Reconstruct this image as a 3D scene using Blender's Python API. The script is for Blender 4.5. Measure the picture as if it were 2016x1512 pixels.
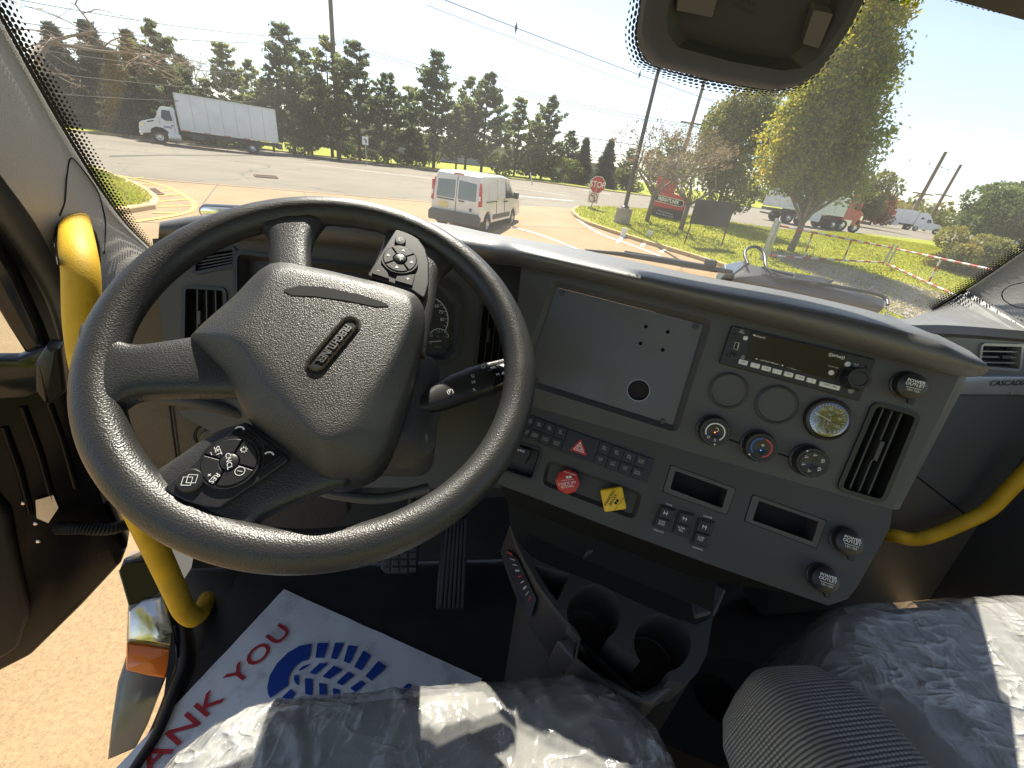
import bpy, bmesh, math, random
import numpy as np
from mathutils import Vector, Matrix
random.seed(7); rng = np.random.default_rng(7)
for o in list(bpy.data.objects): bpy.data.objects.remove(o)
scene = bpy.context.scene; COL = scene.collection

# ------------------------------------------------------------------ camera (photo pixels 2016 x 1512)
FPX, CX, CY = 815.0, 1008.0, 756.0
ROLL = math.radians(8.6)
_s, _c = math.sin(ROLL), math.cos(ROLL)
HZ = -((945-CX)*(-_s) + (309-CY)*_c)
PITCH = math.atan(HZ/FPX)
CAM = Vector((0, 0, 2.55))
FW = Vector((0, math.cos(PITCH), -math.sin(PITCH)))
_u0 = Vector((0, math.sin(PITCH), math.cos(PITCH))); _r0 = Vector((1, 0, 0))
RT = _c*_r0 + _s*_u0; UP = -_s*_r0 + _c*_u0
cam = bpy.data.cameras.new('camera'); camo = bpy.data.objects.new('camera', cam); COL.objects.link(camo)
cam.sensor_fit = 'HORIZONTAL'; cam.sensor_width = 36.0; cam.lens = FPX/2016*36; cam.clip_start = 0.02; cam.clip_end = 4000
M = Matrix((( RT.x, UP.x, -FW.x, CAM.x), (RT.y, UP.y, -FW.y, CAM.y), (RT.z, UP.z, -FW.z, CAM.z), (0, 0, 0, 1)))
camo.matrix_world = M; scene.camera = camo
scene.render.resolution_x, scene.render.resolution_y = 1024, 768

# ------------------------------------------------------------------ sky, sun, exposure
SUN_AZ, SUN_EL = math.radians(-11), math.radians(53)
w = bpy.data.worlds.new('World'); scene.world = w; w.use_nodes = True
nt = w.node_tree; nt.nodes.clear()
sky = nt.nodes.new('ShaderNodeTexSky'); sky.sky_type = 'NISHITA'; sky.sun_disc = False
sky.sun_elevation = SUN_EL; sky.sun_rotation = SUN_AZ; sky.altitude = 50
sky.air_density = 1.0; sky.dust_density = 0.5; sky.ozone_density = 1.3
bg = nt.nodes.new('ShaderNodeBackground'); bg.inputs['Strength'].default_value = 0.084
wo = nt.nodes.new('ShaderNodeOutputWorld')
hs = nt.nodes.new('ShaderNodeHueSaturation'); hs.inputs['Saturation'].default_value = 0.75      # thin autumn haze: a paler sky
nt.links.new(sky.outputs[0], hs.inputs['Color']); nt.links.new(hs.outputs[0], bg.inputs[0]); nt.links.new(bg.outputs[0], wo.inputs[0])
sun = bpy.data.lights.new('sun', 'SUN'); sun.energy = 5.0; sun.angle = math.radians(0.53); sun.color = (1.0, 0.93, 0.80)
suno = bpy.data.objects.new('sun', sun); COL.objects.link(suno)
sdir = Vector((math.sin(SUN_AZ)*math.cos(SUN_EL), math.cos(SUN_AZ)*math.cos(SUN_EL), math.sin(SUN_EL)))
suno.rotation_euler = sdir.to_track_quat('Z', 'Y').to_euler(); suno.location = (0, 0, 60)
vs = scene.view_settings; vs.view_transform = 'Standard'; vs.look = 'None'; vs.exposure = 1.2; vs.gamma = 1.0; vs.use_curve_mapping = False

cy_ = scene.cycles; cy_.use_denoising = True; cy_.max_bounces = 7; cy_.diffuse_bounces = 3; cy_.glossy_bounces = 3; cy_.transmission_bounces = 3; cy_.transparent_max_bounces = 14
cy_.caustics_reflective = False; cy_.caustics_refractive = False; cy_.use_adaptive_sampling = True; cy_.adaptive_threshold = .02
# ------------------------------------------------------------------ measuring helpers
TAU = math.radians(-12)                      # heading of the truck we sit in
TF = Vector((math.sin(TAU), math.cos(TAU), 0)); TR = Vector((math.cos(TAU), -math.sin(TAU), 0)); ZV = Vector((0, 0, 1))
def TW(x, y, z): return Vector((CAM.x, CAM.y, 0)) + TR*x + TF*y + ZV*z       # truck frame -> world
def WT(p): v = p - CAM; return Vector((v.dot(TR), v.dot(TF), p.z))
def ray(x, y): return (FW*FPX + RT*(x-CX) + UP*(CY-y)).normalized()
class Pl:
    """a flat surface in the place, with metric coordinates u, v on it and height h above it"""
    def __init__(s, p, n, u=None):
        s.p = Vector(p); s.n = Vector(n).normalized()
        u = Vector(u) if u is not None else ZV.cross(s.n)
        s.u = (u - s.n*u.dot(s.n)).normalized(); s.v = s.n.cross(s.u)
    def hit(s, x, y, h=0):
        d = ray(x, y); return CAM + d*((s.p + s.n*h - CAM).dot(s.n)/d.dot(s.n))
    def uv(s, x, y, h=0): q = s.hit(x, y, h) - s.p; return (q.dot(s.u), q.dot(s.v))
    def uvs(s, pts, h=0): return [s.uv(x, y, h) for x, y in pts]
    def w(s, u, v, h=0): return s.p + s.u*u + s.v*v + s.n*h
    def off(s, h): return Pl(s.p + s.n*h, s.n, s.u)
def gnd(x, y, z=0): return Pl((0, 0, z), (0, 0, 1), (1, 0, 0)).hit(x, y)
def zc(ox, oy, k): return lambda pts: [(ox + x/k, oy + y/k) for x, y in pts]

# ------------------------------------------------------------------ materials
MATS = {}
def mat(name, col, rough=0.5, metal=0.0, bump=0.0, bscale=200, btype='noise', var=0.0, vscale=5.0, spec=0.5, coat=0.0, col2=None, rvar=0.0, bdist=0.001, emit=None):
    if name in MATS: return MATS[name]
    m = bpy.data.materials.new(name); m.use_nodes = True; N = m.node_tree.nodes; L = m.node_tree.links
    b = N['Principled BSDF']; b.inputs['Base Color'].default_value = (*col, 1); b.inputs['Roughness'].default_value = rough
    b.inputs['Metallic'].default_value = metal; b.inputs['Specular IOR Level'].default_value = spec
    if coat: b.inputs['Coat Weight'].default_value = coat; b.inputs['Coat Roughness'].default_value = 0.08
    tc = N.new('ShaderNodeTexCoord')
    if var or col2:
        nz = N.new('ShaderNodeTexNoise'); nz.inputs['Scale'].default_value = vscale; nz.inputs['Detail'].default_value = 6
        L.new(tc.outputs['Object'], nz.inputs['Vector'])
        cr = N.new('ShaderNodeValToRGB'); cr.color_ramp.elements[0].position = 0.3; cr.color_ramp.elements[1].position = 0.7
        c2 = col2 or tuple(min(1, c*(1+var)) for c in col); c1 = col if col2 else tuple(c*(1-var) for c in col)
        cr.color_ramp.elements[0].color = (*c1, 1); cr.color_ramp.elements[1].color = (*c2, 1)
        L.new(nz.outputs['Fac'], cr.inputs[0]); L.new(cr.outputs[0], b.inputs['Base Color'])
    if rvar:
        nr = N.new('ShaderNodeTexNoise'); nr.inputs['Scale'].default_value = 14; nr.inputs['Detail'].default_value = 5
        L.new(tc.outputs['Object'], nr.inputs['Vector'])
        mr = N.new('ShaderNodeMapRange'); mr.inputs[1].default_value = .3; mr.inputs[2].default_value = .7
        mr.inputs[3].default_value = max(0.02, rough-rvar); mr.inputs[4].default_value = min(1, rough+rvar)
        L.new(nr.outputs['Fac'], mr.inputs[0]); L.new(mr.outputs[0], b.inputs['Roughness'])
    if bump:
        if btype == 'grain':
            t = N.new('ShaderNodeTexVoronoi'); t.feature = 'SMOOTH_F1'; t.inputs['Scale'].default_value = bscale; t.inputs['Smoothness'].default_value = .35; out = t.outputs['Distance']
        else:
            t = N.new('ShaderNodeTexNoise'); t.inputs['Scale'].default_value = bscale; t.inputs['Detail'].default_value = 3; out = t.outputs['Fac']
        L.new(tc.outputs['Object'], t.inputs['Vector'])
        bp = N.new('ShaderNodeBump'); bp.inputs['Strength'].default_value = bump; bp.inputs['Distance'].default_value = bdist
        L.new(out, bp.inputs['Height']); L.new(bp.outputs[0], b.inputs['Normal'])
    if emit: b.inputs['Emission Color'].default_value = (*emit[0], 1); b.inputs['Emission Strength'].default_value = emit[1]
    MATS[name] = m; return m

# ------------------------------------------------------------------ mesh helpers
def ob(name, verts, faces, m, parent=None, smooth=False, angle=None):
    me = bpy.data.meshes.new(name); me.from_pydata([tuple(v) for v in verts], [], faces); me.update()
    bm = bmesh.new(); bm.from_mesh(me); bmesh.ops.recalc_face_normals(bm, faces=bm.faces); bm.to_mesh(me); bm.free()
    o = bpy.data.objects.new(name, me); COL.objects.link(o)
    if m is not None: me.materials.append(m)
    if smooth:
        me.polygons.foreach_set('use_smooth', [True]*len(me.polygons))
        if angle is not None:
            me.set_sharp_from_angle(angle=math.radians(angle))
    if parent is not None: attach(o, parent)
    return o
def attach(o, parent):
    o.parent = parent
    loc = parent.location if parent.parent is None else Vector((0, 0, 0))
    if not parent.get('_local'): o.matrix_parent_inverse = Matrix.Translation(-loc)
def tag(o, label, cat, group=None, kind=None):
    if label: o['label'] = label
    if cat: o['category'] = cat
    if group: o['group'] = group
    if kind: o['kind'] = kind
    return o
def thing(name, label, cat, loc=(0, 0, 0), group=None, local=False, rz=0):
    o = bpy.data.objects.new(name, None); COL.objects.link(o); o.location = loc; o.empty_display_size = .05
    if local: o['_local'] = 1; o.rotation_euler = (0, 0, rz)
    return tag(o, label, cat, group)
def struct(o): o['kind'] = 'structure'; return o

def rnd(poly, r, n=4):
    """round the corners of a 2-D polygon; r one radius or a list"""
    out = []; k = len(poly)
    for i, p in enumerate(poly):
        rr = r[i] if isinstance(r, (list, tuple)) else r
        a = Vector(poly[i-1]) - Vector(p); b = Vector(poly[(i+1) % k]) - Vector(p)
        la, lb = a.length, b.length
        if rr <= 0 or la < 1e-6 or lb < 1e-6: out.append(tuple(p)); continue
        a.normalize(); b.normalize(); ang = a.angle(b)
        t = min(rr/max(math.tan(ang/2), 1e-3), la*.48, lb*.48)
        p0 = Vector(p) + a*t; p1 = Vector(p) + b*t
        for j in range(n+1):
            s = j/n; q = p0*(1-s)**2 + Vector(p)*2*s*(1-s) + p1*s**2; out.append((q.x, q.y))
    return out
def area2(poly): return sum(poly[i-1][0]*poly[i][1] - poly[i][0]*poly[i-1][1] for i in range(len(poly)))/2
def inset(poly, d):
    sg = 1 if area2(poly) > 0 else -1; out = []; k = len(poly)
    for i in range(k):
        p = Vector(poly[i]); e0 = (p - Vector(poly[i-1])); e1 = (Vector(poly[(i+1) % k]) - p)
        if e0.length < 1e-9: e0 = e1
        if e1.length < 1e-9: e1 = e0
        n0 = Vector((-e0.y, e0.x)).normalized(); n1 = Vector((-e1.y, e1.x)).normalized()
        b = n0 + n1
        if b.length < 1e-4: b = n0
        b.normalize(); q = p + b*(sg*d/max(b.dot(n0), .35)); out.append((q.x, q.y))
    return out
def ell(c, rx, ry=None, n=32, rot=0):
    ry = rx if ry is None else ry
    return [(c[0]+math.cos(rot)*rx*math.cos(t)-math.sin(rot)*ry*math.sin(t), c[1]+math.sin(rot)*rx*math.cos(t)+math.cos(rot)*ry*math.sin(t)) for t in [2*math.pi*i/n for i in range(n)]]
def loops_mesh(loops, cap0=True, cap1=True, closed=True):
    V, Fc = [], []; n = len(loops[0])
    for l in loops: V += list(l)
    m = n if closed else n-1
    for i in range(len(loops)-1):
        for j in range(m):
            a = i*n+j; b = i*n+(j+1) % n; Fc.append((a, b, b+n, a+n))
    if cap0: Fc.append(tuple(range(n-1, -1, -1)))
    if cap1: Fc.append(tuple(range((len(loops)-1)*n, len(loops)*n)))
    return V, Fc
def prism(name, poly, pl, h0, h1, m, parent=None, bev=0.0, smooth=False, taper=0):
    loops = [[pl.w(u, v, h0) for u, v in poly]]
    if bev > 0:
        loops.append([pl.w(u, v, h1-bev) for u, v in (inset(poly, taper) if taper else poly)])
        loops.append([pl.w(u, v, h1-bev*.3) for u, v in inset(poly, taper+bev*.35)])
        loops.append([pl.w(u, v, h1) for u, v in inset(poly, taper+bev)])
    else: loops.append([pl.w(u, v, h1) for u, v in (inset(poly, taper) if taper else poly)])
    V, Fc = loops_mesh(loops); return ob(name, V, Fc, m, parent, smooth, 40)
def sheet(name, poly, pl, h, m, parent=None):
    return ob(name, [pl.w(u, v, h) for u, v in poly], [tuple(range(len(poly)))], m, parent)
def ringp(name, outer, inner, pl, h0, h1, m, parent=None, hin=None, smooth=False):
    """a frame: outer wall, top rim, inner wall"""
    n = len(outer); hin = h0 if hin is None else hin
    L4 = [[pl.w(u, v, h0) for u, v in outer], [pl.w(u, v, h1) for u, v in outer], [pl.w(u, v, h1) for u, v in inner], [pl.w(u, v, hin) for u, v in inner]]
    V, Fc = loops_mesh(L4, False, False); return ob(name, V, Fc, m, parent, smooth, 40)
def plate_holes(name, outer, holes, pl, h, m, parent=None, wall=None, depth=0.0, skirt=0.0):
    """flat plate with holes; holes = list of (poly, depth, bottom inset, wall material index)"""
    bm = bmesh.new(); edges = []
    def loop(poly):
        vs_ = [bm.verts.new(pl.w(u, v, h)) for u, v in poly]
        es = [bm.edges.new((vs_[i-1], vs_[i])) for i in range(len(vs_))]; edges.extend(es); return vs_
    ov = loop(outer); hv = [loop(p[0]) for p in holes]
    bmesh.ops.triangle_fill(bm, use_beauty=True, use_dissolve=False, edges=edges, normal=pl.n)
    for (poly, dep, ins, floor), vs_ in zip(holes, hv):
        if dep <= 0: continue
        p2 = inset(poly, ins) if ins else poly
        b = [bm.verts.new(pl.w(u, v, h-dep)) for u, v in p2]; k = len(b)
        for i in range(k): bm.faces.new((vs_[i-1], vs_[i], b[i], b[i-1]))
        if floor: bm.faces.new(b)
    if skirt:
        b = [bm.verts.new(pl.w(u, v, h-skirt)) for u, v in outer]; k = len(b)
        for i in range(k): bm.faces.new((ov[i-1], ov[i], b[i], b[i-1]))
    me = bpy.data.meshes.new(name); bmesh.ops.recalc_face_normals(bm, faces=bm.faces); bm.to_mesh(me); bm.free(); me.materials.append(m)
    o = bpy.data.objects.new(name, me); COL.objects.link(o)
    if parent is not None: attach(o, parent)
    return o
def lathe(name, pl, c, prof, m, parent=None, n=40, smooth=True, cap1=True, cap0=False, knurl=None):
    """turn a profile [(radius, height)] about the plane's normal at c = (u, v)"""
    loops = []
    for k, (r, h) in enumerate(prof):
        lp = []
        for i in range(n):
            t = 2*math.pi*i/n; rr = r
            if knurl and knurl[0] <= k <= knurl[1]: rr = r*(1 - (knurl[2] if (i//knurl[3]) % 2 else 0))
            lp.append(pl.w(c[0]+rr*math.cos(t), c[1]+rr*math.sin(t), h))
        loops.append(lp)
    V, Fc = loops_mesh(loops, cap0, cap1); return ob(name, V, Fc, m, parent, smooth, 35)
def cat_pts(P, n=8, closed=False):
    P = [Vector(p) for p in P]; out = []; k = len(P)
    rngs = range(k) if closed else range(k-1)
    for i in rngs:
        p0 = P[i-1] if (i > 0 or closed) else P[0]*2-P[1]; p1 = P[i]; p2 = P[(i+1) % k]
        p3 = P[(i+2) % k] if (i+2 < k or closed) else P[-1]*2-P[-2]
        for j in range(n):
            t = j/n; out.append(0.5*((2*p1)+(p2-p0)*t+(2*p0-5*p1+4*p2-p3)*t*t+(3*p1-p0-3*p2+p3)*t**3))
    if not closed: out.append(P[-1])
    return out
def tube_vf(P, r, n=10, caps=True, closed=False):
    P = [Vector(p) for p in P]; k = len(P); rs = r if isinstance(r, (list, tuple)) else [r]*k
    loops = []; prev = None
    for i in range(k):
        d = (P[(i+1) % k]-P[i-1]) if closed else (P[min(i+1, k-1)]-P[max(i-1, 0)])
        d = d.normalized() if d.length > 1e-9 else Vector((0, 0, 1))
        if prev is None: a = d.orthogonal().normalized()
        else:
            a = prev - d*prev.dot(d); a = a.normalized() if a.length > 1e-6 else d.orthogonal().normalized()
        prev = a; b = d.cross(a)
        loops.append([P[i]+(a*math.cos(2*math.pi*j/n)+b*math.sin(2*math.pi*j/n))*rs[i] for j in range(n)])
    if closed:
        V, Fc = loops_mesh(loops, False, False); q = (k-1)*n
        # close with best offset
        best = min(range(n), key=lambda s: (loops[-1][0]-loops[0][s]).length)
        for j in range(n): Fc.append((q+j, q+(j+1) % n, (j+1+best) % n, (j+best) % n))
        return V, Fc
    return loops_mesh(loops, caps, caps)
def tube(name, P, r, m, parent=None, n=10, caps=True, closed=False):
    V, Fc = tube_vf(P, r, n, caps, closed); return ob(name, V, Fc, m, parent, True, 50)
def grid(name, rows, m, parent=None, smooth=True, angle=None):
    n = len(rows[0]); V = [p for r in rows for p in r]; Fc = []
    for i in range(len(rows)-1):
        for j in range(n-1): a = i*n+j; Fc.append((a, a+1, a+n+1, a+n))
    return ob(name, V, Fc, m, parent, smooth, angle)
def box_vf(c, s, ax=None):
    c = Vector(c); X, Y, Z = ax or (Vector((1, 0, 0)), Vector((0, 1, 0)), Vector((0, 0, 1)))
    V = [c + X*(s[0]/2*i) + Y*(s[1]/2*j) + Z*(s[2]/2*k) for i in (-1, 1) for j in (-1, 1) for k in (-1, 1)]
    return V, [(0, 1, 3, 2), (4, 6, 7, 5), (0, 4, 5, 1), (2, 3, 7, 6), (0, 2, 6, 4), (1, 5, 7, 3)]
def box(name, c, s, m, parent=None, ax=None, bev=0.0):
    V, Fc = box_vf(c, s, ax); o = ob(name, V, Fc, m, parent)
    if bev:
        bm = bmesh.new(); bm.from_mesh(o.data); bmesh.ops.bevel(bm, geom=list(bm.edges), offset=bev, segments=2, profile=.6, affect='EDGES')
        bm.to_mesh(o.data); bm.free()
        o.data.polygons.foreach_set('use_smooth', [True]*len(o.data.polygons)); o.data.set_sharp_from_angle(angle=math.radians(45))
    return o
def merge(lst):
    V, Fc = [], []
    for v, f in lst:
        k = len(V); V += list(v); Fc += [tuple(i+k for i in q) for q in f]
    return V, Fc
_tc = {}
def text(name, s, pl, c, size, m, parent=None, rot=0.0, h=0.0006, sx=1.0, thick=0.0, space=1.0, line=1.0, shear=0.0, bold=0.0):
    cu = bpy.data.curves.new('lettering', 'FONT'); cu.body = s; cu.size = size; cu.align_x = 'CENTER'; cu.align_y = 'CENTER'; cu.extrude = thick
    cu.space_character = space; cu.space_line = line; cu.shear = shear; cu.resolution_u = 3; cu.offset = bold
    t = bpy.data.objects.new('lettering', cu); COL.objects.link(t)
    dg = bpy.context.evaluated_depsgraph_get(); me = bpy.data.meshes.new_from_object(t.evaluated_get(dg))
    bpy.data.objects.remove(t); bpy.data.curves.remove(cu)
    ca, sa = math.cos(rot), math.sin(rot)
    for v in me.vertices:
        x, y, z = v.co; x *= sx; v.co = pl.w(c[0]+x*ca-y*sa, c[1]+x*sa+y*ca, h+thick+z)
    me.materials.clear(); me.materials.append(m); me.name = name
    o = bpy.data.objects.new(name, me); COL.objects.link(o)
    if parent is not None: attach(o, parent)
    return o
def strip2(pts, wd):
    """2-D polyline -> polygon ribbon"""
    L_, R_ = [], []
    for i, p in enumerate(pts):
        a = Vector(pts[max(i-1, 0)]); b = Vector(pts[min(i+1, len(pts)-1)]); d = (b-a).normalized(); nrm = Vector((-d.y, d.x))*(wd/2)
        L_.append(tuple(Vector(p)+nrm)); R_.append(tuple(Vector(p)-nrm))
    return L_, R_
def ribbon(name, pts, wd, pl, h, m, parent=None):
    a, b = strip2(pts, wd); V = [pl.w(u, v, h) for u, v in a] + [pl.w(u, v, h) for u, v in b]; n = len(a)
    return ob(name, V, [(i, i+1, n+i+1, n+i) for i in range(n-1)], m, parent)
def arcp(c, r, a0, a1, n=16): return [(c[0]+r*math.cos(a0+(a1-a0)*i/n), c[1]+r*math.sin(a0+(a1-a0)*i/n)) for i in range(n+1)]
# ------------------------------------------------------------------ cab materials
m_dash = mat('dash_plastic', (.066, .066, .068), .54, bump=.25, bscale=900, rvar=.09, var=.09, vscale=7)
m_pad = mat('dash_pad_vinyl', (.070, .070, .070), .46, spec=1.0, bump=.4, bscale=600, btype='grain', rvar=.05)
m_body = mat('dash_body_plastic', (.056, .056, .057), .55, bump=.3, bscale=500, btype='grain')
m_plate = mat('blank_plate_metal', (.088, .088, .092), .40, bump=.12, bscale=1500, rvar=.14, var=.14, vscale=5)
m_gloss = mat('gloss_black', (.012, .012, .013), .12)
m_blk = mat('black_plastic', (.018, .018, .018), .38, bump=.15, bscale=900)
m_void = mat('cavity_black', (.006, .006, .006), .8)
m_lea = mat('wheel_leather', (.027, .0265, .025), .40, spec=.55, bump=.38, bscale=620, btype='grain', rvar=.07, bdist=.0009)
m_hub = mat('hub_vinyl', (.040, .039, .035), .43, spec=.65, bump=.5, bscale=700, btype='grain', rvar=.06, bdist=.0009)
m_switch = mat('switch_black', (.018, .018, .019), .42, bump=.1, bscale=900)
m_white = mat('print_white', (.80, .80, .78), .6)
m_grey_print = mat('print_grey', (.42, .42, .42), .6)
m_chrome = mat('chrome', (.82, .82, .84), .10, metal=1.0)
m_satin = mat('satin_chrome', (.62, .63, .65), .28, metal=1.0, rvar=.08)
m_steel = mat('screw_steel', (.25, .25, .26), .35, metal=.9); m_screw = mat('screw_black', (.05, .05, .05), .35)
m_red = mat('valve_red', (.52, .035, .035), .42, var=.08, vscale=60)
m_yel = mat('valve_yellow', (.82, .52, .02), .42, var=.06, vscale=60)
m_handle = mat('handle_yellow', (.60, .35, .012), .58, bump=.7, bscale=500, col2=(.80, .49, .016), vscale=16)
m_pillar = mat('pillar_trim', (.33, .325, .305), .50, bump=.8, bscale=420, btype='grain', bdist=.001)
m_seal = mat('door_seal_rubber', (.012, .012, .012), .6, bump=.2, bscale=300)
m_tan = mat('door_frame_trim', (.055, .053, .050), .5, bump=.3, bscale=400)
m_doorblk = mat('door_gloss_black', (.005, .005, .006), .22, spec=.14, rvar=.06)
m_floor = mat('floor_rubber', (.036, .033, .032), .6, bump=.5, bscale=260, var=.25, vscale=7)
m_paper = mat('mat_paper', (.74, .73, .76), .75, bump=.25, bscale=60, col2=(.80, .79, .82), vscale=9)
m_pred = mat('paper_red_ink', (.55, .035, .045), .7, var=.1, vscale=50)
m_pblue = mat('paper_blue_ink', (.012, .065, .36), .7, var=.12, vscale=50)
m_disp = mat('radio_display', (.012, .008, .010), .16)
m_btn = mat('radio_button_white', (.70, .70, .70), .45)
m_bluep = mat('print_blue', (.03, .13, .48), .6); m_redp = mat('print_red', (.62, .05, .05), .6)
m_amber = mat('amber_lens', (.90, .20, .015), .18, coat=.6)
m_silver = mat('trim_silver', (.36, .38, .40), .32, metal=.55, rvar=.06)
m_fender = mat('fender_grey_paint', (.17, .17, .18), .22, coat=.6)
m_conc_in = None

def knit_mat():
    m = bpy.data.materials.new('armrest_knit'); m.use_nodes = True; N = m.node_tree.nodes; L = m.node_tree.links; b = N['Principled BSDF']
    tc = N.new('ShaderNodeTexCoord'); mp = N.new('ShaderNodeMapping'); L.new(tc.outputs['UV'], mp.inputs[0])
    def wave(scale, ax):
        wv = N.new('ShaderNodeTexWave'); wv.wave_type = 'BANDS'; wv.bands_direction = ax; wv.inputs['Scale'].default_value = scale; wv.inputs['Distortion'].default_value = .6; wv.inputs['Detail'].default_value = 1; L.new(mp.outputs[0], wv.inputs[0]); return wv.outputs['Fac']
    a = wave(10, 'X'); c = wave(20, 'Y')
    mx = N.new('ShaderNodeMath'); mx.operation = 'MULTIPLY'; L.new(a, mx.inputs[0]); L.new(c, mx.inputs[1])
    ad = N.new('ShaderNodeMath'); ad.operation = 'MULTIPLY_ADD'; L.new(a, ad.inputs[0]); ad.inputs[1].default_value = .6; L.new(mx.outputs[0], ad.inputs[2])
    cr = N.new('ShaderNodeValToRGB'); cr.color_ramp.elements[0].color = (.04, .04, .04, 1); cr.color_ramp.elements[1].color = (.32, .315, .30, 1); cr.color_ramp.elements[0].position = .1
    L.new(ad.outputs[0], cr.inputs[0]); L.new(cr.outputs[0], b.inputs['Base Color']); b.inputs['Roughness'].default_value = .85; b.inputs['Sheen Weight'].default_value = .2
    bp = N.new('ShaderNodeBump'); bp.inputs['Strength'].default_value = .9; bp.inputs['Distance'].default_value = .0012; L.new(ad.outputs[0], bp.inputs['Height']); L.new(bp.outputs[0], b.inputs['Normal'])
    return m
m_knit = knit_mat()
def film_mat():
    """thin clear protective film: partly see-through, shiny, crossed by sharp creases"""
    m = bpy.data.materials.new('clear_plastic_film'); m.use_nodes = True; N = m.node_tree.nodes; L = m.node_tree.links
    b = N['Principled BSDF']; b.inputs['Base Color'].default_value = (.60, .595, .57, 1); b.inputs['Coat Weight'].default_value = 1.0; b.inputs['Coat Roughness'].default_value = .04; b.inputs['Roughness'].default_value = .16; b.inputs['Specular IOR Level'].default_value = 1.0
    tc = N.new('ShaderNodeTexCoord')
    def mth(op, a, b_):
        n = N.new('ShaderNodeMath'); n.operation = op
        for i, x in enumerate((a, b_)):
            if isinstance(x, (int, float)): n.inputs[i].default_value = x
            else: L.new(x, n.inputs[i])
        return n.outputs[0]
    def ridge(rot, sc, pw, off):
        mp = N.new('ShaderNodeMapping'); mp.inputs['Rotation'].default_value = (0, 0, rot); mp.inputs['Scale'].default_value = sc; mp.inputs['Location'].default_value = (off, off*.7, off*.3); L.new(tc.outputs['Object'], mp.inputs[0])
        nz = N.new('ShaderNodeTexNoise'); nz.inputs['Scale'].default_value = 1; nz.inputs['Detail'].default_value = 2.5; nz.inputs['Roughness'].default_value = .45; nz.inputs['Distortion'].default_value = .35; L.new(mp.outputs[0], nz.inputs[0])
        d = mth('ABSOLUTE', mth('MULTIPLY_ADD', nz.outputs['Fac'], 2.0), 0) if False else mth('ABSOLUTE', mth('SUBTRACT', nz.outputs['Fac'], .5), 0)
        return mth('POWER', mth('MAXIMUM', mth('SUBTRACT', 1.0, mth('MULTIPLY', d, 5.5)), 0.0), pw)
    h1 = ridge(.55, (9, 26, 10), 3.0, 2.0); h2 = ridge(-.7, (30, 11, 14), 3.0, 7.0); h3 = ridge(.2, (60, 38, 40), 2.0, 4.0)
    nm = N.new('ShaderNodeTexNoise'); nm.inputs['Scale'].default_value = 5.5; nm.inputs['Detail'].default_value = 2; L.new(tc.outputs['Object'], nm.inputs[0]); mk = N.new('ShaderNodeMapRange'); L.new(nm.outputs['Fac'], mk.inputs[0]); mk.inputs[1].default_value = .38; mk.inputs[2].default_value = .62; mk.inputs[3].default_value = .08; mk.inputs[4].default_value = 1.0; mask = mk.outputs[0]
    ht = mth('MULTIPLY', mth('ADD', mth('ADD', mth('MULTIPLY', h1, 1.0), mth('MULTIPLY', h2, .5)), mth('MULTIPLY', h3, .12)), mask)
    bp = N.new('ShaderNodeBump'); bp.inputs['Strength'].default_value = 1.0; bp.inputs['Distance'].default_value = .0065; L.new(ht, bp.inputs['Height']); L.new(bp.outputs[0], b.inputs['Normal'])
    tr = N.new('ShaderNodeBsdfTransparent'); tr.inputs[0].default_value = (.93, .93, .92, 1)
    mx = N.new('ShaderNodeMixShader'); mr = N.new('ShaderNodeMapRange'); L.new(ht, mr.inputs[0]); mr.inputs[1].default_value = 0; mr.inputs[2].default_value = 1.2; mr.inputs[3].default_value = .28; mr.inputs[4].default_value = .86
    L.new(mr.outputs[0], mx.inputs[0]); L.new(tr.outputs[0], mx.inputs[1]); L.new(b.outputs[0], mx.inputs[2]); L.new(mx.outputs[0], N['Material Output'].inputs[0])
    return m
m_film = film_mat()
m_seatfab = mat('seat_fabric', (.20, .197, .185), .9, bump=.5, bscale=500)
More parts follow.
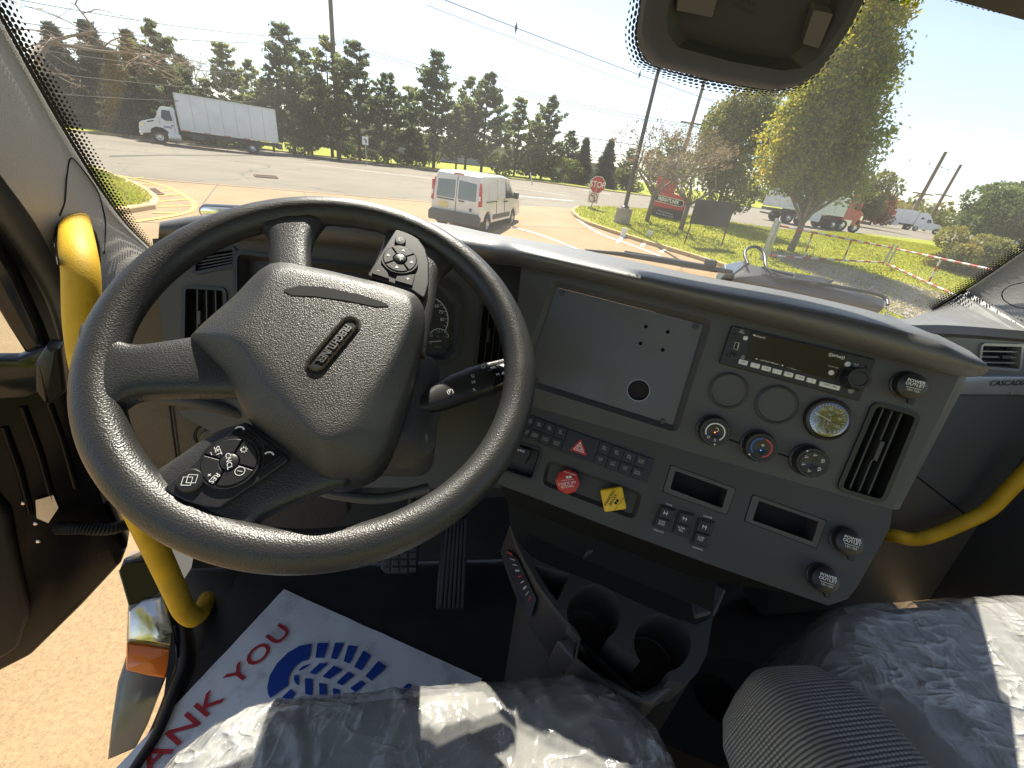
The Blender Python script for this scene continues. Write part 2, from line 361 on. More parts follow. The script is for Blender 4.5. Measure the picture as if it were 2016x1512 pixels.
def glass_mat(name, tint=(.97, .985, .98), refl=1.0, dust=0.0):
    m = bpy.data.materials.new(name); m.use_nodes = True; N = m.node_tree.nodes; L = m.node_tree.links; N.remove(N['Principled BSDF'])
    tr = N.new('ShaderNodeBsdfTransparent'); tr.inputs[0].default_value = (*tint, 1); gl = N.new('ShaderNodeBsdfGlossy'); gl.inputs['Roughness'].default_value = .015
    ge = N.new('ShaderNodeNewGeometry'); dp = N.new('ShaderNodeVectorMath'); dp.operation = 'DOT_PRODUCT'; L.new(ge.outputs['Normal'], dp.inputs[0]); L.new(ge.outputs['Incoming'], dp.inputs[1])
    ab = N.new('ShaderNodeMath'); ab.operation = 'ABSOLUTE'; L.new(dp.outputs['Value'], ab.inputs[0])
    om = N.new('ShaderNodeMath'); om.operation = 'SUBTRACT'; om.inputs[0].default_value = 1; L.new(ab.outputs[0], om.inputs[1])
    pw = N.new('ShaderNodeMath'); pw.operation = 'POWER'; L.new(om.outputs[0], pw.inputs[0]); pw.inputs[1].default_value = 5
    ml = N.new('ShaderNodeMath'); ml.operation = 'MULTIPLY_ADD'; ml.inputs[1].default_value = .9*refl; ml.inputs[2].default_value = .055*refl; L.new(pw.outputs[0], ml.inputs[0])
    mx = N.new('ShaderNodeMixShader'); L.new(ml.outputs[0], mx.inputs[0]); L.new(tr.outputs[0], mx.inputs[1]); L.new(gl.outputs[0], mx.inputs[2]); out = mx.outputs[0]
    if dust:      # a film of dust on the glass catches the light
        tl = N.new('ShaderNodeBsdfTranslucent'); tl.inputs[0].default_value = (.9, .88, .84, 1); tcg = N.new('ShaderNodeTexCoord'); nd = N.new('ShaderNodeTexNoise'); nd.inputs['Scale'].default_value = 3; nd.inputs['Detail'].default_value = 6; L.new(tcg.outputs['Object'], nd.inputs[0])
        md = N.new('ShaderNodeMath'); md.operation = 'MULTIPLY'; L.new(nd.outputs['Fac'], md.inputs[0]); md.inputs[1].default_value = dust*2; m2 = N.new('ShaderNodeMixShader'); L.new(md.outputs[0], m2.inputs[0]); L.new(out, m2.inputs[1]); L.new(tl.outputs[0], m2.inputs[2]); out = m2.outputs[0]
    L.new(out, N['Material Output'].inputs[0])
    return m
m_glass = glass_mat('windshield_glass', refl=.45, dust=.026); m_lens = glass_mat('clear_lens', (.95, .95, .95), 1.6); m_gaugeglass = glass_mat('gauge_glass', (.9, .9, .9), 4.5)
def frit_mat():
    """printed black border: solid at the rim (v=0), dots that shrink towards v=1; u is metres along"""
    m = bpy.data.materials.new('frit_print'); m.use_nodes = True; N = m.node_tree.nodes; L = m.node_tree.links; b = N['Principled BSDF']
    b.inputs['Base Color'].default_value = (.012, .012, .012, 1); b.inputs['Roughness'].default_value = .35
    uv = N.new('ShaderNodeTexCoord'); sp = N.new('ShaderNodeSeparateXYZ'); L.new(uv.outputs['UV'], sp.inputs[0])
    def mth(op, a, b_=None, c=None):
        n = N.new('ShaderNodeMath'); n.operation = op
        for i, x in enumerate((a, b_, c)):
            if x is None: continue
            if isinstance(x, (int, float)): n.inputs[i].default_value = x
            else: L.new(x, n.inputs[i])
        return n.outputs[0]
    ROWS = 5.0; row = mth('MULTIPLY', sp.outputs['Y'], ROWS); ri = mth('FLOOR', row); odd = mth('MODULO', ri, 2.0)
    uu = mth('MULTIPLY_ADD', odd, .5, mth('MULTIPLY', sp.outputs['X'], 1/.0098))
    fx = mth('SUBTRACT', mth('FRACT', uu), .5); fy = mth('SUBTRACT', mth('FRACT', row), .5)
    d = mth('SQRT', mth('ADD', mth('MULTIPLY', fx, fx), mth('MULTIPLY', fy, fy)))
    r = mth('MULTIPLY_ADD', ri, -.095, .62)
    dot = mth('LESS_THAN', d, r)
    tr = N.new('ShaderNodeBsdfTransparent'); mx = N.new('ShaderNodeMixShader'); L.new(dot, mx.inputs[0]); L.new(tr.outputs[0], mx.inputs[1]); L.new(b.outputs[0], mx.inputs[2]); L.new(mx.outputs[0], N['Material Output'].inputs[0])
    return m
m_frit = frit_mat()
m_fritsolid = mat('frit_solid', (.012, .012, .012), .35)
def strip_uv(name, A, B, m, parent, along=None):
    """strip between two 3-D polylines with uv: u metres along, v 0 on A to 1 on B"""
    n = len(A); V = list(A)+list(B); Fc = [(i, i+1, n+i+1, n+i) for i in range(n-1)]
    o = ob(name, V, Fc, m, parent); me = o.data; uvl = me.uv_layers.new(name='UVMap'); s = [0.0]
    for i in range(1, n): s.append(s[-1]+(Vector(A[i])-Vector(A[i-1])).length)
    for lp in me.loops:
        vi = lp.vertex_index; uvl.data[lp.index].uv = (s[vi % n], 0.0 if vi < n else 1.0)
    return o
# =================================================================== GROUND
def ramp(t): return max(0.0, min(1.0, t))
def H(x, y):
    """the lot we park on lies a little lower than the street"""
    return .9*ramp((x+28)/28)*ramp((y-6)/20)
def tg(px, py, dz=0.0):
    """where the sight line through a pixel meets the terrain"""
    d = ray(px, py)
    if d.z > -.004: d = Vector((d.x, d.y, -.004)).normalized()
    lo, hi = 1.0, 700.0; f = lambda t: (CAM+d*t).z-H((CAM+d*t).x, (CAM+d*t).y)-dz
    t = lo; st_ = .5
    while t < hi and f(t) > 0: t += st_; st_ *= 1.02
    a, b = max(lo, t-st_), t
    for _ in range(40):
        m_ = (a+b)/2
        if f(m_) > 0: a = m_
        else: b = m_
    p = CAM+d*b; return Vector((p.x, p.y, H(p.x, p.y)))
def tgs(pts): return [tg(x, y) for x, y in pts]
def drape(name, pts, off, m, cell=4.0, parent=None):
    """a ground sheet with the outline pts (x, y) laid on the terrain"""
    bm = bmesh.new(); vs_ = [bm.verts.new((p[0], p[1], 0)) for p in pts]; es = [bm.edges.new((vs_[i-1], vs_[i])) for i in range(len(vs_))]
    bmesh.ops.triangle_fill(bm, use_beauty=True, edges=es, normal=(0, 0, 1))
    xs = [p[0] for p in pts]; ys = [p[1] for p in pts]
    lines = [(Vector((x, 0, 0)), Vector((1, 0, 0))) for x in (-28, 0)]+[(Vector((0, y, 0)), Vector((0, 1, 0))) for y in (6, 26)]
    x = math.ceil(max(min(xs), -28)/cell)*cell
    while x < min(max(xs), 4): lines.append((Vector((x, 0, 0)), Vector((1, 0, 0)))); x += cell
    y = math.ceil(max(min(ys), 6)/cell)*cell
    while y < min(max(ys), 27): lines.append((Vector((0, y, 0)), Vector((0, 1, 0)))); y += cell
    for co, no in lines:
        bmesh.ops.bisect_plane(bm, geom=bm.verts[:]+bm.edges[:]+bm.faces[:], plane_co=co, plane_no=no)
    for v in bm.verts: v.co.z = H(v.co.x, v.co.y)+off
    for f in bm.faces:
        if f.normal.z < 0: f.normal_flip()
    me = bpy.data.meshes.new(name); bm.to_mesh(me); bm.free(); me.materials.append(m); me.polygons.foreach_set('use_smooth', [True]*len(me.polygons))
    o = bpy.data.objects.new(name, me); COL.objects.link(o)
    if parent is not None: attach(o, parent)
    return o
def grass_mat(name, c1, c2, c3):
    m = bpy.data.materials.new(name); m.use_nodes = True; N = m.node_tree.nodes; L = m.node_tree.links; b = N['Principled BSDF']; b.inputs['Roughness'].default_value = .85; b.inputs['Specular IOR Level'].default_value = .15
    tc = N.new('ShaderNodeTexCoord')
    a = N.new('ShaderNodeTexNoise'); a.inputs['Scale'].default_value = .35; a.inputs['Detail'].default_value = 5; L.new(tc.outputs['Object'], a.inputs[0])
    f = N.new('ShaderNodeTexNoise'); f.inputs['Scale'].default_value = 9; f.inputs['Detail'].default_value = 6; f.inputs['Roughness'].default_value = .75; L.new(tc.outputs['Object'], f.inputs[0])
    cr = N.new('ShaderNodeValToRGB'); cr.color_ramp.elements[0].position = .35; cr.color_ramp.elements[1].position = .65; cr.color_ramp.elements[0].color = (*c1, 1); cr.color_ramp.elements[1].color = (*c2, 1); L.new(a.outputs['Fac'], cr.inputs[0])
    mx = N.new('ShaderNodeMix'); mx.data_type = 'RGBA'; mr = N.new('ShaderNodeMapRange'); L.new(f.outputs['Fac'], mr.inputs[0]); mr.inputs[1].default_value = .42; mr.inputs[2].default_value = .68; L.new(mr.outputs[0], mx.inputs[0]); L.new(cr.outputs[0], mx.inputs[6]); mx.inputs[7].default_value = (*c3, 1)
    L.new(mx.outputs[2], b.inputs['Base Color'])
    bp = N.new('ShaderNodeBump'); bp.inputs['Strength'].default_value = .9; bp.inputs['Distance'].default_value = .08; L.new(f.outputs['Fac'], bp.inputs['Height']); L.new(bp.outputs[0], b.inputs['Normal'])
    return m
m_grass = grass_mat('lawn_grass', (.24, .265, .016), (.34, .33, .024), (.15, .19, .013))
def pave_mat(name, c1, c2, scale, crack, rough=.85, fine=60):
    m = bpy.data.materials.new(name); m.use_nodes = True; N = m.node_tree.nodes; L = m.node_tree.links; b = N['Principled BSDF']; b.inputs['Roughness'].default_value = rough; b.inputs['Specular IOR Level'].default_value = .3
    tc = N.new('ShaderNodeTexCoord')
    a = N.new('ShaderNodeTexNoise'); a.inputs['Scale'].default_value = scale; a.inputs['Detail'].default_value = 8; a.inputs['Roughness'].default_value = .65; L.new(tc.outputs['Object'], a.inputs[0])
    cr = N.new('ShaderNodeValToRGB'); cr.color_ramp.elements[0].position = .32; cr.color_ramp.elements[1].position = .68; cr.color_ramp.elements[0].color = (*c1, 1); cr.color_ramp.elements[1].color = (*c2, 1); L.new(a.outputs['Fac'], cr.inputs[0])
    g = N.new('ShaderNodeTexNoise'); g.inputs['Scale'].default_value = fine; g.inputs['Detail'].default_value = 4; g.inputs['Roughness'].default_value = .8; L.new(tc.outputs['Object'], g.inputs[0])
    mr = N.new('ShaderNodeMapRange'); L.new(g.outputs['Fac'], mr.inputs[0]); mr.inputs[1].default_value = .3; mr.inputs[2].default_value = .7; mr.inputs[3].default_value = .72; mr.inputs[4].default_value = 1.18
    vm = N.new('ShaderNodeVectorMath'); vm.operation = 'SCALE'; L.new(cr.outputs[0], vm.inputs[0]); L.new(mr.outputs[0], vm.inputs['Scale']); out = vm.outputs[0]
    if crack:
        nz = N.new('ShaderNodeTexNoise'); nz.inputs['Scale'].default_value = .5; nz.inputs['Detail'].default_value = 3; L.new(tc.outputs['Object'], nz.inputs[0])
        va = N.new('ShaderNodeVectorMath'); va.operation = 'MULTIPLY_ADD'; L.new(nz.outputs['Color'], va.inputs[0]); va.inputs[1].default_value = (3, 3, 0); L.new(tc.outputs['Object'], va.inputs[2])
        v = N.new('ShaderNodeTexVoronoi'); v.feature = 'DISTANCE_TO_EDGE'; v.inputs['Scale'].default_value = .12; L.new(va.outputs[0], v.inputs[0])
        c2_ = N.new('ShaderNodeMapRange'); L.new(v.outputs['Distance'], c2_.inputs[0]); c2_.inputs[1].default_value = 0; c2_.inputs[2].default_value = .012; c2_.inputs[3].default_value = crack; c2_.inputs[4].default_value = 1
        v2 = N.new('ShaderNodeVectorMath'); v2.operation = 'SCALE'; L.new(out, v2.inputs[0]); L.new(c2_.outputs[0], v2.inputs['Scale']); out = v2.outputs[0]
    L.new(out, b.inputs['Base Color'])
    bp = N.new('ShaderNodeBump'); bp.inputs['Strength'].default_value = .5; bp.inputs['Distance'].default_value = .01; L.new(g.outputs['Fac'], bp.inputs['Height']); L.new(bp.outputs[0], b.inputs['Normal'])
    return m
m_asph = pave_mat('old_asphalt', (.155, .132, .095), (.21, .182, .138), .25, .55)
m_conc = pave_mat('driveway_concrete', (.26, .172, .086), (.34, .238, .13), .45, .7, fine=45)
m_kerb = mat('kerb_concrete', (.42, .33, .21), .85, bump=.5, bscale=30, col2=(.55, .40, .17), vscale=1.6)
m_ywl = mat('road_paint_yellow', (.62, .42, .07), .7, var=.25, vscale=6); m_wht = mat('road_paint_white', (.66, .63, .57), .7, var=.2, vscale=5)
struct(drape('ground', [(-2500, -300), (2500, -300), (2500, 2500), (-2500, 2500)], -.16, m_grass, 4))
far_e = [(-260, 214), (100, 254), (200, 264), (380, 281), (560, 300), (668, 312), (800, 328), (900, 340), (1000, 352), (1130, 368), (1280, 387), (1400, 400), (1500, 411), (1700, 430), (1850, 447), (2016, 466)]
near_e = [(-260, 312), (100, 337), (210, 345), (400, 360), (600, 376), (850, 397), (1000, 404), (1138, 411), (1290, 416), (1440, 441), (1530, 455), (1700, 462), (1850, 478), (2016, 496)]
kerb_px = [(1138, 411), (1128, 417), (1134, 428), (1150, 438), (1180, 450), (1260, 476), (1340, 500), (1420, 525), (1500, 552), (1600, 588)]
FE, NE, KE = tgs(far_e), tgs(near_e), tgs(kerb_px)
struct(drape('street', FE+NE[::-1], 0.0, m_asph))
kx = KE[-1]
drive_pts = NE[:8]+KE[1:]+[Vector((kx.x+1.5, kx.y-5, 0)), Vector((9, -10, 0)), Vector((-60, -10, 0)), Vector((-60, 20, 0))]
struct(drape('driveway', drive_pts, .004, m_conc))
lawn_pts = KE[1:]+[Vector((kx.x+1.5, kx.y-5, 0)), Vector((9, -10, 0)), Vector((70, -10, 0))]+NE[7:][::-1]
struct(drape('lawn', lawn_pts, .12, m_grass))
struct(drape('verge', FE+[Vector((FE[-1].x+60, FE[-1].y+200, 0)), Vector((-160, 200, 0)), Vector((-160, 20, 0))], .12, m_grass))
def kerb(name, pts, wd=.16, h=.135, m=None, piece=2.0):
    """kerb laid stone by stone along a polyline"""
    root = struct(bpy.data.objects.new(name, None)); COL.objects.link(root); root.location = pts[0]
    P = cat_pts(pts, 10); s = [0]
    for i in range(1, len(P)): s.append(s[-1]+(P[i]-P[i-1]).length)
    def atd(d):
        for i in range(1, len(P)):
            if s[i] >= d: return P[i-1].lerp(P[i], (d-s[i-1])/max(1e-6, s[i]-s[i-1]))
        return P[-1]
    d = 0
    while d < s[-1]-.3:
        e = min(d+piece, s[-1]); secs_ = []
        for q in (d+.012, (d+e)/2, e-.012):
            a = atd(q); t = (atd(min(q+.2, s[-1]))-atd(max(q-.2, 0))); t.z = 0; t.normalize(); nrm = Vector((-t.y, t.x, 0)); z = H(a.x, a.y)
            secs_.append([Vector((a.x, a.y, z))+nrm*x+ZV*y for x, y in ((-wd/2, -.1), (-wd/2, h-.02), (-wd/2+.02, h), (wd/2-.02, h), (wd/2, h-.03), (wd/2+.02, -.1))])
        V, Fc = loops_mesh(secs_); ob('kerb_stone', V, Fc, m or m_kerb, root); d = e
    return root
kerb('kerb', KE+[Vector((kx.x+1.5, kx.y-5, 0))], m=mat('kerb_yellow_worn', (.50, .34, .10), .85, bump=.5, bscale=30, col2=(.44, .35, .24), vscale=1.3))
kerb('kerb', [p for p in FE if p.y < 140], m=m_kerb, piece=4.0)
# corner of another lawn on the left, inside its own kerb
isl_px = [(60, 318), (150, 322), (200, 342), (262, 368), (292, 386), (302, 398), (296, 410), (262, 416), (200, 424), (60, 436)]
IS = tgs(isl_px)
struct(drape('lawn', IS, .13, m_grass)); kerb('kerb', IS[1:], wd=.3, m=m_kerb, piece=1.6)
# painted markings
marks = struct(bpy.data.objects.new('road_markings', None)); COL.objects.link(marks)
def stripe(pts, wd, m=m_ywl, off=.016):
    P = [tg(x, y) for x, y in pts]; P = cat_pts(P, 6) if len(P) > 2 else [P[0].lerp(P[1], i/8) for i in range(9)]
    A, B = [], []
    for i in range(len(P)):
        t = P[min(i+1, len(P)-1)]-P[max(i-1, 0)]; t.z = 0; t.normalize(); nrm = Vector((-t.y, t.x, 0))*wd/2
        for lst, q in ((A, P[i]+nrm), (B, P[i]-nrm)): lst.append(Vector((q.x, q.y, H(q.x, q.y)+off)))
    n = len(A); return ob('stripe', A+B, [(i, i+1, n+i+1, n+i) for i in range(n-1)], m, marks)
stripe([(205, 341), (262, 352), (320, 366), (362, 385), (382, 402), (376, 416), (340, 426), (268, 437)], .14)
for a, b in (((262, 352), (282, 350)), ((268, 363), (318, 364)), ((316, 378), (344, 373)), ((300, 388), (352, 383)), ((310, 398), (372, 393)), ((306, 408), (380, 406)), ((300, 420), (352, 421))): stripe([a, b], .10)
for pts in ([(1000, 446), (1060, 462), (1140, 492)], [(1136, 432), (1180, 460), (1240, 482), (1300, 505)], [(1215, 478), (1236, 457)], [(1262, 486), (1284, 466)], [(1300, 498), (1316, 486)]): stripe(pts, .13, m_wht)
stripe([(600, 322), (760, 342), (900, 358), (1120, 386)], .15, m_wht); stripe([(700, 334), (860, 352)], .12, m_wht); stripe([(1000, 385), (1060, 390), (1128, 396)], .3, m_wht)
for cx_, cy_ in ((1148, 374), (1190, 381), (772, 343)):
    a = tg(cx_-14, cy_-1); b = tg(cx_+14, cy_+2); d = (b-a); d.z = 0; nrm = Vector((-d.y, d.x, 0)); ob('arrow', [Vector((p.x, p.y, H(p.x, p.y)+.016)) for p in (a-nrm*.05, a+nrm*.05, a.lerp(b, .6)+nrm*.05, a.lerp(b, .6)+nrm*.18, b, a.lerp(b, .6)-nrm*.18, a.lerp(b, .6)-nrm*.05)], [tuple(range(7))], m_wht, marks)
# joints sawn in the driveway
jm = mat('joint_dark', (.12, .10, .08), .9)
for pts in ([(210, 347), (600, 378), (850, 399), (1000, 406)],): stripe(pts, .10, jm, .012)
for pts in ([(598, 378), (606, 395)], [(268, 437), (470, 446)], [(850, 398), (1010, 446)], [(1010, 446), (1180, 451)], [(430, 362), (398, 404)]): stripe(pts, .03, jm, .012)
# dark tyre tracks and a repaired strip on the street
m_patch = pave_mat('asphalt_patch', (.075, .068, .058), (.105, .096, .082), .6, 0)
pt = [tg(x, y) for x, y in [(215, 306), (560, 305), (560, 307), (215, 309)]]; drape('tyre_mark', pt, .008, m_patch, 8, marks)
# storm drains
def drain(label, pts, nb):
    P = [tg(x, y) for x, y in pts]; P = [Vector((p.x, p.y, H(p.x, p.y))) for p in P]
    o = thing('drain_grate', label, 'drain', sum(P, Vector())/4)
    up_ = ZV*.02; ob('pit', [p+ZV*.012 for p in P], [(0, 1, 2, 3)], m_void, o)
    rust = mat('grate_iron', (.16, .075, .035), .7, metal=.3, var=.3, vscale=20)
    for i in range(4):
        a, b = P[i], P[(i+1) % 4]; tube('frame', [a+up_, b+up_], .03, rust, o, 6)
    for k in range(nb):
        t = (k+.5)/nb; tube('bar', [P[0].lerp(P[1], t)+up_, P[3].lerp(P[2], t)+up_], .016, rust, o, 5)
drain('rusty drain grate in the yellow hatching beside the left kerb', [(280, 375), (306, 373), (322, 384), (292, 386)], 7)
drain('dark drain grate in the middle of the street', [(500, 345), (545, 348), (547, 352), (504, 349)], 9)
drain('rusty drain inlet set into the left kerb', [(246, 362), (262, 362), (276, 371), (264, 374)], 4)
# =================================================================== THE CAB WE SIT IN
WSK = .95
def WS(x, z, off=0.0):                                   # inner face of the windshield, truck frame
    return TW(x, 1.25-.07*((x-.45)/1.05)**2-WSK*(z-2.35)-off, z)
def ws_hit(px, py, off=0.0):
    d = ray(px, py); lo, hi = .1, 6.0
    for _ in range(50):
        m_ = (lo+hi)/2; q = WT(CAM+d*m_)
        if q.y < 1.25-.07*((q.x-.45)/1.05)**2-WSK*(q.z-2.35)-off: lo = m_
        else: hi = m_
    return CAM+d*lo
def xt_hit(px, py, x):                                   # on the truck's vertical plane x = const
    return Pl(TW(x, 0, 2), TR).hit(px, py)
# cab shell
def tbox(name, x0, x1, y0, y1, z0, z1, m, parent=None, bev=0):
    return box(name, TW((x0+x1)/2, (y0+y1)/2, (z0+z1)/2), (x1-x0, y1-y0, z1-z0), m, parent, (TR, TF, ZV), bev)
FLZ = 1.30
struct(tbox('cab_floor', -.60, 1.72, -.45, 1.18, FLZ-.06, FLZ, m_floor))
struct(grid('firewall', [[TW(x, y, z) for x in (-.72, .3, 1.0, 1.72)] for y, z in ((.98, FLZ+.004), (1.12, FLZ+.16), (1.14, 1.9), (1.16, 2.2))], m_floor))
struct(grid('cab_roof', [[TW(x, y, z) for x in (-.74, .1, .9, 1.72)] for y, z in ((.715, 2.845), (.66, 2.90), (.4, 3.02), (-.35, 3.1), (-.35, 3.16), (.42, 3.08), (.70, 2.95), (.735, 2.86))], m_tan))
# -- windshield
wsx = [-.80+2.56*i/24 for i in range(25)]
wind = thing('windshield', 'curved truck windshield with a dotted black printed border', 'windshield', WS(.45, 2.2))
grid('glass_pane', [[WS(x, 2.10+.75*j/12) for x in wsx] for j in range(13)], m_glass, wind)
def fpx(a, b, n=14): return [ws_hit(a[0]+(b[0]-a[0])*i/n, a[1]+(b[1]-a[1])*i/n, .004) for i in range(n+1)]
L0 = [(-70, -70), (0, 38), (62, 150), (130, 268), (195, 372), (250, 445), (305, 498)]; L1 = [(-30, -92), (42, 26), (102, 138), (168, 258), (228, 364), (272, 438), (312, 494)]
strip_uv('printed_border', cat_pts([ws_hit(x, y, .004) for x, y in L0], 6), cat_pts([ws_hit(x, y, .004) for x, y in L1], 6), m_frit, wind)
R0 = [(1838, 612), (1866, 594), (1930, 553), (2016, 494), (2110, 430)]; R1 = [(1822, 600), (1850, 582), (1914, 542), (2004, 480), (2098, 414)]
strip_uv('printed_border', cat_pts([ws_hit(x, y, .004) for x, y in R0], 6), cat_pts([ws_hit(x, y, .004) for x, y in R1], 6), m_frit, wind)
T0 = [(1500, -120), (1700, -62), (1850, -24), (1940, 0), (2030, 18), (2120, 40)]; T1 = [(1500, -100), (1695, -40), (1840, -4), (1932, 20), (2022, 40), (2112, 62)]
strip_uv('printed_border', cat_pts([ws_hit(x, y, .004) for x, y in T0], 6), cat_pts([ws_hit(x, y, .004) for x, y in T1], 6), m_frit, wind)
# camera housing at the top of the windshield
sens_px = [(1258, -120), (1262, 0), (1253, 62), (1258, 98), (1282, 128), (1400, 158), (1512, 177), (1556, 172), (1592, 148), (1640, 82), (1672, 20), (1700, -120)]
sens = thing('camera_housing', 'dark grey camera housing mounted high on the windshield', 'camera housing', ws_hit(1450, 60))
o3 = [ws_hit(x, y, .012) for x, y in sens_px]; c3 = sum(o3, Vector())/len(o3)
m_sens = mat('housing_plastic', (.046, .049, .054), .55, bump=.3, bscale=700)
def sh(k, off, dv=0): return [c3+(p-c3)*k-TF*off+ZV*dv for p in o3]
V, Fc = loops_mesh([sh(1, 0), sh(1, .02), sh(.96, .032, .003), sh(.84, .042, .012)], False, False); ob('shell', V, Fc, m_sens, sens, True, 30)
V, Fc = loops_mesh([sh(.84, .042, .012), sh(.70, .024, .022), sh(.68, .024, .022)], False, True); ob('recessed_panel', V, Fc, mat('housing_inner', (.030, .032, .035), .6, bump=.2, bscale=700), sens, True, 25)
hp = Pl(c3-TF*.0262+ZV*.022, -TF*.9-ZV*.42, TR)
hp = Pl(c3-TF*.06+ZV*.03, -TF*.91+ZV*.0-ZV*.41, TR)
sp_ = Pl(ws_hit(1460, 40, .040), (o3[1]-o3[6]).cross(o3[10]-o3[6]), TR)
if sp_.n.dot(TF) > 0: sp_ = Pl(sp_.p, -sp_.n, TR)
prism('side_window', rnd(sp_.uvs([(1602, 18), (1640, 28), (1612, 96), (1580, 85)]), .003), sp_, -.02, .001, mat('housing_grey_insert', (.10, .097, .092), .45), sens, .001)
prism('side_window', rnd(sp_.uvs([(1335, -10), (1412, -2), (1402, 34), (1332, 20)]), .003), sp_, -.02, .001, MATS['housing_grey_insert'], sens, .001)
text('lettering', 'DETROIT\nASSURANCE', sp_, sp_.uv(1468, 10), .008, m_void, sens, h=.0012, rot=math.radians(-8))
lethe = sens_px + []
ringo = [ws_hit(x, y, .006) for x, y in sens_px]; rc = sum(ringo, Vector())/len(ringo)
pin = cat_pts(ringo, 6)
def outw(p, k): return p+(p-rc).normalized()*k
A_ = [ws_hit(*q, .005) for q in [(0, 0)]] if False else pin
strip_uv('printed_border', [outw(p, -.008) for p in pin], [outw(p, .021) for p in pin], m_frit, wind)

# -- left pillar trim and door frame
LPX = [L0, [(-105, -50), (-30, 75), (35, 180), (100, 290), (165, 390), (225, 462), (288, 520)], [(-150, -10), (-70, 110), (0, 210), (60, 310), (128, 402), (195, 480), (262, 548)],
       [(-190, 30), (-105, 150), (-30, 248), (30, 330), (95, 415), (150, 505), (225, 590)], [(-220, 60), (-130, 180), (-50, 270), (5, 350), (70, 440), (128, 545), (205, 640)]]
pd0 = [(ws_hit(x, y)-CAM).length for x, y in L0]
def ppt(px, py, i, k): return CAM+ray(px, py)*(pd0[i]*(1-.06*k+.006*k*k))
def pill(px, py, off=.01):
    """a point just in front of the pillar trim"""
    best = min(((px-q[0])**2+(py-q[1])**2, k, i) for k, r in enumerate(LPX) for i, q in enumerate(r)); 
    return CAM+ray(px, py)*(PILD(px, py)-off)
pil = thing('pillar_trim', 'grey leather-grained trim of the front pillar beside the yellow grab handle', 'pillar', TW(-.73, 1.0, 2.1))
rows = [cat_pts([ppt(x, y, i, k) for i, (x, y) in enumerate(r)], 5) for k, r in enumerate(LPX)]
trimo = grid('trim_cover', rows, m_pillar, pil, True)
from mathutils.bvhtree import BVHTree
_bv = BVHTree.FromPolygons([v.co for v in trimo.data.vertices], [tuple(p.vertices) for p in trimo.data.polygons])
def PILD(px, py):
    h = _bv.ray_cast(CAM, ray(px, py)); return h[3] if h[0] is not None else 1.0
# seam of the removable cover on the trim
def onp(px, py, k=.004): return xt_hit(px, py, -.70+k)
tube('cover_seam', cat_pts([pill(x, y, .002) for x, y in [(118, 425), (128, 395), (132, 345), (140, 312), (160, 330), (190, 372), (200, 400), (208, 440), (205, 500)]], 5), .0012, m_void, pil, 6)
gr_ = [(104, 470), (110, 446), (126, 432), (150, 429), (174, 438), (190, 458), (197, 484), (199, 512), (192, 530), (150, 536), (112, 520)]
ob('handle_recess_shade', *loops_mesh([[pill(x, y, .001) for x, y in gr_], [pill(149+(x-149)*.97, y+1, .006) for x, y in gr_], [pill(149+(x-149)*.9, 480+(y-480)*.92, .003) for x, y in gr_]], False, True), m_seal, pil, True)  # black patch on the trim, painting the shade of the recess around the handle
dfr = thing('door_frame', 'dark door frame with rubber seal left of the pillar', 'door frame', TW(-.78, .8, 1.8))
FR = [(-.785, [(-128, 108), (-20, 256), (36, 338), (102, 434), (146, 526), (166, 632), (190, 752), (258, 950)]), (-.76, [(-160, 130), (-50, 280), (8, 360), (75, 455), (120, 540), (140, 640), (165, 760), (235, 960)]),
      (-.77, [(-175, 150), (-70, 300), (-10, 385), (55, 480), (100, 565), (128, 660), (152, 775), (222, 975)]),
      (-.80, [(-190, 165), (-85, 320), (-25, 408), (40, 505), (88, 590), (118, 680), (145, 790), (212, 985)])]
grid('frame_trim', [cat_pts([xt_hit(x, y, xt) for x, y in pts], 5) for xt, pts in FR], m_tan, dfr)
FR2 = [FR[3], (-.84, [(-220, 215), (-120, 370), (-55, 450), (15, 545), (66, 630), (100, 715), (130, 815), (195, 1000)])]
grid('seal', [cat_pts([xt_hit(x, y, xt) for x, y in pts], 5) for xt, pts in FR2], m_seal, dfr)
# -- left grab handle
hl = thing('grab_handle', 'yellow foam-covered grab handle between the open door and the steering wheel', 'handle', TW(-.6, .5, 1.7))
hpts = [CAM+ray(143, 415)*(PILD(143, 425)+.09), CAM+ray(149, 448)*(PILD(149, 448)-.012), xt_hit(153, 485, -.632), xt_hit(160, 540, -.60), xt_hit(163, 640, -.60), xt_hit(178, 740, -.60), xt_hit(208, 850, -.60), xt_hit(262, 985, -.60), xt_hit(320, 1110, -.60), xt_hit(352, 1180, -.60)]
tube('upper_bar', cat_pts(hpts, 6), .0245, m_handle, hl, 18)
bp_ = [xt_hit(345, 1165, -.60), xt_hit(362, 1200, -.60), xt_hit(382, 1215, -.595), xt_hit(398, 1200, -.60), xt_hit(410, 1170, -.66), xt_hit(413, 1150, -.72)]
tube('lower_bend', cat_pts(bp_, 6), [.0245]*13+[.022]*13+[.022]*5, m_handle, hl, 18)
box('mount_plate', bp_[-1], (.012, .07, .07), m_blk, hl, (TR, TF, ZV), .004)

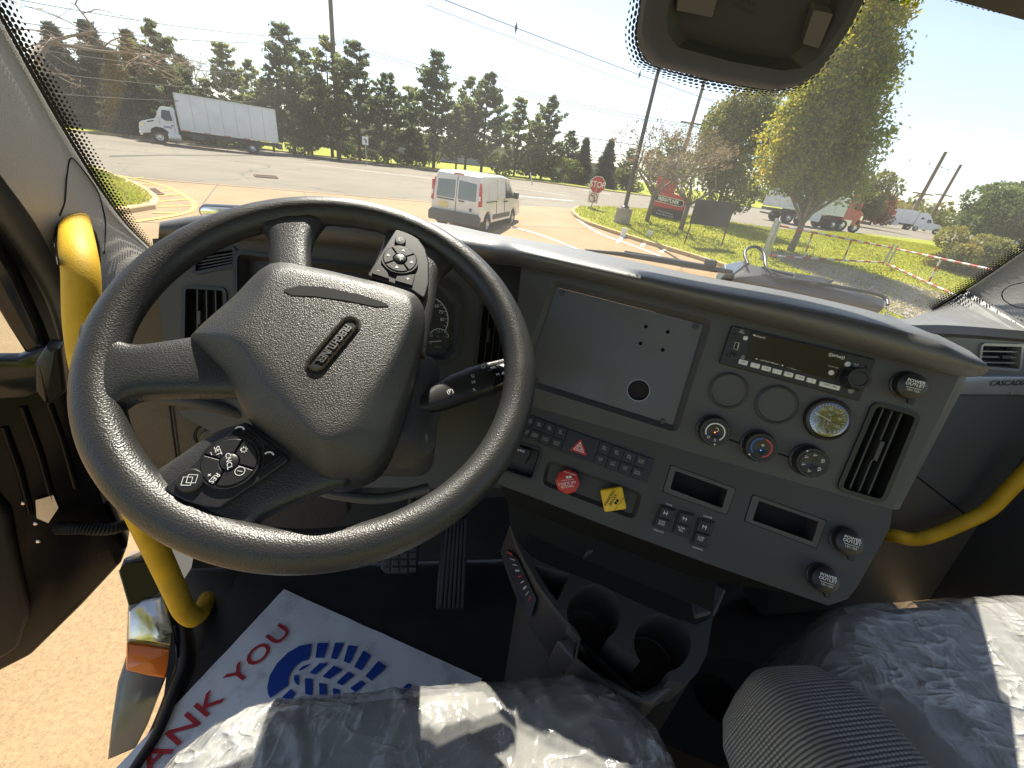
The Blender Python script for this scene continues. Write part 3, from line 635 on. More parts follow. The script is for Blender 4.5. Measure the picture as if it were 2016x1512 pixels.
# -- open door on the left
dn = Vector((math.cos(math.radians(62)), -math.sin(math.radians(62)), 0))
DP = Pl(TW(-.80, .92, 1.6), TR*.42-TF*.907, None)
door = thing('truck_door', 'open gloss black driver door swung out at the left edge', 'door', TW(-1.0, 1.0, 1.2))
prism('lower_panel', rnd(DP.uvs([(-220, 760), (60, 720), (118, 700), (150, 760), (170, 900), (215, 1000), (250, 1080), (238, 1112), (160, 1196), (62, 1292), (-120, 1385), (-260, 1390)]), [.0, .02, .02, .02, .02, .02, .02, .01, .03, .05, 0, 0]), DP, -.07, 0, m_doorblk, door, .012, True)
prism('inner_trim', rnd(DP.uvs([(-220, 930), (-40, 930), (20, 1000), (50, 1150), (62, 1200), (40, 1265), (-60, 1325), (-240, 1340)]), [.0, .03, .03, .03, .03, .04, .03, 0]), DP, 0, .022, m_seal, door, .012, True)
prism('belt_rail', rnd(DP.uvs([(-220, 695), (40, 695), (96, 672), (138, 690), (142, 735), (60, 770), (-220, 790)]), .01), DP, 0, .03, m_gloss, door, .006, True)
prism('window_frame', rnd(DP.uvs([(-120, 380), (-70, 390), (-20, 455), (30, 540), (76, 640), (96, 690), (58, 700), (20, 640), (-40, 540), (-120, 470)]), .008), DP, -.03, .012, m_gloss, door, .006, True)
sheet('window_glass', DP.uvs([(-300, 380), (-90, 400), (90, 680), (60, 700), (-300, 700)]), DP, -.01, glass_mat('door_glass', (.80, .84, .84)), door)
for (a, b) in (((8, 840), (60, 1010)), ((45, 800), (105, 990)), ((88, 770), (150, 960))):
    tube('pressed_rib', [DP.hit(*a, h=.002), DP.hit((a[0]+b[0])/2+4, (a[1]+b[1])/2, h=.004), DP.hit(*b, h=.002)], .006, m_doorblk, door, 8)
for x, y in ((46, 990), (82, 1000), (70, 1030), (75, 1065)): lathe('rivet', DP, DP.uv(x, y), [(.005, .0), (.005, .002), (.003, .004)], m_chrome, door, 12)
ob('hinge_plate', *loops_mesh([[DP.hit(x, y, .004) for x, y in [(70, 985), (105, 975), (115, 1000), (95, 1030), (72, 1020)]], [DP.hit(x, y, .008) for x, y in [(70, 985), (105, 975), (115, 1000), (95, 1030), (72, 1020)]]]), m_satin, door)
cond = cat_pts([DP.hit(112, 1040, .03), DP.hit(160, 1040, .05), DP.hit(210, 1042, .05), xt_hit(262, 1030, -.78)], 16)
tube('cable_conduit', cond, [.0155 if i % 2 else .0125 for i in range(len(cond))], m_seal, door, 12)
dmir = Pl(DP.hit(92, 720, .02), DP.n, DP.u)
prism('latch_block', rnd(DP.uvs([(86, 690), (108, 655), (135, 660), (145, 740), (110, 770), (88, 740)]), .006), DP, .03, .075, m_blk, door, .008, True)

# -- outside body strip below the door opening: fender edge with lamps
BP = Pl(TW(-.90, .62, 1.2), TR*.35-TF*.75+ZV*.55, None)
fen = thing('side_fairing', 'painted body strip with a clear lamp and an amber marker below the door opening', 'fairing', TW(-.9, .6, .9))
Z4 = zc(0, 900, 1384/560)
prism('body_panel', BP.uvs(Z4([(582, 545), (600, 500), (740, 495), (790, 640), (862, 850), (862, 930), (800, 1090), (720, 1300), (660, 1420), (520, 1480), (540, 1300), (570, 1100), (612, 970), (622, 700)])), BP, -.10, 0, m_fender, fen, .006, True)
prism('upper_cover', BP.uvs(Z4([(580, 552), (612, 508), (736, 500), (786, 650), (700, 700), (628, 720)])), BP, 0, .008, m_gloss, fen, .003)
prism('clear_lamp', rnd(BP.uvs(Z4([(628, 740), (700, 690), (796, 668), (852, 840), (852, 918), (740, 895), (628, 882)])), .008), BP, .0, .014, m_chrome, fen, .006, True)
prism('clear_lens', rnd(BP.uvs(Z4([(625, 735), (700, 685), (800, 662), (856, 840), (856, 922), (740, 898), (625, 885)])), .008), BP, .016, .02, m_lens, fen, .002, True)
prism('amber_marker', rnd(BP.uvs(Z4([(622, 886), (740, 902), (854, 928), (815, 1064), (720, 1048), (620, 1022)])), .006), BP, .0, .02, m_amber, fen, .006, True)
for k in range(16):
    t = k/15; a = Z4([(630+200*t, 910+28*t)])[0]; b = Z4([(632+178*t, 1000+32*t)])[0]
    tube('amber_rib', [BP.hit(*a, h=.0185), BP.hit(*b, h=.0185)], .0016, m_amber, fen, 5)
# sill between door opening and floor mat
sill = thing('door_sill', 'black rubber-edged door sill beside the white paper mat', 'sill', TW(-.75, .4, 1.3))
FLs = Pl((0, 0, FLZ), ZV, TR)
SLP = [(322, 1130), (346, 1230), (352, 1300), (335, 1352), (300, 1440), (262, 1500), (225, 1560)]
grid('seal_lip', [cat_pts([FLs.hit(x+dx, y, h) for x, y in SLP], 6) for dx, h in ((-6, -.14), (-4, -.01), (2, .022), (10, .030), (18, .024), (24, .004), (34, .002))], m_seal, sill)
tube('bright_edge', cat_pts([FLs.hit(x-5, y, .0) for x, y in SLP], 6), .0016, m_satin, sill, 6)
ob('footwell', [TW(-.61, .62, FLZ+.001), TW(-.58, .62, FLZ+.001), TW(-.58, 1.18, FLZ+.001), TW(-.84, 1.18, FLZ+.001), TW(-.82, .97, FLZ+.001), TW(-.69, .82, FLZ+.001)], [(0, 1, 2, 3, 4, 5)], m_seal, sill)
grid('kick_panel', [[TW(-.615, .70, z), TW(-.70, .83, z), TW(-.82, .97, z), TW(-.82, 1.15, z)] for z in (FLZ-.05, FLZ+.02)]+[[TW(-.70, .83, FLZ+.05), TW(-.74, .87, 1.5), TW(-.80, .97, 1.6), TW(-.80, 1.15, 1.75)], [TW(-.72, .86, 1.7), TW(-.75, .90, 1.75), TW(-.80, .97, 1.8), TW(-.80, 1.15, 1.85)]], m_seal, sill)
# =================================================================== DASHBOARD
PU = Pl((.393, .567, 2.353), (-.229, -.903, .363), (.967, -.255, -.024))
hA, hB = PU.hit(1050, 800), PU.hit(1755, 1005)
PLn = Matrix.Rotation(math.radians(-13), 3, (hB-hA).normalized()) @ PU.n
if PLn.z < PU.n.z: PLn = Matrix.Rotation(math.radians(13), 3, (hB-hA).normalized()) @ PU.n
PLO = Pl(hA, PLn, hB-hA)
PC = Pl(TW(0, .80, 2.30), -TF*math.cos(math.radians(18))+ZV*math.sin(math.radians(18)), TR)
dash = thing('dashboard', 'dark grey wrap-around truck dashboard angled towards the driver', 'dashboard', TW(.5, .8, 1.9))
Z6 = zc(1000, 450, 4.032); Z7 = zc(1380, 560, 3.36); Z1 = zc(960, 780, 4.032); Z2 = zc(1300, 900, 4.032); Z5 = zc(600, 400, 4.032)
# upper centre panel with openings
scr_o = rnd(PU.uvs([(1088, 551), (1403, 630), (1334, 853), (1018, 752)]), [.012, .012, .012, .012])
vent_o = rnd(PU.uvs(Z7([(1152, 795), (1418, 868), (1188, 1425), (918, 1345)])), .008)
up_out = PU.uvs([(1028, 512), (1260, 560), (1500, 615), (1760, 682), (1893, 728), (1880, 760), (1757, 1003), (1500, 930.5), (1250, 858), (1052, 800.6), (1000, 786)])
plate_holes('upper_panel', up_out, [(scr_o, .010, .0085, False), (vent_o, .05, .002, True)], PU, 0, m_dash, dash)
ob('side_chamfer', *loops_mesh([[PU.hit(1893, 728), PU.hit(1880, 760), PU.hit(1757, 1003)], [PU.hit(1905, 735, -.02), PU.hit(1893, 770, -.02), PU.hit(1770, 1003, -.02)], [PU.hit(1905, 735, -.25), PU.hit(1893, 770, -.25), PU.hit(1770, 1003, -.25)]], False, False, False), m_dash, dash)
# blank cover plate
pin_ = inset(scr_o, .0088)
hol = [(ell(PU.uv(x, y, -.009), .0034, n=14), .012, 0, True) for x, y in ((1271.5, 643), (1314.5, 653.5), (1261, 676), (1304.5, 689))] + [(ell(PU.uv(1257, 768.5, -.009), .0165, n=36), .03, 0, True)]
pb = plate_holes('blank_plate', pin_, hol, PU, -.0085, m_plate, dash)
for (x, y), r in (((1271.5, 643), .0034), ((1314.5, 653.5), .0034), ((1261, 676), .0034), ((1304.5, 689), .0034), ((1257, 768.5), .0165)):
    c_ = PU.uv(x, y, -.0085); ringp('hole_edge', ell(c_, r*1.05+.0002, n=30), ell(c_, r, n=30), PU, -.0085, -.0080, m_steel, pb)
    sheet('hole_dark', ell(c_, r*.99, n=30), PU, -.014, m_void, pb)
for x, y in ((1107, 577), (1370, 643), (1305, 830), (1056, 749)):
    lathe('screw', PU, PU.uv(x, y, -.006), [(.0042, -.0085), (.0042, -.0066), (.0034, -.0058), (.0018, -.0058), (.0018, -.0072)], m_screw, pb, 18)
# vents ------------------------------------------------------------
def vent(outer, pl, nsl, depth=.022, tab=None, name='air_vent', slat_dir='v', curve=0):
    v = ringp(name, inset(outer, -.005), inset(outer, .001), pl, -.001, .0035, m_blk, dash, hin=-.02)
    sheet('duct', inset(outer, .001), pl, -.03, m_void, v)
    P = outer; n = len(P)//4
    q = [Vector(P[int((i+.5)*n)]) for i in range(4)]     # corner points TL TR BR BL
    for k in range(nsl):
        t = (k+1)/(nsl+1)
        if slat_dir == 'v': a, b = q[0].lerp(q[1], t), q[3].lerp(q[2], t)
        else: a, b = q[0].lerp(q[3], t), q[1].lerp(q[2], t)
        d = (b-a).normalized(); nn = Vector((-d.y, d.x))
        poly = [a+nn*.0010, b+nn*.0010, b-nn*.0010, a-nn*.0010]
        prism('vane', [tuple(p) for p in poly], pl, -.022, -.004, mat('vane_grey', (.05, .05, .052), .4), v)
    if tab is not None:
        a, b = q[0].lerp(q[1], tab), q[3].lerp(q[2], tab); a2, b2 = a.lerp(b, .36), a.lerp(b, .60); d = (b-a).normalized(); nn = Vector((-d.y, d.x))
        prism('tab', [tuple(p) for p in (a2+nn*.0028, b2+nn*.0028, b2-nn*.0028, a2-nn*.0028)], pl, -.006, .001, mat('vane_grey', (.05, .05, .052), .4), v, .001)
    return v
vent(vent_o, PU, 3, tab=.52)
# radio ------------------------------------------------------------
ro = rnd(PU.uvs(Z7([(200, 272), (1145, 497), (1040, 770), (115, 520)])), .003)
rad = prism('radio', ro, PU, 0, .006, m_blk, dash, .0015)
rad['label'] = 'black car radio with white preset buttons and a blank display'
RP = PU.off(.006)
prism('display', rnd(RP.uvs(Z7([(330, 312), (975, 470), (880, 635), (298, 490)])), .003), RP, 0, .0012, m_disp, rad, .0004)
for x, y, wd in ((278, 514, 58), (357, 535, 60), (430, 555, 60), (501, 575, 60), (577, 594, 60), (652, 614, 60), (727, 635, 60), (848, 670, 134)):
    hw = wd/2; s = .245
    prism('preset_button', rnd(RP.uvs(Z7([(x-hw+4, y-14-hw*s), (x+hw+4, y-14+hw*s), (x+hw-5, y+16+hw*s), (x-hw-4, y+16-hw*s)])), .0008), RP, 0, .0022, m_btn, rad, .0006)
for x, y, r in ((293, 355, .0032), (967, 527, .0036), (858, 583, .0036)): lathe('round_button', RP, RP.uv(*Z7([(x, y)])[0]), [(r, 0), (r, .002), (r*.8, .0026)], m_btn, rad, 20)
kc = RP.uv(*Z7([(1003, 618)])[0])
lathe('volume_knob', RP, kc, [(.0155, 0), (.0155, .004), (.0145, .016), (.0135, .018), (.010, .018), (.009, .0165)], m_switch, rad, 48, knurl=(1, 2, .06, 3))
prism('usb_port', rnd(RP.uvs(Z7([(225, 380), (255, 387), (243, 435), (213, 427)])), .0006), RP, 0, .0006, m_grey_print, rad)
prism('usb_slot', RP.uvs(Z7([(228, 385), (246, 389), (236, 430), (218, 425)])), RP, .0004, .0008, m_void, rad)
lathe('audio_jack', RP, RP.uv(*Z7([(215, 470)])[0]), [(.0042, 0), (.0042, .0016), (.003, .0022), (.0018, .0022), (.0018, .0)], m_blk, rad, 18)
for x, y in ((220, 327), (172, 468), (1092, 548), (1040, 700)): lathe('case_screw', RP, RP.uv(*Z7([(x, y)])[0]), [(.0016, 0), (.0016, .0007)], m_void, rad, 12)
def rt(s, x, y, size, m=m_white, pl=RP, par=rad, rot=0, z=Z7, **k): return text('lettering', s, pl, pl.uv(*z([(x, y)])[0]), size, m, par, rot, **k)
rt('Bluetooth', 384, 345, .0042, h=.0016); lathe('logo_dot', RP, RP.uv(*Z7([(351, 337)])[0]), [(.0011, .0012), (.0011, .0016)], m_white, rad, 12)
rt('((sirius))', 895, 473, .0060, h=.0016, bold=.0001); rt('Instant Replay', 872, 545, .0022, h=.0016)
rt('\u25C4 \u2014 INSTANT REPLAY \u2014 \u25BA', 450, 515, .003, h=.0016); rt('\u2014\u2014 Drive \u2014\u2014', 610, 560, .003, h=.0016)
rt('SRC\nMENU', 270, 312, .0028); rt('Ext\nDisc', 277, 482, .0028); rt('PWR\nFM', 1022, 537, .003); rt('MUTE\nMENU\nTILT', 990, 705, .0026)
for i, s in enumerate(('SCAN', '1', '2 DN', '3', '4 RPT', '5 RDM', '6')): rt(s, (278, 357, 430, 501, 577, 652, 727)[i], (514, 535, 555, 575, 594, 614, 635)[i], .0024, m_void, h=.0026)
rt('ENTER | | SEEK', 848, 670, .0026, m_void, h=.0026)
# blanks, gauge, knobs ----------------------------------------------
for x, y, r in ((180, 702, .0262), (497, 795, .0276)):
    lathe('blank_gauge_cover', PU, PU.uv(*Z7([(x, y)])[0]), [(r+.0012, 0), (r+.0012, .0015), (r, .003), (r*.93, .0052), (r*.86, .0028), (r*.5, .0026), (.001, .0026)], m_blk if False else m_dash, dash, 56)
gc = PU.uv(*Z7([(832, 890)])[0])
ga = lathe('air_gauge', PU, gc, [(.030, 0), (.030, .004), (.0288, .008), (.0268, .009), (.0245, .0075), (.0235, .002)], m_blk, dash, 56, cap1=False)
sheet('dial_face', ell(gc, .0236, n=40), PU, .002, mat('dial_black', (.012, .012, .012), .5), ga)
GP = PU.off(.0026)
for k in range(25):
    a = math.radians(225-270*k/24); r0 = .0195 if k % 4 else .0175
    ribbon('tick', [(gc[0]+r0*math.cos(a), gc[1]+r0*math.sin(a)), (gc[0]+.0222*math.cos(a), gc[1]+.0222*math.sin(a))], .0006, GP, 0, m_white, ga)
for s, a in (('0', 225), ('30', 170), ('50', 125), ('60', 92), ('70', 55), ('90', 18), ('120', -25)):
    text('numeral', s, GP, (gc[0]+.0145*math.cos(math.radians(a)), gc[1]+.0145*math.sin(math.radians(a))), .0058, m_white, ga, h=.0001)
text('numeral', 'PSI', GP, (gc[0], gc[1]+.0065), .004, m_white, ga, h=.0001); text('numeral', 'AIR', GP, (gc[0], gc[1]-.012), .004, m_grey_print, ga, h=.0001)
ribbon('needle', [(gc[0]+.004, gc[1]-.001), (gc[0]-.0185, gc[1]+.0045)], .0012, GP, .0012, m_white, ga)
lathe('cover_glass', PU, gc, [(.0240, .0072), (.020, .0080), (.010, .0085), (.0005, .0086)], m_gaugeglass, ga, 40)
def knob(px, py, kind):
    c_ = PU.uv(px, py)
    k = lathe('climate_knob', PU, c_, [(.0235, 0), (.0235, .003), (.0215, .004), (.0215, .017), (.0200, .0195), (.0165, .0195)], m_switch, dash, 72, cap1=False, knurl=(2, 3, .05, 2))
    lathe('knob_face', PU, c_, [(.0168, .0195), (.0160, .0205), (.0075, .0205), (.0062, .0196), (.0005, .0190)], m_switch, k, 40)
    F_ = PU.off(.0206); a = math.radians
    if kind == 0:
        ribbon('scale_arc', arcp(c_, .0128, a(-48), a(212), 30), .0016, F_, 0, m_white, k)
        ribbon('symbol', arcp((c_[0]+.0005, c_[1]+.004), .0026, a(-90), a(130), 10), .0008, F_, .0002, m_white, k); lathe('indicator_light', F_, (c_[0]-.0005, c_[1]-.0005), [(.0009, 0), (.0009, .0004)], mat('led_orange', (.9, .25, .03), .5, emit=((1, .25, .03), 1.2)), k, 10)
        ribbon('symbol', arcp((c_[0]-.0065, c_[1]-.0095), .0015, 0, 2*math.pi, 14), .0006, F_, 0, m_white, k); text('symbol', '%', F_, (c_[0]+.003, c_[1]-.0115), .005, m_white, k, h=.0001)
    if kind == 1:
        ribbon('cold_arc', arcp(c_, .0132, a(95), a(225), 20), .0018, F_, 0, m_bluep, k); ribbon('warm_arc', arcp(c_, .0132, a(85), a(-70), 20), .0018, F_, 0, m_redp, k)
        text('symbol', '*', F_, (c_[0]+.0005, c_[1]+.002), .011, m_white, k, h=.0001); lathe('indicator_light', F_, (c_[0]+.0, c_[1]-.0035), [(.0008, 0), (.0008, .0004)], mat('led_blue', (.1, .3, .9), .5, emit=((.1, .3, 1), .8)), k, 10)
    if kind == 2:
        for t in (150, 95, 30, -35, -95, -155):
            q = (c_[0]+.0118*math.cos(a(t)), c_[1]+.0118*math.sin(a(t)))
            ribbon('symbol', [(q[0]-.002, q[1]-.001), (q[0]-.0004, q[1]-.0012), (q[0]+.0008, q[1]+.0004), (q[0]+.0022, q[1]+.0004)], .0008, F_, 0, m_white, k)
            lathe('symbol', F_, (q[0]+(-.0014), q[1]+.0012), [(.0006, 0), (.0006, .0001)], m_white, k, 8)
            if t in (30, -35): ribbon('symbol', [(q[0]-.002, q[1]+.002), (q[0]+.002, q[1]+.002), (q[0]+.0014, q[1]+.0034), (q[0]-.0014, q[1]+.0034), (q[0]-.002, q[1]+.002)], .0005, F_, 0, m_white, k)
    t = {0: -75, 1: -130, 2: 130}[kind]; q = (c_[0]+.0183*math.cos(a(t)), c_[1]+.0183*math.sin(a(t)))
    lathe('pointer_mark', PU, q, [(.0012, .0188), (.0012, .0200)], m_white, k, 10)
knob(1402, 846, 0); knob(1490, 876, 1); knob(1588, 905, 2)
for a, b in (((1436, 866), (1458, 873)), ((1532, 893), (1553, 900))): tube('panel_groove', [PU.hit(*a, h=.0003), PU.hit(*b, h=.0003)], .0012, m_void, dash, 6)
def outlet(px, py, pl):
    c_ = pl.uv(px, py); o = lathe('power_outlet', pl, c_, [(.0185, 0), (.0185, .002), (.0165, .003), (.016, .008)], m_blk, dash, 36)
    o2 = lathe('cap', pl, (c_[0]+.001, c_[1]-.001), [(.0172, .006), (.0180, .010), (.0170, .0145), (.0120, .0180), (.0005, .0190)], m_switch, o, 40)
    P_ = pl.off(.0194); rot = 0
    text('lettering', 'POWER\nOUTLET', P_, (c_[0], c_[1]+.003), .0054, m_white, o, rot, sx=1.1, line=.85, bold=.0001); ribbon('underline', [(c_[0]-.009, c_[1]-.0035), (c_[0]+.009, c_[1]-.0035)], .0006, P_, .0004, m_white, o)
    text('lettering', '12V-15A', P_, (c_[0], c_[1]-.0068), .0042, m_white, o, rot)
    prism('pull_tab', rnd([(c_[0]+.004, c_[1]-.014), (c_[0]+.013, c_[1]-.013), (c_[0]+.014, c_[1]-.024), (c_[0]+.006, c_[1]-.024)], .002), pl, .006, .010, m_switch, o, .001)
outlet(1781, 757, PU)
# lower panel -------------------------------------------------------
lo_out = [PLO.uv(*p) for p in [(1002, 786), (1052, 800.6), (1250, 858), (1500, 930.5), (1757, 1003), (1752, 1040), (1690, 1152), (1668, 1180), (1630, 1192), (1400, 1112), (1200, 1038), (1040, 975), (985, 955), (968, 930)]]
pk1 = rnd(PLO.uvs(Z1([(1490, 592), (1905, 740), (1860, 890), (1448, 735)])), .002); pk2 = rnd(PLO.uvs(Z2([(780, 345), (1255, 510), (1205, 670), (730, 500)])), .002)
vrec = rnd(PLO.uvs(Z1([(470, 498), (1235, 770), (1170, 985), (430, 700)])), .012)
trb = rnd(PLO.uvs(Z1([(120, 340), (420, 430), (350, 655), (60, 560)])), .006)
plate_holes('lower_panel', lo_out, [(pk1, .05, .001, True), (pk2, .05, .001, True), (vrec, .008, .006, True), (trb, .018, .004, True)], PLO, 0, mat('dash_plastic_shaded', (.050, .049, .048), .56, bump=.25, bscale=900, rvar=.09, var=.09, vscale=7), dash, skirt=.045)  # same plastic as the upper panel, its shade put into a darker colour
for pk, zz, pts in ((pk1, Z1, [(1455, 548), (1968, 735), (1895, 938), (1392, 755)]), (pk2, Z2, [(735, 300), (1315, 505), (1235, 720), (670, 505)])):
    o = ringp('pocket_frame', rnd(PLO.uvs(zz(pts)), .003), pk, PLO, 0, .0012, mat('pocket_trim', (.075, .072, .066), .45, bump=.1, bscale=900), dash, hin=-.01)
    sheet('pocket_dark', inset(pk, .0008), PLO, -.028, m_void, o)
    ringp('pocket_gap', rnd(inset(PLO.uvs(zz(pts)), -.0012), .003), rnd(PLO.uvs(zz(pts)), .003), PLO, .0, .0004, m_void, o)
# switch row
row = [(330, 145), (1325, 500), (1262, 690), (262, 322)]
sr = prism('switch_row', rnd(PLO.uvs(Z1(row)), .0015), PLO, 0, .0022, m_blk, dash, .0006)
def rowpt(s, t):
    a = Vector(row[0]).lerp(Vector(row[1]), s); b = Vector(row[3]).lerp(Vector(row[2]), s); p = a.lerp(b, t); return Z1([(p.x, p.y)])[0]
names = [('LIGHT\nEXT', .0, .052), ('DASH\nLIGHT', .055, .135), ('UTLY\nLIGHT', .137, .222), ('DOME\nLIGHT', .224, .312), (None, .316, .566), ('HSA\nOFF', .570, .664), ('ATC\nSPIN', .668, .762), ('LOW\nOFF', .766, .86), ('OVER\nRIDE', .864, .955)]
SP = PLO.off(.0022)
for nm, s0, s1 in names:
    if nm is None:
        hz_ = prism('hazard_switch', rnd(SP.uvs([rowpt(s0, .04), rowpt(s1, .04), rowpt(s1, .96), rowpt(s0, .96)]), .001), SP, 0, .0022, m_switch, sr, .0006)
        HP = SP.off(.0022); ctr = Vector(HP.uv(*Z1([(728, 412)])[0]))
        tri = [Vector(HP.uv(*p)) for p in Z1([(742, 335), (790, 476), (652, 425)])]
        prism('hazard_triangle', rnd([tuple(p) for p in tri], .0016), HP, 0, .0028, m_red, sr, .0008)
        for k0, k1 in ((.62, .50), (.34, .22)):
            cc = sum(tri, Vector((0, 0)))/3; A1 = [tuple(cc+(p-cc)*k0) for p in tri]; A2 = [tuple(cc+(p-cc)*k1) for p in tri]
            ringp('hazard_print', A1, A2, HP, .0029, .0031, m_white, sr)
        continue
    for t0, t1 in ((.04, .47), (.53, .96)):
        prism('rocker', rnd(SP.uvs([rowpt(s0+.002, t0), rowpt(s1-.002, t0), rowpt(s1-.002, t1), rowpt(s0+.002, t1)]), .0008), SP, 0, .0026, m_switch, sr, .0007)
    sm = (s0+s1)/2; W_ = SP.off(.0027)
    text('lettering', nm if nm != 'OVER\nRIDE' else 'ENG\nSHDN', W_, W_.uv(*rowpt(sm, .74)), .0036, m_grey_print, sr, line=.9)
    if nm == 'OVER\nRIDE': text('lettering', nm, W_, W_.uv(*rowpt(sm, .26)), .0036, m_grey_print, sr, line=.9)
    else:
        c_ = W_.uv(*rowpt(sm, .25)); ribbon('icon', arcp(c_, .0024, 0, math.pi*1.3, 10), .0005, W_, .0002, m_grey_print, sr)
        ribbon('icon', [(c_[0]-.003, c_[1]+.003), (c_[0]+.003, c_[1]-.003)], .0005, W_, .0002, m_grey_print, sr); ribbon('icon', [(c_[0]-.003, c_[1]-.002), (c_[0]+.003, c_[1]-.002)], .0005, W_, .0002, m_grey_print, sr)
# trailer brake paddle
tb = ringp('trailer_brake', inset(trb, -.0035), trb, PLO, 0, .002, m_blk, dash, hin=-.006)
prism('paddle', rnd(PLO.uvs(Z1([(160, 370), (345, 425), (335, 470), (290, 545), (200, 510), (200, 470), (130, 440)])), .003), PLO, -.012, .006, m_switch, tb, .002)
text('lettering', 'TR BRAKE', PLO.off(.006), PLO.uv(*Z1([(245, 425)])[0]), .0052, m_white, tb, math.radians(0), h=.0006)
# air valves
vp = PLO.off(-.008); rc_ = vp.uv(*Z1([(640, 672)])[0])
vr = lathe('trailer_air_valve', vp, rc_, [(.012, 0), (.012, .012), (.010, .012)], m_blk, dash, 24)
vr['label'] = 'red octagonal trailer air supply knob'
oc = [(rc_[0]+.0195*math.cos(math.radians(12+45*k)), rc_[1]+.0195*math.sin(math.radians(12+45*k))) for k in range(8)]
prism('octagon_knob', rnd(oc, .002), vp, .010, .022, m_red, vr, .0025, True)
VT = vp.off(.0223)
text('lettering', 'TRAILER\nAIR SUPPLY', VT, (rc_[0]+.0005, rc_[1]-.004), .0056, m_white, vr, math.radians(205), line=.9)
text('lettering', 'NOT FOR PARKING', VT, (rc_[0]-.001, rc_[1]+.003), .0022, m_white, vr, math.radians(205)); text('lettering', 'PUSH TO SUPPLY', VT, (rc_[0], rc_[1]+.0135), .0026, m_white, vr, math.radians(0)); text('lettering', '\u25A0\u25A0', VT, (rc_[0], rc_[1]+.0075), .005, m_white, vr, math.radians(25))
yc_ = vp.uv(*Z1([(992, 806)])[0])
vy = lathe('parking_brake_valve', vp, yc_, [(.012, 0), (.012, .012), (.010, .012)], m_blk, dash, 24)
vy['label'] = 'yellow square parking brake knob'
ry = math.radians(38); sq = [(yc_[0]+.0215*math.cos(ry+math.pi/2*k), yc_[1]+.0215*math.sin(ry+math.pi/2*k)) for k in range(4)]
sq = [(yc_[0]+.0238*math.cos(math.radians(90-18)+math.pi/2*k), yc_[1]+.0238*math.sin(math.radians(90-18)+math.pi/2*k)) for k in range(4)]
prism('square_knob', rnd(sq, .004), vp, .010, .022, m_yel, vy, .0025, True)
text('lettering', 'PARKING\nBRAKE', VT, (yc_[0]-.003, yc_[1]), .0062, m_void, vy, math.radians(75), line=.95, sx=1.05); text('lettering', 'PUSH TO RELEASE', VT, (yc_[0]+.010, yc_[1]-.003), .0026, m_void, vy, math.radians(70)); text('lettering', '\u25A0\u25A0', VT, (yc_[0]+.0058, yc_[1]-.002), .005, m_void, vy, math.radians(70))
# three rocker switches
for pts, up_, icon, nm, dn_ in ((((1372, 862), (1490, 900), (1425, 1075), (1305, 1025)), 'LOCK', 0, 'INTR\nAXLE', 'UNLOCK'), (((1520, 905), (1645, 940), (1580, 1125), (1460, 1080)), None, 1, 'K.PIN\nREL', None), (((1672, 965), (1805, 1000), (1740, 1205), (1610, 1165)), 'LOWER', 2, 'SUSP\nHGT', 'NORMAL')):
    q = [Vector(p) for p in pts]; f = lambda s, t: Z1([tuple(q[0].lerp(q[1], s).lerp(q[3].lerp(q[2], s), t))])[0]
    r_ = prism('rocker_switch', rnd(PLO.uvs([f(-.02, -.02), f(1.02, -.02), f(1.02, 1.02), f(-.02, 1.02)]), .001), PLO, 0, .003, m_blk, dash, .0008)
    prism('upper_half', rnd(PLO.uvs([f(.08, .05), f(.92, .05), f(.92, .5), f(.08, .5)], .003), .001), PLO, .003, .0085 if icon == 0 else .006, m_switch, r_, .001)
    prism('lower_half', rnd(PLO.uvs([f(.08, .53), f(.92, .53), f(.92, .95), f(.08, .95)], .003), .001), PLO, .003, .006 if icon != 2 else .0085, m_switch, r_, .001)
    T_ = PLO.off(.0087); text('lettering', nm, T_, T_.uv(*f(.5, .74)), .0040, m_white, r_, line=.9)
    c_ = T_.uv(*f(.5, .28))
    for dx in (-.002, .002): ribbon('icon', [(c_[0]+dx, c_[1]-.003), (c_[0]+dx, c_[1]+.003)], .0007, T_, .0002, m_white, r_)
    ribbon('icon', [(c_[0]-.003, c_[1]+.0005*icon), (c_[0]+.0035, c_[1])], .0009, T_, .0002, m_white, r_)
    if up_: text('lettering', up_, PLO, PLO.uv(*f(.5, -.12)), .0036, m_white, r_); 
    if dn_: text('lettering', dn_, PLO, PLO.uv(*f(.5, 1.12)), .0036, m_white, r_)
outlet(1660, 1062, PLO); outlet(1614, 1134, PLO)
# padded top edge of the dashboard ------------------------------------
st = [((312, 474), (312, 462), (314, 440), (330, 446), 'C', .0), ((420, 470), (420, 456), (420, 425), (430, 428), 'C', .0), ((560, 476), (560, 458), (562, 422), (560, 415), 'C', .0), ((700, 486), (700, 468), (702, 436), (700, 424), 'C', 0), ((850, 508), (852, 488), (856, 460), (862, 438), 'C', 0),
      ((967, 520), (968, 500), (968, 480), (960, 458), 'M', .5), ((1027, 526), (1028, 508), (1026, 489), (1020, 468), 'U', 1), ((1173, 557), (1172, 540), (1168, 521), (1160, 494), 'U', 1), ((1372, 606), (1374, 588), (1372, 565), (1365, 540), 'U', 1), ((1544, 649), (1550, 628), (1552, 598), (1545, 573), 'U', 1), ((1707, 694), (1712, 670), (1712, 634), (1700, 608), 'U', 1), ((1830, 727), (1836, 705), (1835, 670), (1776, 632), 'U', 1), ((1905, 742), (1915, 725), (1905, 702), (1800, 640), 'U', 1), ((1940, 738), (1948, 728), (1942, 716), (1812, 642), 'U', 1)]
rows = [[] for _ in range(8)]
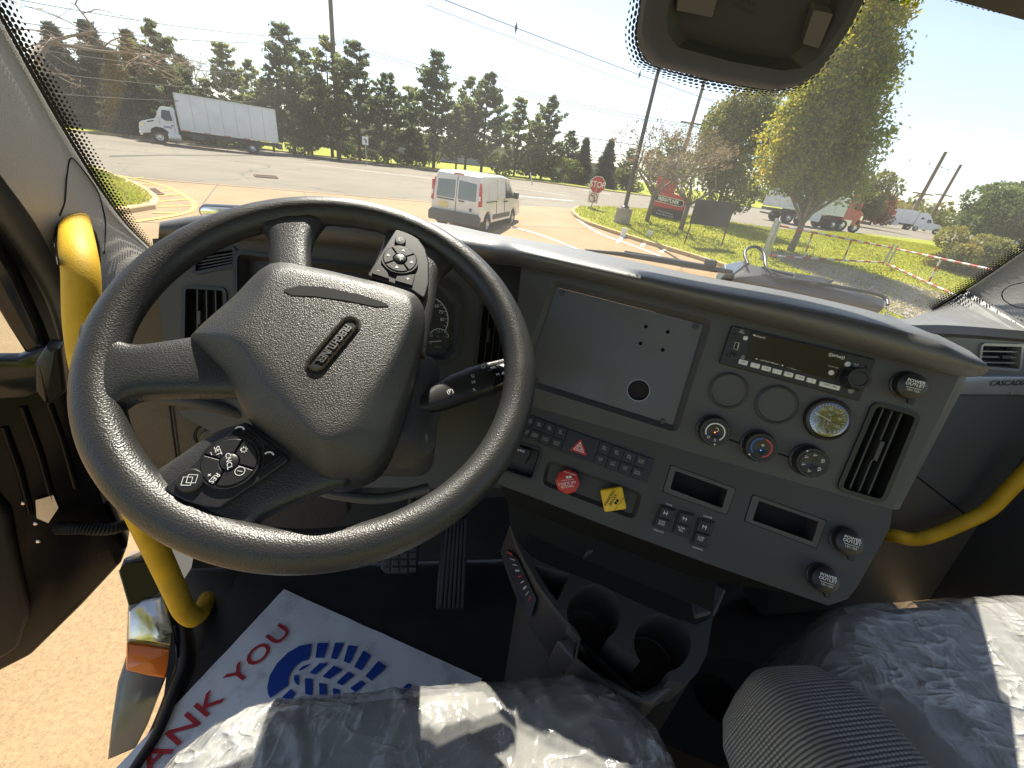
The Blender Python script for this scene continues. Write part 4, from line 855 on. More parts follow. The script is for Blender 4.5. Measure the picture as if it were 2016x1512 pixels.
for lo, mi, up_, wp, kind, k in st:
    def hh(p, h):
        a = PC.hit(p[0], p[1], h); b = PU.hit(p[0], p[1], h)
        return a if kind == 'C' else b if kind == 'U' else a.lerp(b, .55)
    Wp = ws_hit(wp[0], wp[1], .01); U_ = hh(up_, .022)
    rows[0].append(hh(lo, -.012)); rows[1].append(hh(lo, .022)); rows[2].append(hh(mi, .036)); rows[3].append(hh((.5*(mi[0]+up_[0]), .5*(mi[1]+up_[1])), .040)); rows[4].append(hh(up_, .030))
    rows[5].append(hh(up_, .030).lerp(Wp, .12)+ZV*.004); rows[6].append(hh(up_, .03).lerp(Wp, .6)+ZV*.002); rows[7].append(Wp)
grid('padded_top', [cat_pts(r, 5) for r in rows], m_pad, dash, True)
VM = rnd(PC.uvs([(950, 600), (1006, 608), (994, 728), (938, 720)]), .004); VL = rnd(PC.uvs([(366, 567), (441, 571), (446, 690), (364, 682)]), .006); VD = rnd(PC.uvs([(388, 502), (460, 490), (462, 520), (385, 536)]), .003)
# cluster side -------------------------------------------------------
plate_holes('cluster_panel', PC.uvs([(300, 470), (420, 462), (700, 478), (960, 512), (1032, 520), (1015, 690), (1002, 800), (985, 960), (600, 960), (330, 800), (318, 640)]),
            [(rnd(PC.uvs([(470, 500), (858, 548), (896, 572), (905, 600), (898, 690), (876, 708), (470, 700)]), .012), .03, .006, True), (VM, .05, .002, True), (VL, .05, .002, True), (VD, .05, .002, True)], PC, 0, m_dash, dash)
CP = PC.off(-.029)
clu = sheet('gauge_cluster', PC.uvs([(480, 510), (850, 552), (890, 600), (885, 690), (480, 690)], -.029), PC, -.0285, mat('cluster_face', (.02, .02, .021), .4), dash)
cs = CP.uv(836, 628, .001); rr = math.dist(CP.uv(836, 628), CP.uv(882, 630))
D_ = CP.off(.0012); a = math.radians
ribbon('speed_arc', arcp(cs, rr, a(100), a(-25), 30), .0014, D_, 0, m_white, clu)
for k in range(12): t = a(95-10*k); ribbon('tick', [(cs[0]+rr*.99*math.cos(t), cs[1]+rr*.99*math.sin(t)), (cs[0]+rr*(.86 if k % 2 else .92)*math.cos(t), cs[1]+rr*(.86 if k % 2 else .92)*math.sin(t))], .0009, D_, 0, m_white, clu)
for s, x, y in (('55', 849, 593), ('65', 860, 602.5), ('75', 868, 614.5), ('85', 871, 629)): text('numeral', s, D_, D_.uv(x, y), .0088, m_white, clu)
ct = CP.uv(864, 667); r2 = math.dist(CP.uv(864, 667), CP.uv(884, 667))
ribbon('temperature_arc', arcp(ct, r2, a(165), a(15), 18), .001, D_, 0, m_white, clu)
for k in range(9): t = a(165-150*k/8); ribbon('tick', [(ct[0]+r2*math.cos(t), ct[1]+r2*math.sin(t)), (ct[0]+r2*.8*math.cos(t), ct[1]+r2*.8*math.sin(t))], .0012, D_, 0, m_grey_print, clu)
for s, x, y in (('150', 849, 661), ('200', 863, 654), ('250', 879, 664), ('100', 847, 676), ('WATER', 862, 683), ('\u00b0F', 862, 663)): text('numeral', s, D_, D_.uv(x, y), .0042, m_grey_print, clu)
ribbon('needle', [D_.uv(844, 673), D_.uv(869, 671)], .0012, D_, .001, m_white, clu)
ringp('cluster_bezel', rnd(PC.uvs([(462, 492), (862, 540), (904, 566), (914, 598), (906, 696), (880, 717), (462, 708)]), .014), rnd(PC.uvs([(470, 500), (858, 548), (896, 572), (905, 600), (898, 690), (876, 708), (470, 700)]), .012), PC, 0, .006, m_blk, dash, hin=0, smooth=False)
vent(VM, PC, 3, tab=.3)
vent(VL, PC, 3, tab=.33)
vent(VD, PC, 4, slat_dir='h')
PK = Pl(TW(-.4, .74, 2.0), -TF*math.cos(math.radians(8))-ZV*math.sin(math.radians(8))+TR*.12, TR)
prism('knee_panel', rnd(PK.uvs([(240, 780), (330, 782), (520, 805), (640, 830), (690, 1010), (560, 1120), (330, 1060), (262, 900)]), .02), PK, -.04, 0, mat('knee_vinyl', (.060, .052, .046), .5, bump=.7, bscale=330, btype='grain'), dash, .008, True)
for dx in (0, 6): tube('panel_seam', [PK.hit(332+dx, 786, .001), PK.hit(340+dx, 850, .001), PK.hit(352+dx, 940, .001), PK.hit(372+dx, 1040, .001)], .0013, m_void if dx == 0 else m_body, dash, 6)
tube('trim_lip', cat_pts([PK.hit(322, 786, .005), PK.hit(380, 792, .012), PK.hit(440, 806, .012), PK.hit(480, 818, .006)], 6), .010, m_body, dash, 10)
kh = PK.uv(432, 862)
lh = lathe('headlight_switch', PK, kh, [(.043, -.001), (.043, .0015), (.038, .001), (.034, -.006)], m_void, dash, 40); lathe('dial', PK, kh, [(.031, -.006), (.031, .010), (.028, .013), (.014, .013), (.013, .009)], m_body, lh, 40)
text('lettering', 'O', PK.off(.0134), (kh[0]+.008, kh[1]+.019), .007, m_grey_print, lh)
# dark carcass behind
ob('carcass', *loops_mesh([[TW(-.62, .9, 2.22), TW(.28, .86, 2.30), TW(.28, .86, 1.72), TW(-.72, .9, 1.66)], [TW(-.62, 1.16, 2.2), TW(.28, 1.16, 2.3), TW(.28, 1.16, 1.66), TW(-.72, 1.16, 1.66)]]), m_body, dash)
# =================================================================== STEERING WHEEL
from mathutils import noise
_wa, _we = math.radians(161), math.radians(55.4)
WN = Vector((math.cos(_we)*math.sin(_wa), math.cos(_we)*math.cos(_wa), math.sin(_we)))
WP = Pl((-.2035, .4245, 2.3360), WN, TR)
wh = thing('steering_wheel', 'black leather-grained truck steering wheel turned well off centre', 'steering wheel', WP.p)
RR, rr_ = .2165, .0182
loops = []
for i in range(160):
    t = 2*math.pi*i/160; lp = []
    for j in range(20):
        p = 2*math.pi*j/20; r1 = rr_*(1.0+.10*math.cos(p)**2)
        # finger grips moulded on the inner side of the rim
        g = .0012*math.sin(t*46) if 1.05 < t < 2.2 and math.cos(p) < -.3 else 0
        lp.append(WP.w((RR+(r1+g)*math.cos(p))*math.cos(t), (RR+(r1+g)*math.cos(p))*math.sin(t), rr_*1.02*math.sin(p)))
    loops.append(lp)
loops.append(loops[0]); V, Fc = loops_mesh(loops, False, False); rim = ob('rim', V, Fc, m_lea, wh, True)
bm = bmesh.new(); bm.from_mesh(rim.data); bmesh.ops.remove_doubles(bm, verts=bm.verts, dist=1e-6); bmesh.ops.recalc_face_normals(bm, faces=bm.faces); bm.to_mesh(rim.data); bm.free()
def spoke(edges, b=.015, hc=-.005, m=m_lea):
    loops = []
    for p0, p1 in cat_edges(edges):
        a0, a1 = WP.w(*p0, hc), WP.w(*p1, hc); c_ = (a0+a1)/2; e = (a1-a0)/2
        loops.append([c_+e*math.copysign(abs(math.cos(t))**.62, math.cos(t))+WN*(b*math.copysign(abs(math.sin(t))**.62, math.sin(t))) for t in [2*math.pi*k/28 for k in range(28)]])
    V, Fc = loops_mesh(loops); return ob('spoke', V, Fc, m, wh, True)
def cat_edges(edges):
    A = cat_pts([Vector((*WP.uv(*p[0]), 0)) for p in edges], 5); B = cat_pts([Vector((*WP.uv(*p[1]), 0)) for p in edges], 5); return [((p.x, p.y), (q.x, q.y)) for p, q in zip(A, B)]
spoke([((170, 640), (180, 890)), ((205, 652), (208, 850)), ((235, 672), (236, 806)), ((275, 683), (268, 786)), ((330, 677), (330, 781)), ((400, 666), (420, 780)), ((470, 660), (500, 782))], .0165, -.002)
spoke([((492, 416), (650, 424)), ((508, 444), (630, 447)), ((523, 464), (617, 468)), ((528, 492), (612, 494)), ((530, 530), (613, 535)), ((532, 580), (614, 582))], .015)
spoke([((740, 415), (915, 495)), ((758, 446), (888, 522)), ((752, 480), (866, 545)), ((735, 520), (856, 600)), ((720, 560), (838, 700))], .014, -.008)
spoke([((292, 935), (490, 1070)), ((322, 915), (502, 1036)), ((360, 890), (522, 1016)), ((420, 850), (592, 985)), ((480, 830), (690, 948))], .0155, -.007)
# hub -----------------------------------------------------------------
hubpx = [(532, 521), (615, 528), (705, 548), (795, 571), (826, 590), (838, 628), (822, 715), (790, 820), (748, 905), (676, 938), (634, 936), (590, 905), (528, 858), (482, 818), (446, 742), (380, 672), (382, 650), (452, 590)]
hubin = [(538, 535), (618, 541), (706, 560), (788, 584), (808, 600), (806, 632), (770, 712), (722, 785), (690, 835), (652, 858), (630, 856), (606, 836), (560, 780), (528, 738), (490, 690), (468, 668), (470, 648), (508, 590)]
ho = [Vector((*WP.uv(x, y, .012), 0)) for x, y in hubpx]; hi_ = [Vector((*WP.uv(x, y, .043), 0)) for x, y in hubin]
ho, hi_ = cat_pts(ho, 4, True), cat_pts(hi_, 4, True); hc_ = sum(hi_, Vector())/len(hi_)
def hlp(k, h): return [WP.w((a.lerp(b, k)).x, (a.lerp(b, k)).y, h) for a, b in zip(ho, hi_)]
def hcp(k, h): return [WP.w((hc_.lerp(b, k)).x, (hc_.lerp(b, k)).y, h) for b in hi_]
V, Fc = loops_mesh([hlp(-.02, -.05), hlp(0, -.012), hlp(0, .006), hlp(.03, .012), hlp(.10, .0175), hlp(.22, .0225), hlp(.4, .0285), hlp(.6, .0345), hlp(.78, .0392), hlp(.92, .0424), hcp(.985, .0434), hcp(.93, .0442), hcp(.8, .0445), hcp(.5, .0447), hcp(.1, .0448)], True, True)
ob('hub', V, Fc, m_hub, wh, True)
HT = WP.off(.0444)
gs = [HT.uv(*p) for p in [(556, 572), (590, 563), (640, 566), (705, 580), (752, 594), (770, 604), (740, 604), (680, 592), (620, 584), (575, 582)]]
prism('hub_groove', rnd(gs, .002), HT, -.004, .0008, m_void, wh)
B_ = WP.off(.0450)
e0, e1 = Vector(B_.uv(700, 627)), Vector(B_.uv(612, 732)); dd = (e1-e0).normalized(); nn_ = Vector((-dd.y, dd.x)); hwid = .0098
def stad(k):
    a0 = e0+dd*hwid; a1 = e1-dd*hwid; out = []
    th = math.atan2(dd.y, dd.x)
    for i in range(13): t = th+math.pi/2+math.pi*i/12; out.append((a0.x+k*math.cos(t), a0.y+k*math.sin(t)))
    for i in range(13): t = th-math.pi/2+math.pi*i/12; out.append((a1.x+k*math.cos(t), a1.y+k*math.sin(t)))
    return out
bd = prism('badge', stad(hwid*1.12), B_, -.003, .0006, m_void, wh)
ringp('badge_rim', stad(hwid*.90), stad(hwid*.66), B_, .0006, .0024, m_chrome, bd, hin=.0008, smooth=False)
sheet('badge_field', stad(hwid*.68), B_, .0009, m_blk, bd)
mid = (e0+e1)/2; text('lettering', 'FREIGHTLINER', B_.off(.001), (mid.x, mid.y), .0108, m_satin, bd, math.atan2(dd.y, dd.x), h=.0004, sx=.74, thick=.0004, bold=.0002)
# button pods ----------------------------------------------------------
def pod(outline, href, cpx, rpx, cr, labels, extra):
    p = prism('button_pod', rnd(WP.uvs(outline, href), .004), WP, -.004, href, m_switch, wh, .0016)
    Q = WP.off(href); c_ = Vector(Q.uv(*cpx)); r = math.dist(Q.uv(*cpx), Q.uv(cpx[0]+rpx, cpx[1])); rc = r*cr
    ringp('ring', ell(c_, r*1.08, n=40), ell(c_, r*.99, n=40), Q, 0, .0028, m_blk, p, hin=0)
    for k in range(4):
        a0 = math.radians(24+90*k+extra[0]+2.5); a1 = math.radians(24+90*(k+1)+extra[0]-2.5)
        pts = arcp(c_, r*.97, a0, a1, 10)+arcp(c_, rc*1.12, a1-.04, a0+.04, 6)
        prism('arrow_button', pts, Q, 0, .0036, m_switch, p, .0008)
    lathe('centre_button', Q, c_, [(rc, 0), (rc, .0040), (rc*.8, .005), (.0002, .0052)], m_switch, p, 28)
    return p, Q, c_, r
p1, Q1, c1, r1 = pod(Z5([(720, 207), (815, 228), (905, 285), (958, 360), (985, 470), (985, 640), (950, 760), (850, 690), (660, 625), (492, 575)]), .012, (787.5, 513), 33, .36, None, (10,))
lathe('seat_button', Q1, Q1.uv(788, 476), [(.0072, 0), (.0072, .002), (.0062, .003), (.0005, .0032)], m_switch, p1, 28)
text('icon', 'L\u00b7', Q1.off(.0034), Q1.uv(788, 476), .007, m_white, p1, math.radians(0))
for a_ in (79, -11, 169, 259):
    t = math.radians(a_); q = c1+Vector((math.cos(t), math.sin(t)))*r1*.70; d = Vector((math.cos(t), math.sin(t))); e = Vector((-d.y, d.x))
    if a_ == 79: t2 = math.radians(79)
    sheet('arrow_print', [tuple(q+Vector((0, .0026))), tuple(q+Vector((-.0024, -.0016))), tuple(q+Vector((.0024, -.0016)))], Q1, .0039, m_white, p1)
text('lettering', 'OK', Q1.off(.0052), tuple(c1), .0066, m_white, p1, math.radians(-60), h=.0003)
for s, x, y, pts in (('-', 745, 534, [(590, 478), (660, 560), (672, 608), (530, 562)]), ('+', 803, 551, [(730, 585), (875, 570), (855, 660), (715, 620)])):
    prism('volume_button', rnd(Q1.uvs(Z5(pts)), .001), Q1, 0, .0016, m_switch, p1, .0005); text('lettering', s, Q1.off(.0017), Q1.uv(x, y), .010, m_white, p1, h=.0002)
Z3 = zc(300, 780, 4.032)
p2, Q2, c2, r2_ = pod(Z3([(718, 195), (900, 345), (1095, 500), (960, 600), (720, 760), (530, 888), (420, 880), (250, 830), (75, 735), (300, 545), (560, 330)]), .014, (454, 911), 55, .32, None, (50,))
lathe('page_button', Q2, Q2.uv(376, 947), [(.0108, 0), (.0108, .002), (.0095, .0034), (.0005, .0036)], m_switch, p2, 28)
for dx, dy in ((-.0015, -.001), (.0018, .0012)):
    q = Vector(Q2.uv(376, 947))+Vector((dx, dy)); s = .0036; ribbon('icon', [(q.x-s, q.y-s), (q.x+s, q.y-s), (q.x+s, q.y+s), (q.x-s, q.y+s), (q.x-s, q.y-s)], .0006, Q2, .0038, m_white, p2)
text('lettering', 'CNCL', Q2.off(.0052), tuple(c2), .0060, m_white, p2, math.radians(-70), h=.0003)
for s, x, y, ro in (('SET\n\u2212', 425, 893, -60), ('RES\n+', 420, 940, -120), ('\u2600', 482, 888, -60), ('\u2298', 474, 930, -60)):
    text('lettering', s, Q2.off(.0037), Q2.uv(x, y), .0062, m_white, p2, math.radians(ro), h=.0003, line=.9)
for pts, ic in (([(695, 225), (835, 330), (790, 362), (680, 325), (590, 330)], (472, 850)), ([(880, 378), (1025, 482), (870, 590), (878, 480)], (530, 900))):
    prism('phone_button', rnd(Q2.uvs(Z3(pts)), .001), Q2, 0, .0020, m_gloss, p2, .0006)
    q = Q2.uv(*ic); ribbon('icon', arcp(q, .0042, math.radians(20), math.radians(150), 10), .0016, Q2, .0023, m_white, p2)
# column, shroud and shift stalk ------------------------------------------
colm = thing('steering_column', 'black steering column shroud with the gear selector stalk behind the wheel', 'steering column', WP.w(0, -.03, -.25))
cc0 = WP.uv(735, 830, -.07)
def sect(h, a, b, cu0, cv0): return [WP.w(cu0+x, cv0+y, h) for x, y in rnd([(-a, -b), (a, -b), (a, b), (-a, b)], .03, 5)]
V, Fc = loops_mesh([sect(-.045, .075, .06, .02, -.025), sect(-.07, .092, .075, .03, -.03), sect(-.16, .092, .085, .035, -.02), sect(-.34, .08, .09, .03, .05)]); ob('shroud', V, Fc, m_body, colm, True, 40)
S_ = WP.off(-.058)
sA, sB = S_.hit(838, 792), S_.hit(1028, 728); ax = (sB-sA).normalized(); up = (WN-ax*WN.dot(ax)).normalized(); sd_ = ax.cross(up)
if (S_.hit(838, 740)-sA).dot(sd_) < 0: sd_ = -sd_
L_ = (sB-sA).length
def ssec(t, a, b, da=0): return [sA+ax*(L_*t)+sd_*(da+a*math.copysign(abs(math.cos(q))**.7, math.cos(q)))+up*(b*math.copysign(abs(math.sin(q))**.7, math.sin(q))) for q in [2*math.pi*k/24 for k in range(24)]]
V, Fc = loops_mesh([ssec(-.10, .010, .010), ssec(0, .013, .012, -.002), ssec(.12, .018, .014, 0), ssec(.3, .0215, .015, .003), ssec(.55, .0225, .0155, .004), ssec(.66, .0225, .0155, .004)]); stk = ob('shift_stalk', V, Fc, m_switch, colm, True, 40)
V, Fc = loops_mesh([ssec(.62, .0170, .0165, -.002), ssec(.64, .0178, .0172, -.002), ssec(.72, .0178, .0172, -.002), ssec(.735, .015, .015, -.002)]); ob('selector_ring', V, Fc, m_gloss, stk, True, 40)
V, Fc = loops_mesh([ssec(.735, .0172, .0168, -.001), ssec(.78, .0182, .0172, -.001), ssec(.96, .0170, .016, -.001), ssec(1.0, .012, .012, -.001)]); ob('stalk_end', V, Fc, m_blk, stk, True, 40)
V, Fc = loops_mesh([ssec(.42, .005, .006, .021), ssec(.48, .006, .007, .022), ssec(.95, .006, .007, .017), ssec(1.0, .004, .005, .016)]); ob('wiper_lever', V, Fc, m_lea, stk, True)
SU = Pl(sA+ax*(L_*.5)+up*.0172, up, ax)
rot0 = 0 if SU.v.dot(sd_) > 0 else 0
for s, x, y in (('R', 934, 768), ('N', 932, 753), ('D', 931, 741), ('M', 980, 738), ('\u25C4', 990, 736)): text('lettering', s, SU, SU.uv(x, y), .0065, m_white, stk, h=.0008)
text('lettering', '(P)', SU, SU.uv(886, 770), .008, m_white, stk, h=-.0005)
text('lettering', 'O I', SU, SU.uv(954, 722), .008, m_white, stk, h=.0015)
prism('indicator_housing', rnd(S_.uvs([(822, 742), (860, 748), (872, 800), (855, 850), (822, 852), (818, 800)]), .008), S_, -.05, -.004, m_body, colm, .008, True)
tube('lower_lip', cat_pts([WP.w(x, y, -.14) for x, y in ((-.05, -.12), (.0, -.135), (.06, -.14), (.12, -.125))], 6), .007, m_body, colm, 8)
# pedals -------------------------------------------------------------------
pd = Pl(TW(.02, .80, FLZ+.10), -TF*.62+ZV*.78, TR)
acc = thing('accelerator_pedal', 'long black accelerator pedal with lengthwise ribs', 'pedal', pd.p)
prism('pad', rnd(pd.uvs([(876, 1012), (922, 1012), (916, 1205), (858, 1200), (862, 1130)]), .008), pd, -.012, 0, m_blk, acc, .004, True)
for k in range(6):
    t = (k+.5)/6; prism('rib', [pd.uv(x, y) for x, y in ((878+42*t-2.4, 1022), (878+42*t+2.4, 1022), (862+52*t+2.6, 1196), (862+52*t-2.6, 1196))], pd, 0, .005, m_body, acc, .001)
pb_ = Pl(TW(-.17, .86, FLZ+.16), -TF*.75+ZV*.66, TR)
brk = thing('brake_pedal', 'black brake pedal with a square grid tread', 'pedal', pb_.p)
prism('pad', rnd(pb_.uvs([(748, 1070), (826, 1068), (822, 1122), (806, 1132), (760, 1131), (750, 1122)]), .006), pb_, -.012, 0, m_blk, brk, .004, True)
for i in range(4):
    for j in range(4):
        x0 = 755+17*i; y0 = 1074+14*j; prism('tread_block', pb_.uvs([(x0, y0), (x0+13, y0), (x0+12.6, y0+10.5), (x0+.4, y0+10.5)]), pb_, 0, .004, m_body, brk, .001)
tube('arm', [pb_.hit(790, 1085, -.01), pb_.hit(802, 1020, .02), pb_.hit(815, 960, .06)], .014, m_blk, brk, 8)
# centre console -------------------------------------------------------------
con = thing('console_tray', 'dark plastic lower console with two cup holders', 'cup holder', TW(.3, .5, FLZ))
ZB = zc(940, 1000, 3.6); CTZ = 1.885; CT = Pl((0, 0, CTZ), TF*-.10+ZV, TR)
CT = Pl(CT.hit(1168, 1205), CT.n, TR)
def ellpx(c, rx, ry, a0, a1, n=22, rot=0): return [(c[0]+rx*math.cos(a)*math.cos(rot)-ry*math.sin(a)*math.sin(rot), c[1]+rx*math.cos(a)*math.sin(rot)+ry*math.sin(a)*math.cos(rot)) for a in [math.radians(a0+(a1-a0)*i/n) for i in range(n+1)]]
cup1 = ellpx((825, 745), 190, 208, 118, 418); cup2 = ellpx((1312, 955), 203, 212, 142, 440)
left_e = [(232, 118), (262, 215), (330, 365), (430, 545), (560, 720), (690, 852)]
outl = left_e+cup1+[(1000, 985), (1100, 1040)]+cup2+[(1352, 1225), (1465, 1242), (1560, 1165), (1625, 1040), (1655, 850), (1668, 770), (1545, 828), (1200, 700), (860, 540), (385, 345)]
outl = CT.uvs(ZB(outl))
pkt = rnd(CT.uvs(ZB([(385, 395), (655, 470), (565, 665), (510, 590)])), .004)
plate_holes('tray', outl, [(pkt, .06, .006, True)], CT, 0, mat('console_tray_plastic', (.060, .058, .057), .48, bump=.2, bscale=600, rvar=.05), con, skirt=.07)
sheet('cup_floor', CT.uvs(ZB([(560, 700), (1010, 560), (1540, 780), (1620, 1050), (1400, 1290), (1180, 1290), (700, 1080)])), CT, -.072, mat('cup_mat', (.030, .026, .022), .7), con)
for cen, rx in (((825, 745), .036), ((1312, 955), .038)):
    c_ = CT.uv(*ZB([cen])[0]); tube('cup_ring', [CT.w(c_[0]+rx*math.cos(t), c_[1]+rx*math.sin(t), -.066) for t in [2*math.pi*i/40 for i in range(40)]], .0016, m_dash, con, 6, closed=True)
prism('front_lip', rnd(CT.uvs(ZB([(690, 852), (735, 895), (705, 1065), (860, 1175), (1060, 1265), (1200, 1290), (1340, 1208), (1440, 1245), (1340, 1310), (1255, 1385), (1180, 1380), (1000, 1310), (840, 1215), (690, 1085), (560, 930)]), -.02), .004), CT, -.10, -.022, MATS['console_tray_plastic'], con, .006, True)
# back shelf and the wall up to the panel
r0_ = [PLO.hit(x, y, -.04) for x, y in [(985, 955), (1040, 975), (1200, 1038), (1400, 1112), (1560, 1168)]]
r1_ = [Pl(CT.w(0, 0, .05), CT.n, TR).hit(*p)-TF*-.03 for p in ZB([(232, 60), (420, 130), (830, 300), (1480, 560), (1760, 640)])]
r2b = [CT.hit(*p, h=.012) for p in ZB([(232, 128), (480, 235), (780, 375), (1480, 665), (1670, 755)])]
r3_ = [CT.hit(*p) for p in ZB([(240, 130), (385, 345), (860, 540), (1300, 738), (1545, 828)])]
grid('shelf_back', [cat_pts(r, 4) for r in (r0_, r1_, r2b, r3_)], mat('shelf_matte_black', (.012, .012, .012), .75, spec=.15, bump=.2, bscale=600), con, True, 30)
prism('shelf_divider', [CT.uv(*p) for p in ZB([(770, 240), (840, 235), (790, 375), (735, 390)])], CT, .0, .03, m_body, con, .003)
prism('shelf_end', rnd([CT.uv(*p) for p in ZB([(1545, 520), (1745, 605), (1670, 770), (1530, 800), (1480, 665)])], .004), CT, -.01, .014, m_body, con, .004)
top_ = [CT.hit(*p, h=-.003) for p in ZB(left_e+[(735, 895), (705, 1065), (860, 1190), (1000, 1300)])]
midr = [p-ZV*.075+TR*(-.010) for p in top_]; bot_ = [p-ZV*.135+TR*.012 for p in top_]
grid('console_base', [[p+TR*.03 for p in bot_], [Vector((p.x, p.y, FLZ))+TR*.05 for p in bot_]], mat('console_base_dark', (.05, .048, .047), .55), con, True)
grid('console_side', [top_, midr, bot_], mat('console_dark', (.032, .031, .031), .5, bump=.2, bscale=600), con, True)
top2 = [CT.hit(*p, h=-.05) for p in ZB([(735, 895), (1000, 1200), (1250, 1370), (1500, 1240), (1668, 770), (1760, 640)])]
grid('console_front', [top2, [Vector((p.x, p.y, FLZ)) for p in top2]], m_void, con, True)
# sticker on the console side
sa, sb_, sc_, sd2 = [top_[1].lerp(midr[1], .1)]*4
SK = Pl(top_[2].lerp(midr[2], .2), (top_[3]-top_[2]).cross(midr[2]-top_[2]), TF)
if SK.n.dot(TR) > 0: SK = Pl(SK.p, -SK.n, SK.u)
stp = [SK.uv(*p) for p in ZB([(228, 290), (300, 360), (430, 640), (395, 770), (350, 740), (212, 390)])]
stick = prism('warning_sticker', rnd(stp, .003), SK, .002, .004, m_gloss, con)
for i in range(9):
    t = i/9; a = ZB([(228+165*t, 310+390*t)])[0]; b = ZB([(262+150*t, 330+330*t)])[0]
    ribbon('sticker_print', [SK.uv(*a), SK.uv(*b)], .0016 if i % 3 else .003, SK, .0046, m_grey_print if i % 4 else m_pred, stick)
# lower rear cup holder
LT = Pl((0, 0, 1.66), ZV, TR); cl = LT.uv(1412, 1372)
ltr = plate_holes('rear_tray', rnd(LT.uvs([(1330, 1290), (1480, 1300), (1560, 1420), (1420, 1512), (1250, 1440)]), .02), [(ell(cl, .046, n=30), .07, .004, True)], LT, 0, m_void, con, skirt=.2)
# paper mat --------------------------------------------------------------------
FL = Pl((0, 0, FLZ), ZV, TR)
pa = Vector(FL.uv(560, 1163)); d1 = (Vector(FL.uv(930, 1330))-pa).normalized(); d2 = Vector((d1.y, -d1.x)); 
if d2.dot(Vector(FL.uv(310, 1445))-pa) < 0: d2 = -d2
pm = thing('paper_floor_mat', 'white paper floor mat printed in red and blue with shoe scuffs under the steering wheel', 'floor mat', FL.w(*pa, .002))
nx, ny = 30, 22; rowsP = []
for j in range(ny+1):
    rowsP.append([FL.w(*(pa+d1*(.66*i/nx)+d2*(.48*j/ny)), .003+.0035*(1+noise.noise(Vector((i*.35, j*.4, 3))))*(1 if 0 < i < nx else 1.3)) for i in range(nx+1)])
def paper_mat():
    m = bpy.data.materials.new('mat_paper_scuffed'); m.use_nodes = True; N = m.node_tree.nodes; L = m.node_tree.links; b = N['Principled BSDF']; b.inputs['Roughness'].default_value = .7
    tc = N.new('ShaderNodeTexCoord'); nz = N.new('ShaderNodeTexNoise'); nz.inputs['Scale'].default_value = 11; nz.inputs['Detail'].default_value = 8; nz.inputs['Roughness'].default_value = .7; L.new(tc.outputs['Object'], nz.inputs[0])
    cr = N.new('ShaderNodeValToRGB'); e = cr.color_ramp.elements; e[0].position = .33; e[0].color = (.66, .65, .66, 1); e[1].position = .48; e[1].color = (.94, .94, .93, 1); L.new(nz.outputs['Fac'], cr.inputs[0]); L.new(cr.outputs[0], b.inputs['Base Color']); return m
grid('sheet', rowsP, paper_mat(), pm, True)
FT = FL.off(.0105)
Zp = zc(400, 1100, 3.36)
prints = [[(718, 560), (640, 575), (560, 620), (490, 690), (440, 770), (423, 850), (430, 900), (445, 922), (565, 835), (560, 800), (575, 755), (610, 710), (650, 680), (700, 665)],
 [(755, 556), (828, 556), (800, 655), (742, 655)], [(872, 555), (932, 556), (885, 665), (845, 658)], [(960, 570), (1020, 580), (970, 695), (928, 678)], [(1060, 605), (1110, 640), (1048, 740), (998, 715)], [(1160, 675), (1212, 715), (1115, 808), (1072, 775)],
 [(625, 740), (660, 710), (720, 692), (690, 712), (650, 738)], [(770, 690), (830, 690), (745, 765), (702, 755)], [(865, 705), (925, 735), (835, 795), (788, 780)], [(960, 745), (1005, 768), (920, 838), (880, 820)], [(1045, 803), (1078, 825), (1010, 885), (970, 855)],
 [(605, 768), (632, 768), (635, 845), (608, 820), (598, 790)], [(672, 790), (722, 795), (722, 905), (675, 895)], [(765, 818), (815, 830), (818, 910), (770, 905)], [(858, 853), (905, 868), (905, 930), (860, 925)], [(580, 860), (612, 890), (560, 965), (470, 965)], [(640, 920), (665, 935), (600, 1010), (560, 1000)], [(1355, 822), (1385, 835), (1320, 900), (1290, 880)]]
for p in prints: sheet('blue_print', rnd(FT.uvs(Zp(p)), .0025, 3), FT, 0, m_pblue, pm)
ta, tb_ = Vector(FT.uv(545, 1258)), Vector(FT.uv(392, 1410)); td = (ta-tb_).normalized()
hgt = math.dist(FT.uv(524, 1240), FT.uv(562, 1262))
mid_ = Vector(FT.uv(452, 1345)); 
tt = text('red_print', 'THANK YOU', FT, (0, 0), .067, m_pred, pm, 0, h=.0003, sx=1.12, bold=.0008, space=1.08)
# place: end of the word at the U
ue = Vector(FT.uv(549, 1250)); xs = [v.co for v in tt.data.vertices]; wmax = max((Vector(v)-FT.p).dot(FT.u) for v in xs)
ca, sa_ = td.x, td.y
for v in tt.data.vertices:
    q = Vector(v.co)-FT.p; x, y = q.dot(FT.u)-wmax+.024, q.dot(FT.v); v.co = FT.w(ue.x+x*ca-y*sa_, ue.y+x*sa_+y*ca, .0003)
pm2 = thing('paper_floor_mat', 'corner of a white paper mat on the passenger floor below the dashboard', 'floor mat', TW(1.6, .6, FLZ))
grid('sheet', [[TW(x, y, FLZ+.006+.003*noise.noise(Vector((x*5, y*5, 0)))) for x in [1.48+.03*i for i in range(8)]] for y in [.30+.09*j for j in range(7)]], m_paper, pm2, True)
sheet('blue_print', FT.uvs([(1682, 1158), (1695, 1152), (1712, 1168), (1698, 1178)]), FT, .002, m_pblue, pm2)

